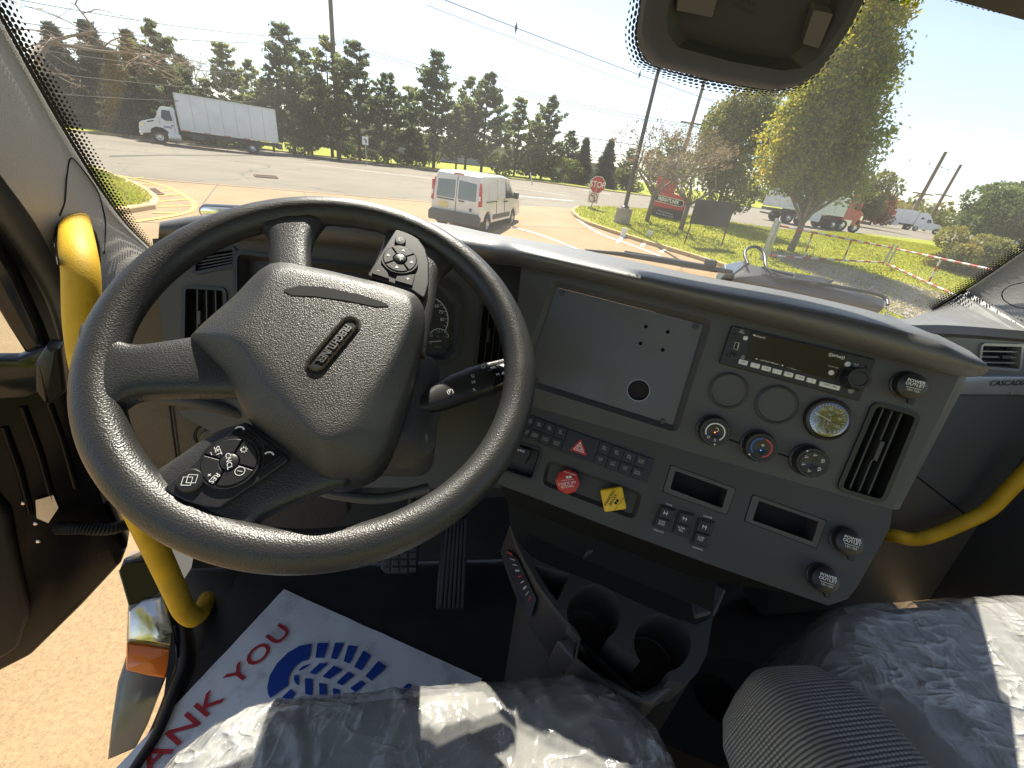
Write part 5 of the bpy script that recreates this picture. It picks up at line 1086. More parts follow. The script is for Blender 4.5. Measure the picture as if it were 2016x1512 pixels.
# =================================================================== SEATS with plastic film
def seat_z(x, y, xc, hw, yf, yb, zt, cr=.13, er=.055):
    dx = abs(x-xc)-(hw-cr); cy = (yf+yb)/2; dy = abs(y-cy)-((yf-yb)/2-cr)
    d = (math.hypot(max(dx, 0), max(dy, 0))+min(max(dx, dy), 0))-cr        # <0 inside
    z = zt+.012*math.cos((x-xc)/hw*2.2)*.5
    if d < -er: return z
    if d < 0: t = (d+er)/er; return z-er*(1-math.sqrt(max(0, 1-t*t*.98)))
    return z-er*.86-d*6.5
def seat(name, label, xc, hw, yf, yb, zt, seed, amp=1.0):
    s = thing(name, label, 'seat', TW(xc, (yf+yb)/2, FLZ))
    NX, NY = 150, 120; ex = .035
    xs = [xc-hw-ex+(2*hw+2*ex)*i/NX for i in range(NX+1)]; ys = [yb+(yf+ex-yb)*j/NY for j in range(NY+1)]
    xs2 = xs[::4]; ys2 = ys[::4]
    grid('cushion', [[TW(x, y, seat_z(x, y, xc, hw-.006, yf-.006, yb, zt-.010)) for x in xs2] for y in ys2], m_seatfab, s, True)
    def wr(x, y):
        q = Vector((x*.9+y*.5, y*.8-x*.55, seed)); n1 = noise.noise(q*7.0+Vector((noise.noise(q*9), noise.noise(q*11), 0))*.5)
        n2 = noise.noise(Vector((q.x*26, q.y*11, seed+4))); n3 = noise.noise(Vector((q.x*14, q.y*40, seed+9)))
        return .006*max(0, 1-abs(n1)*5)**2+.004*max(0, 1-abs(n2)*4)**2+.0025*max(0, 1-abs(n3)*4)**2+.003*n1
    grid('plastic_cover', [[TW(x, y, seat_z(x, y, xc, hw, yf, yb, zt)+amp*wr(x, y)) for x in xs] for y in ys], m_film, s, True)
    tbox('base', xc-hw*.7, xc+hw*.7, yb+.05, yf-.09, FLZ, zt-.14, m_blk, s, .01)
    return s
seat('seat', 'driver seat cushion under crinkled clear plastic in front of the paper mat', .018, .325, .318, -.40, 1.915, 3.0)
seat('seat', 'passenger seat cushion under crinkled clear plastic right of the armrest', 1.045, .350, .412, -.40, 1.895, 17.0, .45)
# armrest ----------------------------------------------------------------------
arm = thing('armrest', 'ribbed grey knit armrest between the two seats', 'armrest', TW(.26, .0, FLZ))
def armsec(y, k, top, h=.12, w=.052):
    out = []
    for i in range(33):
        t = 2*math.pi*i/32; cx_ = math.copysign(abs(math.cos(t))**.42, math.cos(t))*w*k; cz = math.copysign(abs(math.sin(t))**.42, math.sin(t))*h/2*k
        out.append(TW(ARX+cx_+.10*(.16-y), y, top-h/2+cz))
    return out
ARX = .396
secs = [(.176, .05), (.172, .45), (.160, .72), (.140, .90), (.11, .99), (.05, 1), (-.02, 1), (-.1, 1), (-.2, 1)]
A_rows = [armsec(y+.036, k, 2.14, .17, .058) for y, k in secs]
ao = grid('cushion', A_rows, m_knit, arm, True); me = ao.data; uvl = me.uv_layers.new(name='UVMap'); nC = 33
acc_ = [0]
for i in range(1, len(secs)): acc_.append(acc_[-1]+(A_rows[i][8]-A_rows[i-1][8]).length)
for lp in me.loops: vi = lp.vertex_index; uvl.data[lp.index].uv = (acc_[vi//nC]*9, (vi % nC)/32*3.2)
tbox('bracket', .36, .42, -.3, -.12, 1.6, 2.0, m_blk, arm, .01)
# =================================================================== PASSENGER SIDE
PP = Pl(TW(1.2, .80, 2.13), -TF+ZV*.12, TR)
pdash = thing('passenger_dash', 'dark passenger side of the dashboard with silver trim and an air vent', 'dashboard', TW(1.3, 1.0, 1.6))
led = [[ws_hit(1740, 612, .004), ws_hit(1776, 628, .004), ws_hit(1832, 612, .004), ws_hit(1860, 596, .004), ws_hit(1900, 570, .004)], [PP.hit(1760, 640), PP.hit(1800, 640), PP.hit(1860, 640), PP.hit(1940, 645), PP.hit(2060, 655)], [PP.hit(1770, 655, .012), PP.hit(1810, 656, .012), PP.hit(1870, 657, .012), PP.hit(1950, 662, .012), PP.hit(2070, 672, .012)], [PP.hit(1770, 662, 0), PP.hit(1810, 663, 0), PP.hit(1870, 664, 0), PP.hit(1950, 669, 0), PP.hit(2070, 679, 0)]]
grid('ledge', [cat_pts(r, 4) for r in led], m_pad, pdash, True, 40)
Z8 = zc(1500, 380, 2.1)
vp_o = rnd(PP.uvs([(1931, 679), (2008, 681), (2003, 726), (1927, 720)]), .004)
plate_holes('vent_panel', PP.uvs([(1770, 655), (1820, 656), (2080, 676), (2090, 742), (1800, 736)]), [(vp_o, .03, .002, True)], PP, 0, mat('trim_grey', (.13, .135, .14), .38, rvar=.05), pdash)
vv = ringp('air_vent', inset(vp_o, -.006), inset(vp_o, .001), PP, 0, .005, m_silver, pdash, hin=-.02)
sheet('duct', inset(vp_o, .001), PP, -.026, m_void, vv)
for k in range(3):
    y0 = 691+11*k; prism('vane', PP.uvs([(1930-k, y0), (2006-k, y0+1.5), (2006-k, y0+3.5), (1930-k, y0+2)]), PP, -.018, -.003, m_silver, vv)
prism('tab', PP.uvs([(1972, 699), (1988, 700), (1987, 707), (1971, 706)]), PP, -.006, .002, m_blk, vv, .001)
prism('silver_trim', PP.uvs([(1800, 737), (2090, 740), (2090, 777), (1790, 773)]), PP, -.01, .012, m_silver, pdash, .005, True)
text('lettering', 'CASCADIA', PP.off(.0125), PP.uv(1975, 751), .021, m_blk, pdash, math.radians(4), sx=1.28, bold=.0004)
prism('glove_box', rnd(PP.uvs([(1600, 772), (2100, 774), (2110, 1010), (2090, 1160), (1500, 1220)]), .02), PP, -.1, -.002, mat('glove_plastic', (.075, .077, .078), .5, bump=.25, bscale=700), pdash, .02, True)
rp = thing('pillar_trim', 'grey trim of the far front pillar beside the passenger ledge', 'pillar', TW(1.7, 1.0, 2.3))
RPX = [[(1838, 612), (1880, 586), (1930, 553), (2016, 494), (2110, 430)], [(1850, 616), (1900, 592), (1950, 566), (2040, 520), (2140, 470)], [(1866, 624), (1920, 612), (1975, 600), (2060, 590), (2160, 580)], [(1850, 645), (1900, 650), (1960, 655), (2060, 665), (2160, 675)]]
rpd = [(ws_hit(x, y)-CAM).length for x, y in RPX[0]]
grid('trim_cover', [cat_pts([CAM+ray(x, y)*(rpd[i]*(1, .985, .96, .93)[k]) for i, (x, y) in enumerate(r_)], 5) for k, r_ in enumerate(RPX)], m_pillar, rp, True)
tube('cover_seam', cat_pts([CAM+ray(x, y)*(rpd[3]*.963) for x, y in [(2016, 556), (1990, 562), (1974, 574), (1976, 590), (2000, 604), (2030, 608)]], 6), .0014, m_void, rp, 6)
ph = thing('grab_handle', 'yellow grab handle on the passenger side below the glove box', 'handle', TW(1.2, .8, 1.7))
PH = Pl(TW(1.1, .70, 1.9), -TF, TR)
tube('bar', cat_pts([PH.hit(1735, 1052, -.05), PH.hit(1768, 1056), PH.hit(1800, 1062), PH.hit(1842, 1052), PH.hit(1900, 1028), PH.hit(1946, 1004), PH.hit(1990, 960), PH.hit(2050, 900)], 6), .0195, m_handle, ph, 16)
pside = thing('passenger_door', 'dark passenger door lining in the shade at the right edge', 'door', TW(1.75, .4, 1.4))
tbox('lining', 1.80, 1.86, -.4, 1.05, 1.3, 2.28, m_body, pside, .02)
# =================================================================== OUTSIDE THE GLASS
wip = thing('windshield_wiper', 'black wiper lying along the bottom of the windshield', 'wiper', ws_hit(1300, 520, -.05))
def wo(x, y, o=-.04): return ws_hit(x, y, o)
tube('blade', [wo(1152, 492), wo(1220, 500), wo(1300, 512), wo(1390, 527), wo(1440, 536)], [.003, .007, .010, .011, .008], m_blk, wip, 8)
tube('arm', [wo(1230, 497, -.06), wo(1330, 513, -.06), wo(1420, 530, -.06)], .006, m_blk, wip, 8)
box('joint', wo(1398, 520, -.05), (.03, .03, .03), m_blk, wip, (TR, TF, ZV), .004)
cow = thing('cowl_cover', 'black cowl cover with loose cables at the base of the windshield', 'cowl', ws_hit(1600, 570, -.08))
KP = Pl(ws_hit(1600, 575, -.06), -TF*.45+ZV*.9, TR)
prism('cover', rnd(KP.uvs([(1440, 532), (1470, 518), (1560, 535), (1745, 590), (1742, 606), (1600, 582), (1448, 548)]), .004), KP, -.05, .0, m_blk, cow, .006, True)
prism('side_piece', rnd(KP.uvs([(1425, 522), (1462, 514), (1470, 520), (1444, 540), (1428, 538)]), .003), KP, -.05, .004, mat('cowl_blue_reflect', (.22, .28, .33), .25, metal=.4), cow, .003)
for pts, r in (([(1472, 520), (1466, 500), (1474, 488), (1492, 487), (1504, 500), (1508, 525), (1520, 540)], .006), ([(1510, 530), (1560, 542), (1640, 562), (1700, 572), (1722, 566)], .005), ([(1530, 548), (1600, 556), (1660, 566), (1722, 578), (1744, 588), (1748, 600)], .0065), ([(1500, 526), (1540, 545), (1580, 550), (1620, 556), (1640, 552)], .004)):
    tube('cable', cat_pts([KP.hit(x, y, .012) for x, y in pts], 6), r, m_blk, cow, 8)
prism('small_device', rnd(KP.uvs([(1560, 538), (1620, 548), (1640, 556), (1600, 562), (1560, 550)], .01), .004), KP, .0, .016, m_blk, cow, .004)
hm = thing('hood_mirror', 'small convex hood mirror behind the top of the steering wheel', 'mirror', CAM+ray(440, 418)*2.3-ZV*.5)
HM = Pl(CAM+ray(440, 418)*2.3, -TF+TR*.2, TR)
prism('housing', rnd(HM.uvs([(388, 412), (396, 404), (480, 408), (486, 430), (392, 426)]), .02), HM, -.06, -.006, m_gloss, hm, .012, True)
prism('mirror_glass', rnd(HM.uvs([(393, 412), (400, 407), (476, 411), (480, 428), (395, 423)]), .015), HM, -.008, .0, mat('mirror_face', (.9, .92, .95), .02, metal=1.0), hm, .004, True)
tube('stem', [HM.hit(440, 425, -.03), HM.hit(442, 470, -.03)+ZV*-.2], .012, m_blk, hm, 8)
# =================================================================== VEHICLES
m_tyre = mat('tyre_rubber', (.02, .02, .02), .8, bump=.3, bscale=60); m_rim = mat('wheel_alloy', (.55, .55, .56), .3, metal=.9)
m_vwhite = mat('van_white_paint', (.78, .78, .76), .25, coat=.4, var=.04, vscale=2); m_bxw = mat('box_white_panel', (.74, .76, .78), .45, var=.05, vscale=1.2, bump=.1, bscale=3)
m_glassd = mat('tinted_glass', (.03, .045, .05), .06, spec=.8); m_vglass = mat('van_glass', (.13, .17, .18), .08, spec=.8); m_gplas = mat('bumper_grey', (.07, .07, .072), .55); m_tail = mat('tail_red', (.55, .02, .02), .2, coat=.5)
def Lx(o): return Pl((0, 0, 0), (0, 0, 1), (1, 0, 0))
def lbox(name, c, s, m, root, bev=0): return box(name, c, s, m, root, None, bev)
def profile_body(name, prof, hw, m, root, taper=(9, 9, 0), bev=.03):
    """side profile [(x,z)] extruded to both sides, narrowing above taper[0]"""
    def Y(z): return hw-(taper[2]*ramp((z-taper[0])/(taper[1]-taper[0])) if taper[2] else 0)
    n = len(prof); inn = inset(prof, bev)
    loops = [[Vector((x, -Y(z), z)) for x, z in inn], [Vector((x, -Y(z)+bev, z)) for x, z in prof], [Vector((x, Y(z)-bev, z)) for x, z in prof], [Vector((x, Y(z), z)) for x, z in inn]]
    V, Fc = loops_mesh(loops); o = ob(name, V, Fc, m, root, True, 32)
    bm = bmesh.new(); bm.from_mesh(o.data); bmesh.ops.triangulate(bm, faces=[f for f in bm.faces if len(f.verts) > 4]); bm.to_mesh(o.data); bm.free()
    o.data.polygons.foreach_set('use_smooth', [True]*len(o.data.polygons)); o.data.set_sharp_from_angle(angle=math.radians(32)); return o, Y
def side_panel(name, pts, Y, side, m, root, d=.012, sink=.02):
    pts = rnd(pts, .05, 3); a = [Vector((x, side*(Y(z)-sink), z)) for x, z in pts]; b = [Vector((x, side*(Y(z)+d), z)) for x, z in pts]
    V, Fc = loops_mesh([a, b]); return ob(name, V, Fc, m, root)
def wheel(x, y, r, w_, root, dual=False, spokes=0):
    A = Vector((0, 1 if y > 0 else -1, 0)); wp = Pl((x, y-A.y*w_/2, r), A, (1, 0, 0))
    t = lathe('wheel', wp, (0, 0), [(r*.55, .0), (r*.93, 0), (r, w_*.15), (r, w_*.85), (r*.93, w_), (r*.62, w_), (r*.58, w_*.9)], m_tyre, root, 28, cap1=False)
    lathe('rim', wp, (0, 0), [(r*.60, w_*.88), (r*.56, w_*.96), (r*.50, w_*.80), (r*.30, w_*.72), (r*.26, w_*.98), (r*.12, w_*1.0), (.01, w_*1.0)], m_rim, t, 24)
    for k in range(8):
        a = 2*math.pi*k/8; lathe('lug_hole', wp, (r*.40*math.cos(a), r*.40*math.sin(a)), [(r*.06, w_*.74), (r*.06, w_*.79)], m_void, t, 8)
    return t
def heading(a, b): d = b-a; return math.atan2(d.y, d.x)
# -- box truck -----------------------------------------------------------------
fwp, rwp = tg(318, 283), tg(499, 303); bt_h = heading(rwp, fwp); WB = (fwp-rwp).length
bt = thing('box_truck', 'white box truck parked across the street below the pines', 'truck', (fwp.x, fwp.y, min(fwp.z, rwp.z)), local=True, rz=bt_h)
lat = -1.05 if True else 0     # the near wheels are the measured ones
sgn = 1 if Vector((-math.sin(bt_h), math.cos(bt_h))).dot(Vector((-fwp.x, -fwp.y))) > 0 else -1      # +1: we see its left side
S_Y = -sgn*1.05                  # shift so that the near wheel stands on the measured point
bt.location = Vector((fwp.x, fwp.y, min(fwp.z, rwp.z)))+Vector((-math.sin(bt_h), math.cos(bt_h), 0))*(-sgn*1.05)
prof = [(1.18, .62), (1.22, 1.0), (1.12, 1.38), (.95, 1.50), (.10, 1.80), (-.02, 1.92), (-.36, 2.62), (-.52, 2.74), (-1.28, 2.76), (-1.34, 2.6), (-1.34, .75), (-.70, .75), (-.58, 1.02), (-.30, 1.18), (.10, 1.20), (.42, 1.05), (.56, .72)]
body, YB = profile_body('cab', prof, 1.12, m_vwhite, bt, (1.6, 2.7, .16))
for sd in (1, -1):
    side_panel('side_window', [(-.36, 1.92), (-.50, 2.48), (-1.02, 2.50), (-1.08, 1.78), (-.62, 1.74)], YB, sd, m_glassd, bt)
    side_panel('door_line', [(-.18, .95), (-.20, 1.75), (-.215, 1.75), (-.195, .95)], YB, sd, m_void, bt, .004)
    side_panel('door_line', [(-1.13, .95), (-1.13, 2.55), (-1.145, 2.55), (-1.145, .95)], YB, sd, m_void, bt, .004)
    side_panel('door_handle', [(-1.08, 1.40), (-.92, 1.40), (-.92, 1.47), (-1.08, 1.47)], YB, sd, m_void, bt, .02)
    side_panel('door_print', [(-.95, 1.22), (-.40, 1.22), (-.40, 1.36), (-.95, 1.36)], YB, sd, mat('print_slate', (.30, .34, .42), .6, var=.5, vscale=30), bt, .006)
    side_panel('headlight', [(.80, 1.22), (1.12, 1.16), (1.12, 1.34), (.85, 1.40)], YB, sd, m_chrome, bt, .01)
    side_panel('hood_vent', [(.15, 1.60), (.60, 1.46), (.60, 1.54), (.15, 1.68)], YB, sd, m_void, bt, .004)
    lbox('mirror', (-.22, sd*1.38, 2.12), (.10, .20, .46), m_vwhite, bt, .03); tube('mirror_arm', [(-.30, sd*1.05, 2.3), (-.22, sd*1.38, 2.36)], .02, m_vwhite, bt, 6)
    wheel(0, sd*1.03, .50, .30, bt); wheel(-WB, sd*.98, .50, .52, bt)
    lbox('step', (-1.0, sd*1.0, .62), (.85, .35, .42), mat('step_alloy', (.6, .6, .6), .35, metal=.7), bt, .03)
ob('windscreen', [Vector((-.04, -.95, 1.93)), Vector((-.04, .95, 1.93)), Vector((-.36, .84, 2.58)), Vector((-.36, -.84, 2.58))], [(0, 1, 2, 3)], m_glassd, bt).location.x = .035
lbox('bumper', (1.14, 0, .66), (.22, 2.2, .34), m_chrome, bt, .04); lbox('grille', (1.2, 0, 1.1), (.06, 1.1, .42), m_gplas, bt, .02)
BL = WB+2.15-1.5
lbox('cargo_box', (-1.5-BL/2, 0, 1.18+1.33), (BL, 2.5, 2.66), m_bxw, bt, .015)
for sd in (1, -1):
    for k in range(6): lbox('panel_seam', (-1.5-BL*(k+1)/7, sd*1.2515, 2.5), (.03, .012, 2.45), mat('seam_grey', (.45, .46, .47), .5), bt)
    lbox('lower_rail', (-1.5-BL/2, sd*1.26, 1.24), (BL, .03, .14), mat('rail_alloy', (.62, .62, .62), .4, metal=.5), bt)
    lbox('upper_rail', (-1.5-BL/2, sd*1.26, 3.79), (BL, .03, .12), MATS['rail_alloy'], bt)
    for k in range(5): lbox('reflector', (-1.9-BL*k/5, sd*1.279, 1.21), (.5, .006, .05), m_tail, bt)
    lbox('corner_post', (-1.53, sd*1.26, 2.5), (.08, .03, 2.6), MATS['rail_alloy'], bt); lbox('corner_post', (-1.47-BL, sd*1.26, 2.5), (.10, .03, 2.6), MATS['rail_alloy'], bt)
lbox('frame_rail', (-WB/2-.6, 0, .95), (WB+3, .9, .28), m_gplas, bt, .02); lbox('lift_gate', (-1.5-BL-.15, 0, .9), (.35, 2.2, .45), m_gplas, bt, .03); lbox('axle', (-WB, 0, .5), (.3, 1.6, .3), m_gplas, bt, .05)
lbox('tool_box', (-2.6, 0, .82), (.9, 2.2, .4), m_gplas, bt, .03)
# -- white van --------------------------------------------------------------------
va, vb = tg(877, 446), tg(946, 457); vd = tg(1003, 440)-vb; vh = math.atan2(vd.y, vd.x)
vh = math.radians(90-13)
VS = .93
van = thing('cargo_van', 'white cargo van driving away towards the street', 'van', (va+vb)/2, local=True, rz=vh)
van.scale = (VS, VS, VS)
vprof = [(-.72, .42), (-.80, .60), (-.80, .95), (-.74, 1.60), (-.66, 1.78), (-.50, 1.84), (1.6, 1.86), (2.35, 1.78), (3.05, 1.20), (3.75, 1.02), (3.98, .80), (4.0, .40), (3.48, .36), (3.40, .58), (3.20, .72), (3.0, .72), (2.80, .58), (2.72, .32), (.40, .32), (.34, .58), (.14, .72), (-.10, .72), (-.32, .58), (-.40, .40)]
vbdy, YV = profile_body('body', vprof, .90, m_vwhite, van, (.95, 1.85, .13), .04)
for sd in (1, -1):
    side_panel('side_window', [(1.95, 1.10), (1.98, 1.60), (2.30, 1.60), (2.86, 1.16), (2.80, 1.10)], YV, sd, m_glassd, van)
    side_panel('panel_recess', [(.05, 1.10), (.08, 1.60), (.86, 1.62), (.86, 1.10)], YV, sd, mat('van_recess', (.70, .70, .68), .3), van, .004); side_panel('panel_recess', [(1.0, 1.10), (1.0, 1.62), (1.85, 1.62), (1.85, 1.10)], YV, sd, MATS['van_recess'], van, .004)
    for x in (.94, 1.90): side_panel('door_line', [(x, .45), (x, 1.72), (x+.015, 1.72), (x+.015, .45)], YV, sd, m_void, van, .003)
    side_panel('slide_rail', [(-.2, 1.02), (.9, 1.02), (.9, 1.05), (-.2, 1.05)], YV, sd, m_gplas, van, .008)
    side_panel('side_moulding', [(.55, .44), (2.55, .44), (2.55, .60), (.55, .60)], YV, sd, m_gplas, van, .015)
    side_panel('door_handle', [(1.72, .98), (1.86, .98), (1.86, 1.02), (1.72, 1.02)], YV, sd, m_void, van, .02); side_panel('door_handle', [(2.0, .98), (2.14, .98), (2.14, 1.02), (2.0, 1.02)], YV, sd, m_void, van, .02)
    lbox('mirror', (2.78, sd*1.02, 1.20), (.16, .22, .24), m_gplas, van, .04)
    side_panel('tail_light', [(-.80, .92), (-.74, 1.62), (-.62, 1.60), (-.68, .92)], YV, sd, m_tail, van, .012)
    lbox('tail_light', (-.792, sd*.845, 1.22), (.05, .075, .62), m_tail, van, .015); lbox('reversing_lens', (-.822, sd*.845, 1.16), (.01, .06, .14), m_white, van)
    wheel(0, sd*.80, .33, .22, van); wheel(3.06, sd*.80, .33, .22, van)
    lbox('mud_flap', (-.45, sd*.75, .35), (.03, .25, .3), m_gplas, van)
RV = Pl((-.8877, 0, 0), (-1, 0, .0923), (0, -1, 0))
def rear(name, pts, h0, h1, m, par=van): return prism(name, rnd(pts, .04, 3), RV, h0, h1, m, par, .004)
for a, b in ((-.74, -.03), (.03, .74)): rear('rear_window', [(a+.03, 1.05), (a+.06, 1.58), (b-.03, 1.62) if a < 0 else (b-.08, 1.58), (b-.03, 1.05)] if a < 0 else [(a+.03, 1.05), (a+.03, 1.62), (b-.06, 1.58), (b-.03, 1.05)], -.02, .012, m_vglass)
rear('door_split', [(-.008, .52), (.008, .52), (.008, 1.72), (-.008, 1.72)], -.01, .008, m_void)
rear('rear_bumper', [(-.92, .30), (.92, .30), (.94, .56), (.84, .66), (-.84, .66), (-.94, .56)], -.05, .075, m_gplas)
rear('licence_plate', [(-.62, .74), (-.26, .74), (-.26, .92), (-.62, .92)], 0, .012, mat('plate_yellow', (.75, .62, .25), .4, var=.2, vscale=30))
rear('plate_recess', [(-.70, .98), (-.06, .98), (-.06, 1.02), (-.70, 1.02)], 0, .02, m_gplas); rear('rear_handle', [(.10, .98), (.30, .98), (.30, 1.02), (.10, 1.02)], 0, .025, m_gplas)
lathe('oval_badge', RV, (.55, .78), [(.055, .0), (.055, .012)], mat('badge_blue', (.06, .10, .25), .3), van, 20)
text('lettering', 'TRANSIT', RV, (-.5, 1.10), .05, m_satin, van, h=.009); text('lettering', 'ABC-12', RV, (-.44, .83), .09, m_pblue, van, h=.013) if False else None
lbox('brake_light', (-.67, 0, 1.80), (.05, .34, .04), m_tail, van, .01); lbox('reflector', (-.885, .62, .50), (.01, .14, .04), m_tail, van); lbox('reflector', (-.885, -.62, .50), (.01, .14, .04), m_tail, van)
lbox('under_body', (1.5, 0, .32), (4.2, 1.3, .2), m_gplas, van, .02)
ob('windscreen', [Vector((2.40, -.66, 1.75)), Vector((2.40, .66, 1.75)), Vector((3.03, .76, 1.22)), Vector((3.03, -.76, 1.22))], [(0, 1, 2, 3)], m_glassd, van).location.z = .03
# -- semi trailers -------------------------------------------------------------------
def semi(label, rear_p, head, cabm, tl, sgn_, red=False, cl=1.0):
    o = thing('semi_truck', label, 'truck', rear_p, local=True, rz=head)
    lbox('trailer', (tl/2, 0, 1.25+1.4), (tl, 2.55, 2.8), m_bxw, o, .015)
    for sd in (1, -1):
        lbox('lower_rail', (tl/2, sd*1.29, 1.30), (tl, .03, .16), MATS['rail_alloy'], o); lbox('upper_rail', (tl/2, sd*1.29, 4.0), (tl, .03, .1), MATS['rail_alloy'], o)
        lbox('side_skirt', (tl*.5, sd*1.22, .88), (tl*.36, .04, .72), m_bxw, o)
        for k in range(1, 6): lbox('panel_seam', (tl*k/6, sd*1.281, 2.65), (.035, .012, 2.5), MATS['seam_grey'], o)
        for x in (1.4, 2.7, tl-.6, tl+.7*cl, tl+4.2*cl): wheel(x, sd*1.0, .5, .5 if x < tl+2*cl else .3, o)
        lbox('placard', (tl*.42, sd*1.286, 3.0), (1.6, .01, .8), m_red if red else m_bxw, o)
    lbox('rear_doors', (-.02, 0, 2.65), (.04, 2.4, 2.7), mat('door_steel', (.5, .51, .52), .5, var=.1, vscale=2), o); lbox('rear_bumper', (-.05, 0, .6), (.1, 2.2, .14), m_gplas, o); lbox('chassis', (tl/2+1.5, 0, 1.0), (tl+4, .9, .25), m_gplas, o)
    pr = [(tl+.1*cl, .8), (tl+.1*cl, 3.75), (tl+1.2*cl, 3.85), (tl+2.1*cl, 3.45), (tl+2.6*cl, 2.75), (tl+3.05*cl, 2.05), (tl+4.6*cl, 1.75), (tl+4.95*cl, 1.45), (tl+5.0*cl, .6), (tl+4.75*cl, .6), (tl+4.5*cl, 1.12), (tl+4.0*cl, 1.14), (tl+3.65*cl, .6)]
    b_, Yc = profile_body('cab', pr, 1.2, cabm, o, (1.8, 3.8, .25))
    for sd in (1, -1):
        side_panel('side_window', [(tl+1.95*cl, 2.0), (tl+1.95*cl, 2.65), (tl+2.5*cl, 2.65), (tl+2.85*cl, 2.02)], Yc, sd, m_glassd, o); side_panel('sleeper_window', [(tl+.8*cl, 2.5), (tl+.8*cl, 2.9), (tl+1.25*cl, 2.9), (tl+1.25*cl, 2.5)], Yc, sd, m_glassd, o); lbox('mirror', (tl+2.75*cl, sd*1.4, 2.2), (.1, .2, .6), cabm, o, .03)
        side_panel('headlight', [(tl+4.3*cl, 1.2), (tl+4.9*cl, 1.15), (tl+4.8*cl, 1.5), (tl+4.35*cl, 1.55)], Yc, sd, m_chrome, o); side_panel('fuel_tank', [(tl+.6*cl, .55), (tl+2.6*cl, .55), (tl+2.6*cl, 1.05), (tl+.6*cl, 1.05)], Yc, sd, m_satin, o, .02)
    ob('windscreen', [Vector((tl+2.68*cl, -.9, 2.72)), Vector((tl+2.68*cl, .9, 2.72)), Vector((tl+3.12*cl, 1.0, 2.08)), Vector((tl+3.12*cl, -1.0, 2.08))], [(0, 1, 2, 3)], m_glassd, o)
    return o
d0 = ray(1500, 446); d1_ = ray(1668, 452); s1a = CAM+Vector((d0.x, d0.y, 0)).normalized()*49; s1b = CAM+Vector((d1_.x, d1_.y, 0)).normalized()*54; s1a.z = s1b.z = .9
L1 = (s1b-s1a).length-2.0
semi('semi trailer with an orange-red cab on the street behind the tall maple', s1a, heading(s1a, s1b), mat('cab_orange', (.50, .09, .035), .35, coat=.3), L1, 1, cl=.40)
az2 = math.radians(90-36.6); s2a = Vector((88, 118, .9)); s2b = Vector((108, 126, .9))
d0 = ray(1712, 432); d1_ = ray(1828, 452); s2a = CAM+Vector((d0.x, d0.y, 0)).normalized()*135; s2b = CAM+Vector((d1_.x, d1_.y, 0)).normalized()*135; s2a.z = s2b.z = .9
semi('white semi truck with a red placard far down the street', s2a, heading(s2a, s2b), m_vwhite, max(8, (s2b-s2a).length-5), 1, red=True)
pc = tg(1990, 486); o = thing('box_truck', 'white truck partly in view at the right edge beyond the lawn', 'truck', pc, local=True, rz=math.radians(38))
lbox('cargo_box', (3, 0, 1.9), (7, 2.4, 2.2), m_bxw, o, .02); lbox('frame_rail', (2.5, 0, .6), (8, 1.0, .4), m_gplas, o)
for x in (-.2, 1.2, 4.6): wheel(x, -1.0, .5, .3, o); wheel(x, 1.0, .5, .3, o)
lbox('cab', (-1.6, 0, 1.5), (1.9, 2.1, 1.9), m_vwhite, o, .15)
# =================================================================== SIGNS, POLES, BARRIERS
m_wood = mat('pole_wood', (.17, .115, .075), .85, bump=.6, bscale=12, var=.25, vscale=6); m_gal = mat('galvanised_steel', (.42, .43, .43), .45, metal=.7, var=.1, vscale=8)
m_bronze = mat('pole_bronze', (.055, .045, .038), .5, metal=.3)
def facing(p, yaw=0): d = Vector((-p.x, -p.y, 0)).normalized(); d = Matrix.Rotation(yaw, 3, 'Z') @ d; return d
# stop sign
p = tg(1162, 414); stp_ = thing('stop_sign', 'red octagonal stop sign with a turn ban plate below it at the kerb', 'sign', p+ZV*.12)
dist = (p-CAM).dot(FW); ppm = FPX/dist
n_ = facing(p); top = CAM+ray(1176, 364)*((p-CAM).length*1.0); hh_ = Pl(p, n_, None).hit(1176.5, 364); SPn = Pl(hh_, n_, None)
rs = (SPn.hit(1192, 364)-SPn.hit(1161, 364)).length/2/math.cos(math.pi/8)
oct_ = [(rs*math.cos(math.pi/8+math.pi/4*k), rs*math.sin(math.pi/8+math.pi/4*k)) for k in range(8)]
prism('octagon', oct_, SPn, -.004, 0, m_white, stp_); sheet('red_face', inset(oct_, rs*.07), SPn, .003, m_red, stp_)
text('lettering', 'STOP', SPn, (0, 0), rs*.92, m_white, stp_, h=.006, sx=.82, bold=.008)
q2 = SPn.uv(1168, 389); w2 = rs*.62
prism('ban_plate', rnd([(q2[0]-w2, q2[1]-w2), (q2[0]+w2, q2[1]-w2), (q2[0]+w2, q2[1]+w2), (q2[0]-w2, q2[1]+w2)], .04), SPn, -.004, .001, m_white, stp_)
ribbon('black_arrow', [(q2[0]+w2*.25, q2[1]-w2*.55), (q2[0]+w2*.25, q2[1]+w2*.2), (q2[0]-w2*.1, q2[1]+w2*.35), (q2[0]-w2*.5, q2[1]+w2*.3)], w2*.16, SPn, .004, m_void, stp_)
ribbon('red_ring', arcp(q2, w2*.78, 0, 2*math.pi, 28), w2*.16, SPn, .006, m_redp, stp_); ribbon('red_bar', [(q2[0]-w2*.55, q2[1]+w2*.55), (q2[0]+w2*.55, q2[1]-w2*.55)], w2*.16, SPn, .0065, m_redp, stp_)
tube('post', [p, SPn.w(0, -rs*.2, -.02), SPn.w(0, rs*.3, -.02)], .028, m_gal, stp_, 8)
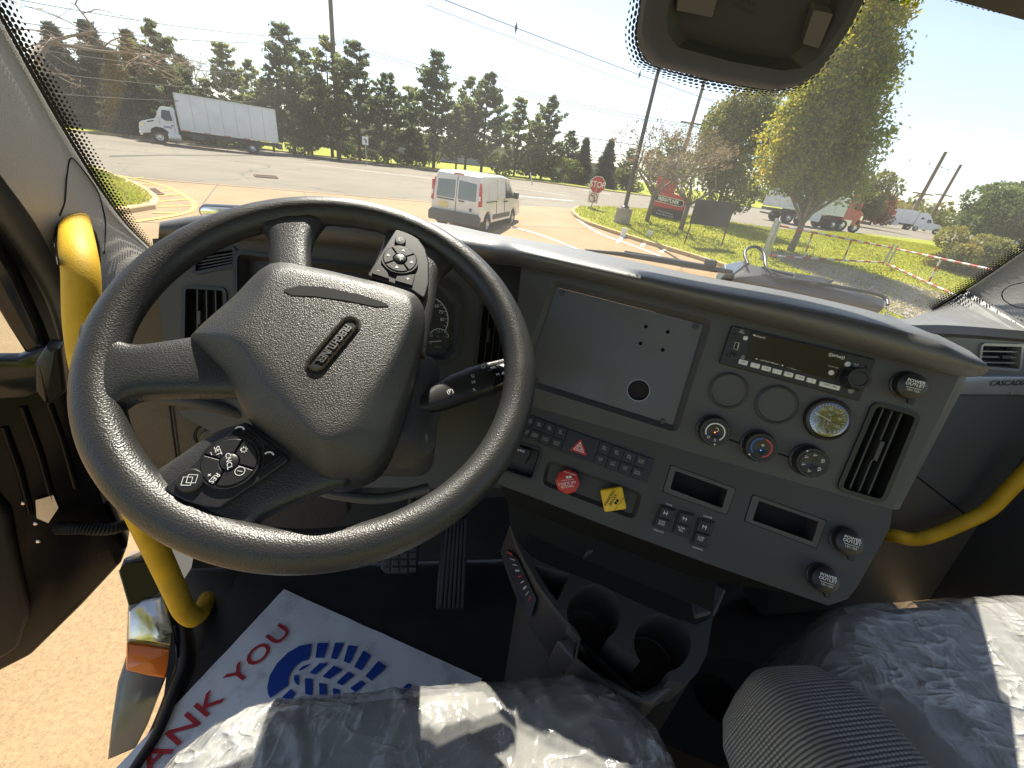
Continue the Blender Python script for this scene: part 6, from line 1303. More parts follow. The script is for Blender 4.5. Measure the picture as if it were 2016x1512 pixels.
# small turn sign by the pole on the left
p = tg(722, 326); o = thing('turn_sign', 'small white square turn sign beside the wooden utility pole', 'sign', p); n_ = facing(p); h_ = Pl(p, n_, None).hit(719, 277); Q = Pl(h_, n_, None); s_ = (Q.hit(725, 277)-Q.hit(713, 277)).length/2
prism('plate', rnd([(-s_, -s_*1.25), (s_, -s_*1.25), (s_, s_*1.25), (-s_, s_*1.25)], .05), Q, -.01, 0, m_white, o); ribbon('black_arrow', [(s_*.3, -s_*.7), (s_*.3, s_*.3), (-s_*.5, s_*.3)], s_*.35, Q, .006, m_void, o); tube('post', [p, Q.w(0, s_, -.03)], .04, m_gal, o, 6)
p = tg(1048, 364); o = thing('verge_marker', 'thin slanted white marker post on the verge behind the van', 'post', p); tube('post', [p, p+ZV*1.0+Vector((-.35, 0, 0))], .05, m_wht, o, 6); lbox_ = None
box('reflector', p+ZV*.95+Vector((-.33, 0, 0)), (.12, .05, .2), m_white, o)
# poles
def vpole(name, label, cat, base_px, top_px, r0, r1, m, base=None):
    b = base or tg(*base_px); pl = Pl(b, facing(b), None); t = pl.hit(*top_px); hgt_ = t.z-b.z
    o = thing(name, label, cat, b); tube('shaft', [b-ZV*.2, b+ZV*hgt_*.5, b+ZV*hgt_], [r0, (r0+r1)/2, r1], m, o, 12); return o, b, hgt_
up1, ub1, uh1 = vpole('utility_pole', 'tall wooden utility pole in front of the pines', 'pole', (668, 314), (654, -40), .26, .20, m_wood)
box('crossarm', ub1+ZV*(uh1*.93), (2.6, .12, .14), m_wood, up1)
lp, lb, lh = vpole('light_pole', 'dark slim light pole on a concrete base on the lawn', 'pole', (1222, 444), (1302, 140), .10, .07, m_bronze)
LPh = lh*1.5
tube('upper_shaft', [lb+ZV*lh*.98, lb+ZV*LPh], .07, m_bronze, lp, 10); lathe('concrete_base', Pl(lb, ZV, (1, 0, 0)), (0, 0), [(.36, -.1), (.36, .72), (.33, .76)], mat('base_concrete', (.33, .28, .22), .85, bump=.4, bscale=20, var=.2, vscale=5), lp, 24)
lathe('flange', Pl(lb, ZV, (1, 0, 0)), (0, 0), [(.2, .76), (.2, .80), (.12, .86)], m_bronze, lp, 16); box('lamp_head', lb+ZV*LPh, (.9, .4, .12), m_bronze, lp)
up2, ub2, uh2 = vpole('utility_pole', 'slim utility pole rising behind the bare ornamental trees', 'pole', (1318, 399), (1362, 140), .20, .15, m_wood)
ct2 = Pl(ub2, facing(ub2), None).hit(1338, 240); box('crossarm', Vector((ub2.x, ub2.y, ct2.z)), (2.4, .12, .14), m_wood, up2)
def fpole(label, bp, tp, dist_):
    d = ray(*bp); b = CAM+Vector((d.x, d.y, 0)).normalized()*dist_; b.z = .9
    d2_ = ray(*tp); hz_ = math.hypot(d2_.x, d2_.y); z = CAM.z+dist_*d2_.z/hz_
    o = thing('utility_pole', label, 'pole', b); tube('shaft', [b, Vector((b.x, b.y, z))], [.42, .30], m_wood, o, 10); return o, b, z
up3, ub3, uz3 = fpole('nearer of the two tall poles leaning far beyond the lawn', (1780, 449), (1864, 299), 135)
up4, ub4, uz4 = fpole('farther of the two tall poles far beyond the lawn', (1842, 412), (1888, 324), 165)
box('crossarm', Vector((ub3.x, ub3.y, (uz3+.9)*.48)), (4.5, .2, .25), m_wood, up3); box('crossarm', Vector((ub4.x, ub4.y, (uz4+.9)*.55)), (4.5, .2, .25), m_wood, up4)
o5, b5, z5 = fpole('short distant pole with a crossarm right of the two tall poles', (1905, 440), (1912, 398), 210); box('crossarm', Vector((b5.x, b5.y, z5-.8)), (5.5, .3, .35), m_wood, o5)
# overhead lines
m_wire = mat('wire_black', (.03, .03, .035), .6)
def wire(label, A, B, sag, r, spac=0, n=14):
    P = [A.lerp(B, i/n)-ZV*(sag*4*(i/n)*(1-i/n)) for i in range(n+1)]; o = thing('power_line', label, 'cable', A, group='overhead lines'); tube('cable', P, r, m_wire, o, 5)
    for k in range(spac):
        t = (k+.5)/spac; c = A.lerp(B, t)-ZV*(sag*4*t*(1-t)); ob('spacer', [c+ZV*.35, c+Vector((.10, 0, 0)), c-ZV*.35, c-Vector((.10, 0, 0)), c+Vector((0, .1, 0)), c-Vector((0, .1, 0))], [(0, 1, 4), (0, 4, 3), (0, 3, 5), (0, 5, 1), (2, 4, 1), (2, 3, 4), (2, 5, 3), (2, 1, 5)], m_wire, o)
def wz(px, py, base):
    pl = Pl(base, facing(base), None); q = pl.hit(px, py); return Vector((base.x, base.y, q.z))
A0 = CAM+ray(840, -14)*34; T3 = Vector((ub3.x, ub3.y, uz3-2.5)); T4 = Vector((ub4.x, ub4.y, uz4-1))
wire('uppermost bundled overhead line with spacers crossing the sky', A0, T3, 1.2, .022, 9); wire('thin overhead line just under the bundled line', A0-ZV*.55, T3-ZV*.8, 1.4, .013); wire('overhead line running between the two tall far poles', T3, T4, .5, .04, 3)
w1 = [wz(660, y, ub1) for y in (78, 84, 150, 178, 192)]; w2_ = [wz(1337, y, ub2) for y in (243, 247, 296, 318, 328)]
LL = CAM+ray(-40, -28)*46
wn = ['top', 'second', 'third', 'fourth', 'lowest']
for i, (a, b) in enumerate(zip(w1, w2_)):
    wire(f'{wn[i]} street line strung from the wooden pole to the slim pole', a, b, .6+.1*i, .022 if i < 2 else .032)
    wire(f'{wn[i]} street line running left from the wooden pole', a, LL-ZV*(.3+1.2*i), .5, .022)
wire('low line from the slim pole towards the far poles', w2_[0], Vector((ub3.x, ub3.y, uz3*.55)), 1.5, .03, 3); wire('line from the slim pole to the farther tall pole', w2_[2], Vector((ub4.x, ub4.y, uz4*.5)), 2, .03)
# dealer sign
p = tg(1322, 436); d = (tg(1345, 440)-tg(1285, 428)); n_ = facing(p, math.radians(-14)); mon = thing('monument_sign', 'red and black roadside dealer sign behind the bare trees', 'sign', p)
MS = Pl(p, n_, None)
def msq(pts): return MS.uvs(pts)
prism('black_base', msq([(1282, 402), (1346, 414), (1340, 438), (1276, 426)]), MS, -.4, 0, mat('sign_black', (.03, .03, .032), .5), mon, .02)
prism('red_board', msq([(1291, 374), (1353, 388), (1343, 416), (1281, 404)]), MS, -.45, .05, m_red, mon, .02)
prism('top_cap', msq([(1296, 345), (1330, 352), (1322, 382), (1290, 374)]), MS, -.4, .0, mat('sign_redcap', (.42, .03, .03), .5), mon, .02)
c0_, c1_ = Vector(MS.uv(1292, 389)), Vector(MS.uv(1341, 401)); dd_ = (c1_-c0_).normalized(); hh2 = math.dist(MS.uv(1316, 388), MS.uv(1316, 402))/2*.92; th = math.atan2(dd_.y, dd_.x)
stad_ = lambda k: [(c0_.x+k*math.cos(th+math.pi/2+math.pi*i/10), c0_.y+k*math.sin(th+math.pi/2+math.pi*i/10)) for i in range(11)]+[(c1_.x+k*math.cos(th-math.pi/2+math.pi*i/10), c1_.y+k*math.sin(th-math.pi/2+math.pi*i/10)) for i in range(11)]
sheet('white_oval', stad_(hh2*1.0), MS, .056, m_white, mon); sheet('black_oval', stad_(hh2*.82), MS, .060, m_void, mon)
mc = (c0_+c1_)/2; text('lettering', 'FREIGHTLINER', MS, (mc.x, mc.y), hh2*1.5, m_white, mon, th, h=.066, sx=.72, bold=.01)
m1, m2 = Vector(MS.uv(1310, 416)), Vector(MS.uv(1308, 426)); text('lettering', '1915 Cranbury\nSouth River Road', MS, ((m1.x+m2.x)/2, (m1.y+m2.y)/2), hh2*.85, m_white, mon, th, h=.008, line=.95)
# black board on two legs
a, b = tg(1345, 486), tg(1418, 491); dv = b-a; dv.z = 0; n_ = Vector((dv.y, -dv.x, 0)).normalized()
if n_.dot(-a) < 0: n_ = -n_
BB = Pl((a+b)/2, n_, dv); bb = thing('notice_board', 'plain black board on two thin legs seen from behind on the lawn', 'sign', (a+b)/2)
prism('board', BB.uvs([(1372, 391), (1448, 400), (1432, 448), (1358, 440)]), BB, -.03, .03, mat('board_black', (.035, .034, .036), .6, var=.2, vscale=3), bb, .006)
for (x0, y0), (x1, y1) in (((1345, 486), (1362, 436)), ((1418, 491), (1432, 446))): tube('leg', [BB.hit(x0, y0)-ZV*.05, BB.hit(x1, y1, -.035)], .025, m_bronze, bb, 6)
# short kerb markers
for i, (b_, t_) in enumerate((((1226, 467), (1232, 449)), ((1276, 470), (1284, 455)))):
    p = tg(*b_); pl = Pl(p, facing(p), None); t2 = pl.hit(*t_); o = thing('kerb_marker', ('left' if i == 0 else 'right')+' of the two short white kerb markers beside the lawn', 'marker', p)
    hgt_ = t2.z-p.z; V, Fc = box_vf(p+ZV*hgt_/2, (.20, .06, hgt_)); ob('plate', V, Fc, m_white, o)
# red and white barrier fence
m_brw = mat('barrier_white', (.58, .56, .53), .6, var=.1, vscale=6); m_brr = mat('barrier_red', (.42, .07, .045), .6, var=.15, vscale=6)
def striped(name, A, B, r, par, n, first=0):
    for k in range(n): tube(name, [A.lerp(B, k/n), A.lerp(B, (k+1)/n)], r, m_brr if (k+first) % 2 == 0 else m_brw, par, 7, caps=True)
fp = [tg(1508, 512, .12), tg(1748, 526, .12), tg(1890, 594, .12)]
fpl = Pl(fp[0], (fp[1]-fp[0]).cross(ZV), None)
g1 = thing('barrier_gate', 'red and white striped barrier gate left of its middle post, near the maple trunk', 'gate', fp[0])
tl_, tr_, bl_, br_ = fpl.hit(1537, 445), fpl.hit(1757, 488), fpl.hit(1512, 503), fpl.hit(1740, 517)
striped('upper_bar', tl_, tr_, .036, g1, 17); striped('lower_bar', bl_, br_, .036, g1, 15)
for t in (.28, .62): striped('upright', bl_.lerp(br_, t), tl_.lerp(tr_, t-.02), .032, g1, 4, 1)
tube('end_post', [br_-ZV*.1, tr_+ZV*.15], .04, m_gal, g1, 8)
for bpx, tpx, r in (((1495, 520), (1530, 432), .07), ((1508, 512), (1536, 436), .05)):
    b_ = fpl.hit(*bpx); t_ = fpl.hit(*tpx); gp = thing('gate_post', ('thick' if r > .06 else 'thin')+' steel gate post at the left end of the barrier', 'post', b_); tube('tube', [b_-ZV*.1, t_], r, m_gal, gp, 10); lathe('cap', Pl(t_, ZV, (1, 0, 0)), (0, 0), [(r, 0), (r*.8, .03)], m_gal, gp, 10)
fp2 = Pl(fp[1], (fp[2]-fp[1]).cross(ZV), None)
g2 = thing('barrier_gate', 'red and white striped barrier gate right of its middle post, near the round bush', 'gate', fp[1])
tl_, tr_, bl_, br_ = fp2.hit(1765, 490), fp2.hit(1962, 533), fp2.hit(1748, 520), fp2.hit(1895, 588)
striped('upper_bar', tl_, tr_, .036, g2, 15); striped('lower_bar', bl_, br_, .036, g2, 15); striped('upright', fp2.hit(1828, 556), fp2.hit(1852, 512), .034, g2, 4, 0); tube('end_post', [bl_-ZV*.1, tl_+ZV*.15], .04, m_gal, g2, 8)
# long low building behind the pines
bc = CAM+Vector((ray(760, 300).x, ray(760, 300).y, 0)).normalized()*125; bc.z = .5
wv = Vector((math.cos(math.radians(40)), math.sin(math.radians(40)), 0)); bl = thing('warehouse', 'long grey warehouse glimpsed between the pine trunks', 'building', bc, local=True, rz=math.radians(40))
lbox('wall', (0, 0, 2.4), (150, 30, 4.8), mat('wall_grey', (.30, .30, .29), .7), bl); lbox('roof', (0, 0, 4.9), (151, 31, .3), mat('roof_grey', (.33, .33, .34), .8), bl)
for k in range(14): lbox('dock_door', (-66+10*k, -15.06, 1.9), (3.2, .1, 3.4), mat('dock_grey', (.34, .34, .33), .7), bl)
# =================================================================== TREES
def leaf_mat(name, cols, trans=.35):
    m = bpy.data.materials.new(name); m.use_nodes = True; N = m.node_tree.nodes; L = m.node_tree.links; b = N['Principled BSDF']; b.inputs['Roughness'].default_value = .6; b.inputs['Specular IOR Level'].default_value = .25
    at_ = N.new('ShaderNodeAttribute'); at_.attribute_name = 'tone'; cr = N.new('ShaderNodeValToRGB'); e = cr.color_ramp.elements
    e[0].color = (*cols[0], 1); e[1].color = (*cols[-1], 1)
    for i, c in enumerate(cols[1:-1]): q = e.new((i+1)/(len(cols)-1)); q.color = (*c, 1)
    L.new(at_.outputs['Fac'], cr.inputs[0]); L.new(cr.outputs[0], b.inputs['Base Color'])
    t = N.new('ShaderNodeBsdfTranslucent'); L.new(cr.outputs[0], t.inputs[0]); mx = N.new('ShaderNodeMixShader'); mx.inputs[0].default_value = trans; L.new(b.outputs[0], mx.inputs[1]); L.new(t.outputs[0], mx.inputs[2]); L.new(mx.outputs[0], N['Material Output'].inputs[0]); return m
m_pine = leaf_mat('pine_needles', [(.048, .082, .050), (.10, .145, .070), (.20, .235, .09), (.34, .355, .13)], .6)
m_pine2 = leaf_mat('pine_needles_warm', [(.070, .102, .045), (.145, .19, .065), (.27, .295, .09), (.44, .42, .13)], .6)
m_spruce = leaf_mat('spruce_needles', [(.032, .048, .042), (.062, .085, .070), (.105, .125, .095), (.17, .18, .12)], .45)
m_maple = leaf_mat('maple_leaves', [(.085, .13, .016), (.17, .23, .022), (.31, .33, .028), (.52, .42, .03), (.60, .35, .025)], .55)
m_round = leaf_mat('round_tree_leaves', [(.06, .08, .02), (.11, .135, .03), (.19, .20, .045), (.30, .24, .06)], .5)
m_brown = leaf_mat('dry_leaves', [(.10, .08, .04), (.17, .13, .06), (.24, .18, .08), (.34, .20, .07)])
m_bush = leaf_mat('bush_leaves', [(.045, .070, .018), (.085, .12, .022), (.15, .18, .03), (.28, .20, .045)], .45)
m_ora = leaf_mat('orange_leaves', [(.12, .05, .01), (.25, .09, .015), (.33, .14, .02)])
m_bark = mat('bark', (.085, .062, .045), .9, bump=.8, bscale=14, var=.3, vscale=6); m_bark2 = mat('bark_grey', (.17, .14, .11), .9, bump=.7, bscale=18, var=.25, vscale=6)
m_twig = mat('twig_bark', (.34, .25, .17), .85, var=.25, vscale=4)
def leaf_mesh(name, P, size, m, tone, seed=0, tri=False, flat=0.0, asp=1.0):
    """one mesh of many small leaf faces at the points P (n,3)"""
    r = np.random.default_rng(seed); n = len(P); a = r.normal(size=(n, 3)); 
    if flat: a[:, 2] *= (1-flat)
    a /= np.linalg.norm(a, axis=1)[:, None]; b = r.normal(size=(n, 3)); b -= a*(a*b).sum(1)[:, None]; b /= np.linalg.norm(b, axis=1)[:, None]
    s = (size*r.uniform(.55, 1.35, n))[:, None]; a = a*s*asp; b = b*s*.62
    Q = np.stack([P-a, P+b*.9, P+a, P-b*.9], 1).reshape(-1, 3)
    me = bpy.data.meshes.new(name); me.vertices.add(4*n); me.vertices.foreach_set('co', Q.astype(np.float32).ravel()); me.loops.add(4*n); me.loops.foreach_set('vertex_index', np.arange(4*n, dtype=np.int32)); me.polygons.add(n); me.polygons.foreach_set('loop_start', np.arange(0, 4*n, 4, dtype=np.int32)); me.polygons.foreach_set('loop_total', np.full(n, 4, dtype=np.int32))
    at_ = me.attributes.new('tone', 'FLOAT', 'POINT'); at_.data.foreach_set('value', np.repeat(np.clip(tone, 0, 1), 4).astype(np.float32)); me.materials.append(m); me.update(); me.validate(); return me
def mo(name, me, parent): o = bpy.data.objects.new(name, me); COL.objects.link(o); o.parent = parent; return o
def mtubes(lst, n=5): return merge([tube_vf(P, r, n) for P, r in lst])
def mk_mesh(name, V, Fc, m, smooth=True):
    me = bpy.data.meshes.new(name); me.from_pydata([tuple(v) for v in V], [], Fc); me.materials.append(m); me.polygons.foreach_set('use_smooth', [smooth]*len(me.polygons)); me.update(); return me
def conifer(seed, Hh, W_, kind):
    r = random.Random(seed); br = []; pts = []; tones = []; pine = kind == 'pine'
    br.append(([Vector((0, 0, 0)), Vector((.05*r.uniform(-1, 1)*Hh*.1, 0, Hh*.5)), Vector((0, 0, Hh*.97))], [Hh*.017, Hh*.011, .02]))
    z = Hh*(.16 if pine else .03)
    while z < Hh*.985:
        t = z/Hh; env = (1-t)**.72*(.62+.38*min(1, t/.3)) if pine else (1-t)**.9
        for k in range(r.randint(3, 5) if pine else r.randint(6, 8)):
            L_ = W_*env*r.uniform(.45, 1.15)+.3
            if pine and r.random() < .15: L_ *= 1.25
            az = r.uniform(0, 2*math.pi); rise = r.uniform(.08, .50) if pine else r.uniform(-.30, .08)
            d = Vector((math.cos(az), math.sin(az), rise)); p0 = Vector((0, 0, z)); p1 = p0+d*L_*.6-ZV*(L_*.05 if pine else 0); p2 = p0+d*L_+ZV*(L_*(.16 if pine else .10))
            br.append(([p0, p1, p2], [Hh*.0040*env+.014, .014, .007]))
            nc = max(4, int(L_*(4.6 if pine else 7.5))); cl_tone = r.uniform(0, .75)
            for c in range(nc):
                s = r.uniform(.30, 1.04)**.8 if pine else r.uniform(.22, 1.03); q = p0.lerp(p1, s/.6) if s < .6 else p1.lerp(p2, min(1, (s-.6)/.4))
                side = Vector((-d.y, d.x, 0))*r.gauss(0, .16*L_*(1.1-s)+.10); sp = .15 if pine else .16+.11*L_*(1-abs(s-.6)); q = q+side
                for _ in range(11 if pine else 8):
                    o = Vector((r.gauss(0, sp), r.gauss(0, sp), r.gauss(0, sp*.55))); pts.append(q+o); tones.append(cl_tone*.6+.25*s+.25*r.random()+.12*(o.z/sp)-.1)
        z += Hh*(.036 if pine else .022)*r.uniform(.8, 1.25)
    V, Fc = mtubes(br, 5)
    return mk_mesh('trunk', V, Fc, m_bark), np.array([tuple(p) for p in pts]), np.array(tones)
cons = []
for i, (kind, W_) in enumerate((('pine', 4.2), ('pine', 3.5), ('pine', 4.8), ('spruce', 3.6), ('pine', 3.8))):
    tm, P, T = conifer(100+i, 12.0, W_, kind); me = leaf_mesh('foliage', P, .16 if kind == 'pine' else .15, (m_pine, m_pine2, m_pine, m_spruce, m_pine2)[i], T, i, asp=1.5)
    cons.append((tm, me))
ordn = ['first', 'second', 'third', 'fourth', 'fifth', 'sixth', 'seventh', 'eighth', 'ninth', 'tenth', 'eleventh', 'twelfth', 'thirteenth', 'fourteenth', 'fifteenth', 'sixteenth', 'seventeenth', 'eighteenth', 'nineteenth', 'twentieth', 'twenty-first', 'twenty-second', 'twenty-third', 'twenty-fourth', 'twenty-fifth', 'twenty-sixth', 'twenty-seventh']
edge = FE[2:12]
def row_pt(px, py, off):
    """foot of a tree that stands `off` metres behind the far kerb, seen at px; also height of py there"""
    A, B = FE[2], FE[10]; d = (B-A); d.z = 0; d.normalize(); nrm = Vector((-d.y, d.x, 0)); pl = Pl(A+nrm*off, nrm, d); q = pl.hit(px, py); return Vector((q.x, q.y, H(q.x, q.y)+.1)), q.z
pines = [(95, 40, 6, 3), (165, 36, 7, 3), (215, 92, 3, 3), (248, 55, 9, 3), (296, 40, 5, 0), (352, 104, 8, 3), (395, 150, 4, 1), (440, 80, 7, 1), (488, 118, 11, 4), (522, 150, 6, 2), (556, 50, 6, 0), (598, 98, 10, 2), (640, 72, 8, 4), (700, 84, 6, 0), (762, 142, 5, 2), (806, 165, 10, 1), (862, 104, 6, 0), (928, 152, 9, 4), (964, 142, 6, 2), (1030, 188, 8, 1), (1088, 190, 6, 0), (1060, 225, 4, 4), (1126, 256, 9, 2), (1156, 270, 6, 3), (1206, 272, 6, 3), (1244, 292, 8, 0), (905, 205, 5, 1)]
pines.sort(key=lambda q: q[0])
for i, (px, py, off, k) in enumerate(pines):
    b, zt = row_pt(px, py, off); s = (zt-b.z)/12.0
    kindn = ('open green pine', 'light green pine', 'broad green pine', 'dense dark spruce', 'narrow green pine')[k]
    o = thing('pine_tree', f'{kindn}, {ordn[i]} tree from the left in the evergreen row across the street', 'tree', b, 'evergreen row across the street', local=True, rz=random.uniform(0, 6.28)); o.scale = (s*random.uniform(.92, 1.12), s*random.uniform(.92, 1.12), s)
    mo('trunk', cons[k][0], o); mo('crown', cons[k][1], o)
def blob_pts(n, c, rad, r, shell=.55, lumps=9):
    """points through a lumpy crown volume"""
    L_ = [(Vector((r.uniform(-1, 1)*.62*rad[0], r.uniform(-1, 1)*.62*rad[1], r.uniform(-.9, .9)*.72*rad[2])), r.uniform(.34, .52)) for _ in range(lumps)]
    P, T = [], []
    for _ in range(n):
        c0, k = r.choice(L_); d = Vector((r.gauss(0, 1), r.gauss(0, 1), r.gauss(0, 1))).normalized(); q = r.uniform(shell, 1.0)**.6*k; p = c0+Vector((d.x*rad[0], d.y*rad[1], d.z*rad[2]))*q
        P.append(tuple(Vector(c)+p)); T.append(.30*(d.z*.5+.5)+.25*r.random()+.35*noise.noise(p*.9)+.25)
    return np.array(P), np.array(T)
def round_tree(name, label, base, Hh, rad, zc_, m, n, leaf, trunk_r, seed, cat='tree', lumps=12, bark=None, lean=0, group=None):
    r = random.Random(seed); o = thing(name, label, cat, base, group, local=True)
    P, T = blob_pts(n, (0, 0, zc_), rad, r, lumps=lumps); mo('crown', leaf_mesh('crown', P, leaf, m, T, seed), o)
    br = [([Vector((0, 0, -.1)), Vector((lean*.3, 0, zc_*.5)), Vector((lean, 0, zc_))], [trunk_r, trunk_r*.8, trunk_r*.4])]
    for k in range(9):
        az = r.uniform(0, 6.28); st_ = Vector((lean*.4, 0, zc_*r.uniform(.45, .8))); d = Vector((math.cos(az)*rad[0]*.6, math.sin(az)*rad[1]*.6, rad[2]*r.uniform(.1, .7))); br.append(([st_, st_+d*.5+ZV*.2, st_+d], [trunk_r*.4, trunk_r*.22, .02]))
    V, Fc = mtubes(br, 7); mo('trunk', mk_mesh('trunk', V, Fc, bark or m_bark2), o); return o
def bare_tree(name, label, base, Hh, spread, seed, twig=m_twig, depth=5, leaves=None, nl=0, leaf=.06, droop=0.0, trunk_r=.12, first=.28):
    r = random.Random(seed); o = thing(name, label, 'tree', base, local=True); seg = []; tips = []
    def grow(p, d, L_, rad, dep):
        q = p+d*L_*.5+Vector((r.gauss(0, .05), r.gauss(0, .05), r.gauss(0, .03)))*L_; e = q+(d+Vector((r.gauss(0, .12), r.gauss(0, .12), -droop*.3))).normalized()*L_*.5
        seg.append(([p, q, e], [rad, rad*.8, rad*.62], dep)); 
        if dep <= 2: tips.append((p, q, e))
        if dep == 0: return
        for k in range(r.randint(2, 3) if dep > 1 else r.randint(2, 4)):
            a = r.uniform(0, 6.28); nd = (d*.75+Vector((math.cos(a), math.sin(a), r.uniform(-.25, .55)-droop))*spread).normalized(); s = r.uniform(.35, 1.0); grow(q.lerp(e, s) if k else e, nd, L_*r.uniform(.58, .82), max(.004, rad*.56), dep-1)
    seg.append(([Vector((0, 0, -.1)), Vector((0, 0, Hh*first))], [trunk_r, trunk_r*.85], 9))
    for k in range(4):
        a = 1.57*k+r.uniform(-.5, .5); grow(Vector((0, 0, Hh*first*r.uniform(.8, 1))), Vector((math.cos(a)*spread, math.sin(a)*spread, .85)).normalized(), Hh*.27, trunk_r*.6, depth)
    big = [(P, q) for P, q, dp in seg if dp > 2]; small = [(P, q) for P, q, dp in seg if dp <= 2]
    V, Fc = mtubes(big, 6); mo('trunk', mk_mesh('trunk', V, Fc, m_bark2), o); V, Fc = mtubes(small, 3); mo('twigs', mk_mesh('twigs', V, Fc, twig), o)
    if leaves:
        P = []
        for _ in range(nl): t = r.choice(tips); q = t[0].lerp(t[2], r.random()); P.append((q.x+r.gauss(0, .06), q.y+r.gauss(0, .06), q.z+r.gauss(0, .06)))
        mo('leaves', leaf_mesh('leaves', np.array(P), leaf, leaves, np.random.default_rng(seed).random(nl), seed), o)
    return o
# tall maple: several upright limbs with dense leaves
mb = tg(1553, 500); r = random.Random(5); mt = thing('maple_tree', 'tall upright maple turning yellow on the lawn behind the barrier', 'tree', mb, local=True)
MH = 12.5; br = [([Vector((0, 0, -.1)), Vector((.03, 0, .8)), Vector((0, .03, 1.7))], [.17, .13, .11])]; PP_, TT_ = [], []
for k in range(19):
    a = 2.4*k+r.uniform(-.3, .3); rr2 = r.uniform(.12, 1.0)**.7*1.55; top_ = MH*(1-.5*(rr2/1.55)**1.5)*r.uniform(.80, 1.0); st_ = Vector((0, 0, r.uniform(1.1, 1.9)))
    mid_ = Vector((math.cos(a)*rr2-.28, math.sin(a)*rr2+.16, 2.1+.15*top_)); end = Vector((math.cos(a)*rr2*.60-.62, math.sin(a)*rr2*.60+.36, top_))
    br.append((cat_pts([st_, mid_, mid_.lerp(end, .55)+Vector((r.gauss(0, .15), r.gauss(0, .15), 0)), end], 4), [.07-.005*i for i in range(13)])); warm = r.uniform(.0, .34) if r.random() < .45 else r.uniform(-.12, .08)
    for c in range(62):
        s = r.random()**.85; q = st_.lerp(mid_, .35+s*3.2) if s < .2 else mid_.lerp(end, (s-.2)/.8)
        q = q+Vector((r.gauss(0, .36), r.gauss(0, .36), r.gauss(0, .34))); ct_ = r.uniform(-.1, .12)
        if q.z < 2.45: continue
        for _ in range(54):
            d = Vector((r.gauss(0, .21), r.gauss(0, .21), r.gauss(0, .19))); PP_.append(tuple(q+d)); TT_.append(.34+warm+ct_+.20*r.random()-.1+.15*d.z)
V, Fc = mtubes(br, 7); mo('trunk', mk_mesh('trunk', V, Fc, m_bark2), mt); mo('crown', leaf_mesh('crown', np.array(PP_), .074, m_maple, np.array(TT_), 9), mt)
# other trees
round_tree('maple_tree', 'yellow-green tree behind the truck, mirrored in the round air gauge', Vector((4.4, -17, 0)), 14, (6.5, 4.5, 7.0), 7.2, m_maple, 15000, .14, .2, 91, lumps=16)
d = ray(1408, 420); q = CAM+Vector((d.x, d.y, 0)).normalized()*30; q.z = H(q.x, q.y); round_tree('shade_tree', 'rounded olive green tree between the bare trees and the maple', q, 7, (2.65, 2.65, 3.1), 3.7, m_round, 19000, .10, .12, 21, lumps=20)
bare_tree('bare_tree', 'leafless ornamental tree in front of the dealer sign', tg(1272, 441), 5.2, .80, 31, leaves=m_brown, nl=1100, leaf=.05, depth=6)
bare_tree('bare_tree', 'leafless ornamental tree right of the dealer sign with a few dry leaves', tg(1338, 458), 5.0, 1.0, 32, leaves=m_brown, nl=1300, leaf=.05, depth=6, droop=.05)
bare_tree('bare_tree', 'bare brown tree reaching in at the top left corner', Vector((-19.5, 17.0, H(-19.5, 17.0))), 9.0, 1.0, 33, depth=6, droop=.20, trunk_r=.16, leaves=None)
d = ray(470, 170); bp0 = row_pt(405, 150, 2)[0]; bare_tree('bare_tree', 'pale leafless sapling between the pines behind the box truck', row_pt(408, 150, 3)[0], 8.5, .5, 35, twig=m_bark2, depth=5, trunk_r=.12)
bb_ = tg(1885, 541); round_tree('bush', 'low round bush with orange tips beside the striped barrier', bb_, 3, (1.30, 1.30, 1.15), .95, leaf_mat('bush_tips', [(.07, .10, .025), (.15, .18, .035), (.28, .25, .045), (.44, .27, .06)], .5), 15000, .065, .1, 41, 'bush', 16)
d = ray(1948, 470); tb2 = CAM+Vector((d.x, d.y, 0)).normalized()*74; tb2.z = H(tb2.x, tb2.y)+.1; round_tree('shade_tree', 'broad dark rounded tree at the right edge beyond the lawn', tb2, 7, (4.3, 4.3, 3.6), 4.2, leaf_mat('shade_leaves', [(.045, .075, .03), (.085, .125, .045), (.14, .18, .06), (.22, .24, .09)], .5), 15000, .17, .2, 42, lumps=18)
def far_tree(name, label, px, dist_, Hh, rd, m, n, leaf, seed, group=None):
    d = ray(px, 430); b = CAM+Vector((d.x, d.y, 0)).normalized()*dist_; b.z = .9; return round_tree(name, label, b, Hh, (rd, rd, Hh*.48), Hh*.55, m, n, leaf, .25, seed, lumps=14, group=group)
far_tree('shade_tree', 'orange autumn tree beyond the semi truck', 1718, 118, 6.0, 4.0, m_ora, 4500, .24, 51); far_tree('shade_tree', 'green tree behind the orange-red semi cab', 1672, 88, 8.0, 4.0, m_round, 6000, .22, 52)
far_tree('shade_tree', 'green tree behind the maple trunk beyond the street', 1590, 95, 9.0, 4.5, m_pine2, 6000, .22, 53); far_tree('shade_tree', 'dark tree right of the far evergreens behind the light pole', 1290, 92, 9.5, 4.6, m_round, 6000, .25, 54)
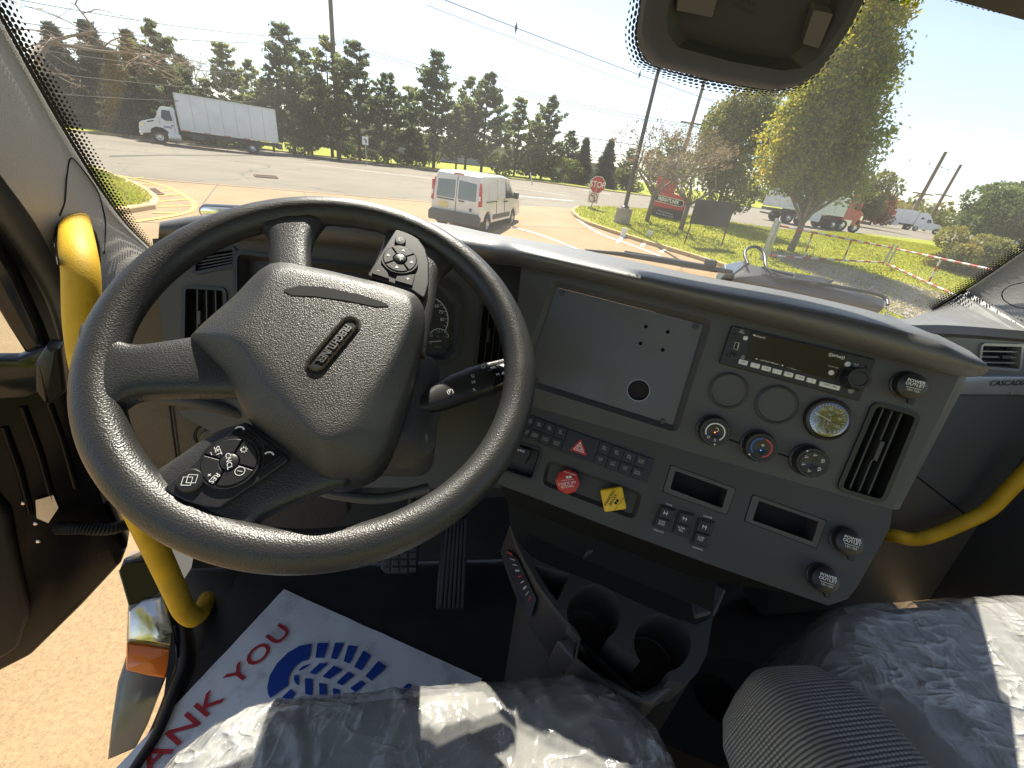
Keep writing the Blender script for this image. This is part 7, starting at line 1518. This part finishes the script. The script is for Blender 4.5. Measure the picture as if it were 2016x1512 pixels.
for i, (px, py, off, h_, w_) in enumerate(((455, 262, 5, 2.4, 3.2), (600, 290, 9, 2.6, 3.6), (700, 296, 8, 2.2, 3.2), (770, 300, 8, 2.2, 2.8), (845, 316, 9, 2.4, 3.2), (980, 330, 8, 2.6, 3.6), (1055, 340, 7, 2.2, 3.2), (1110, 340, 5, 2.6, 2.8), (1190, 356, 8, 2.6, 3.4), (1240, 362, 6, 3.0, 3.0))):
    b, _ = row_pt(px, py, off); round_tree('bush', f'yellow-green undergrowth bush, {ordn[i]} from the left under the evergreen row', b, h_, (w_, w_*.8, h_*.6), h_*.5, m_bush, 2600, .15, .06, 60+i, 'bush', 8, group='undergrowth below the evergreens')
# far wood on the horizon
r = random.Random(77); P, T = [], []
for k in range(230):
    az = math.radians(r.uniform(22, 62)); ds = r.uniform(230, 330); h_ = r.uniform(7, 12); c = Vector((math.sin(az)*ds, math.cos(az)*ds, .9)); tn = r.uniform(.05, .8)
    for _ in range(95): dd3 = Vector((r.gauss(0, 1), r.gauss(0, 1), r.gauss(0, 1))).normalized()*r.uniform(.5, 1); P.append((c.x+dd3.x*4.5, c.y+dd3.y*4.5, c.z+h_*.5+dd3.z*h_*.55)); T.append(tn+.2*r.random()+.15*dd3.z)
fw_ = bpy.data.objects.new('far_wood', leaf_mesh('far_wood', np.array(P), .95, m_round, np.array(T), 5)); COL.objects.link(fw_); tag(fw_, 'distant autumn wood along the horizon', 'wood', kind='stuff')
# gravel bed in front of the lawn
gpx = tgs([(1490, 498), (1560, 505), (1640, 528), (1750, 556), (1905, 602), (2030, 650)]); m_grav = pave_mat('gravel_bed', (.17, .14, .115), (.34, .29, .24), 3.5, 0, fine=14)
gq = gpx+[Vector((gpx[-1].x+1, gpx[-1].y-6, 0)), Vector((kx.x+2.2, kx.y-5.5, 0)), Vector((kx.x+1.6, kx.y+.2, 0))]
struct(drape('gravel_bed', gq, .135, m_grav, 3.0))
r = random.Random(8); V, Fc = [], []
def in_poly(x, y, poly):
    c = False; j = len(poly)-1
    for i in range(len(poly)):
        if (poly[i].y > y) != (poly[j].y > y) and x < (poly[j].x-poly[i].x)*(y-poly[i].y)/(poly[j].y-poly[i].y)+poly[i].x: c = not c
        j = i
    return c
xs_ = [p.x for p in gq]; ys_ = [p.y for p in gq]; cnt = 0
while cnt < 9000:
    x, y = r.uniform(min(xs_), max(xs_)), r.uniform(min(ys_), max(ys_))
    if not in_poly(x, y, gq): continue
    cnt += 1; s = r.uniform(.015, .05); z = H(x, y)+.135; k = len(V); a = r.uniform(0, 6.28)
    V += [(x+s*math.cos(a+2.09*i)*r.uniform(.7, 1.2), y+s*math.sin(a+2.09*i)*r.uniform(.7, 1.2), z) for i in range(3)]+[(x+r.gauss(0, s*.2), y+r.gauss(0, s*.2), z+s*.9)]; Fc += [(k, k+1, k+3), (k+1, k+2, k+3), (k+2, k, k+3)]
tag(ob('gravel_stones', V, Fc, mat('gravel_stone', (.24, .20, .165), .9, col2=(.42, .37, .31), vscale=9)), 'loose grey-brown stones of the bed below the lawn', 'gravel', kind='stuff')
# grass blades and fallen leaves on the near lawn
r = np.random.default_rng(3)
def scatter(poly, n, lim):
    out = []; X = [p.x for p in poly]; Y = [p.y for p in poly]; x0, x1, y0, y1 = max(min(X), -40), min(max(X), lim[0]), max(min(Y), -5), min(max(Y), lim[1])
    while len(out) < n:
        xx = r.uniform(x0, x1, 4000); yy = r.uniform(y0, y1, 4000)
        for x, y in zip(xx, yy):
            if len(out) < n and y > 7 and in_poly(x, y, poly): out.append((x, y, H(x, y)))
    return np.array(out)
m_blade = leaf_mat('grass_blades', [(.17, .20, .010), (.30, .32, .016), (.42, .40, .024), (.50, .44, .07)], .5)
def blades(name, poly, n, lim, z0, h, label):
    P = scatter(poly, n, lim); P[:, 2] += z0; k = len(P); a = r.uniform(0, 6.28, k); wv_ = r.uniform(.012, .03, k); hh3 = r.uniform(.5, 1.3, k)*h; ln = r.normal(size=(k, 2))*.45*hh3[:, None]
    A = P.copy(); B = P.copy(); Cc = P.copy(); A[:, 0] += np.cos(a)*wv_; A[:, 1] += np.sin(a)*wv_; B[:, 0] -= np.cos(a)*wv_; B[:, 1] -= np.sin(a)*wv_; Cc[:, 0] += ln[:, 0]; Cc[:, 1] += ln[:, 1]; Cc[:, 2] += hh3
    Q = np.stack([A, B, Cc], 1).reshape(-1, 3); me = bpy.data.meshes.new(name); me.vertices.add(3*k); me.vertices.foreach_set('co', Q.astype(np.float32).ravel()); me.loops.add(3*k); me.loops.foreach_set('vertex_index', np.arange(3*k, dtype=np.int32)); me.polygons.add(k); me.polygons.foreach_set('loop_start', np.arange(0, 3*k, 3, dtype=np.int32)); me.polygons.foreach_set('loop_total', np.full(k, 3, dtype=np.int32))
    t = np.array([noise.noise(Vector((x*.5, y*.5, 0)))*.35+.45 for x, y, _ in P])+r.normal(size=k)*.14; at_ = me.attributes.new('tone', 'FLOAT', 'POINT'); at_.data.foreach_set('value', np.repeat(np.clip(t, 0, 1), 3).astype(np.float32)); me.materials.append(m_blade); me.update(); me.validate()
    o = bpy.data.objects.new(name, me); COL.objects.link(o); tag(o, label, 'grass', kind='stuff')
blades('grass_blades', lawn_pts, 100000, (34, 40), .12, .07, 'short sunlit grass of the lawn beyond the dashboard')
blades('grass_blades', IS, 9000, (0, 40), .13, .07, 'short grass of the kerbed lawn corner at the left')
P = scatter(lawn_pts, 1500, (34, 36)); P[:, 2] += .16
lv = bpy.data.objects.new('fallen_leaves', leaf_mesh('fallen_leaves', P, .06, m_brown, r.random(len(P)), 4, flat=.0)); COL.objects.link(lv); tag(lv, 'scattered dry leaves on the lawn', 'leaves', kind='stuff')
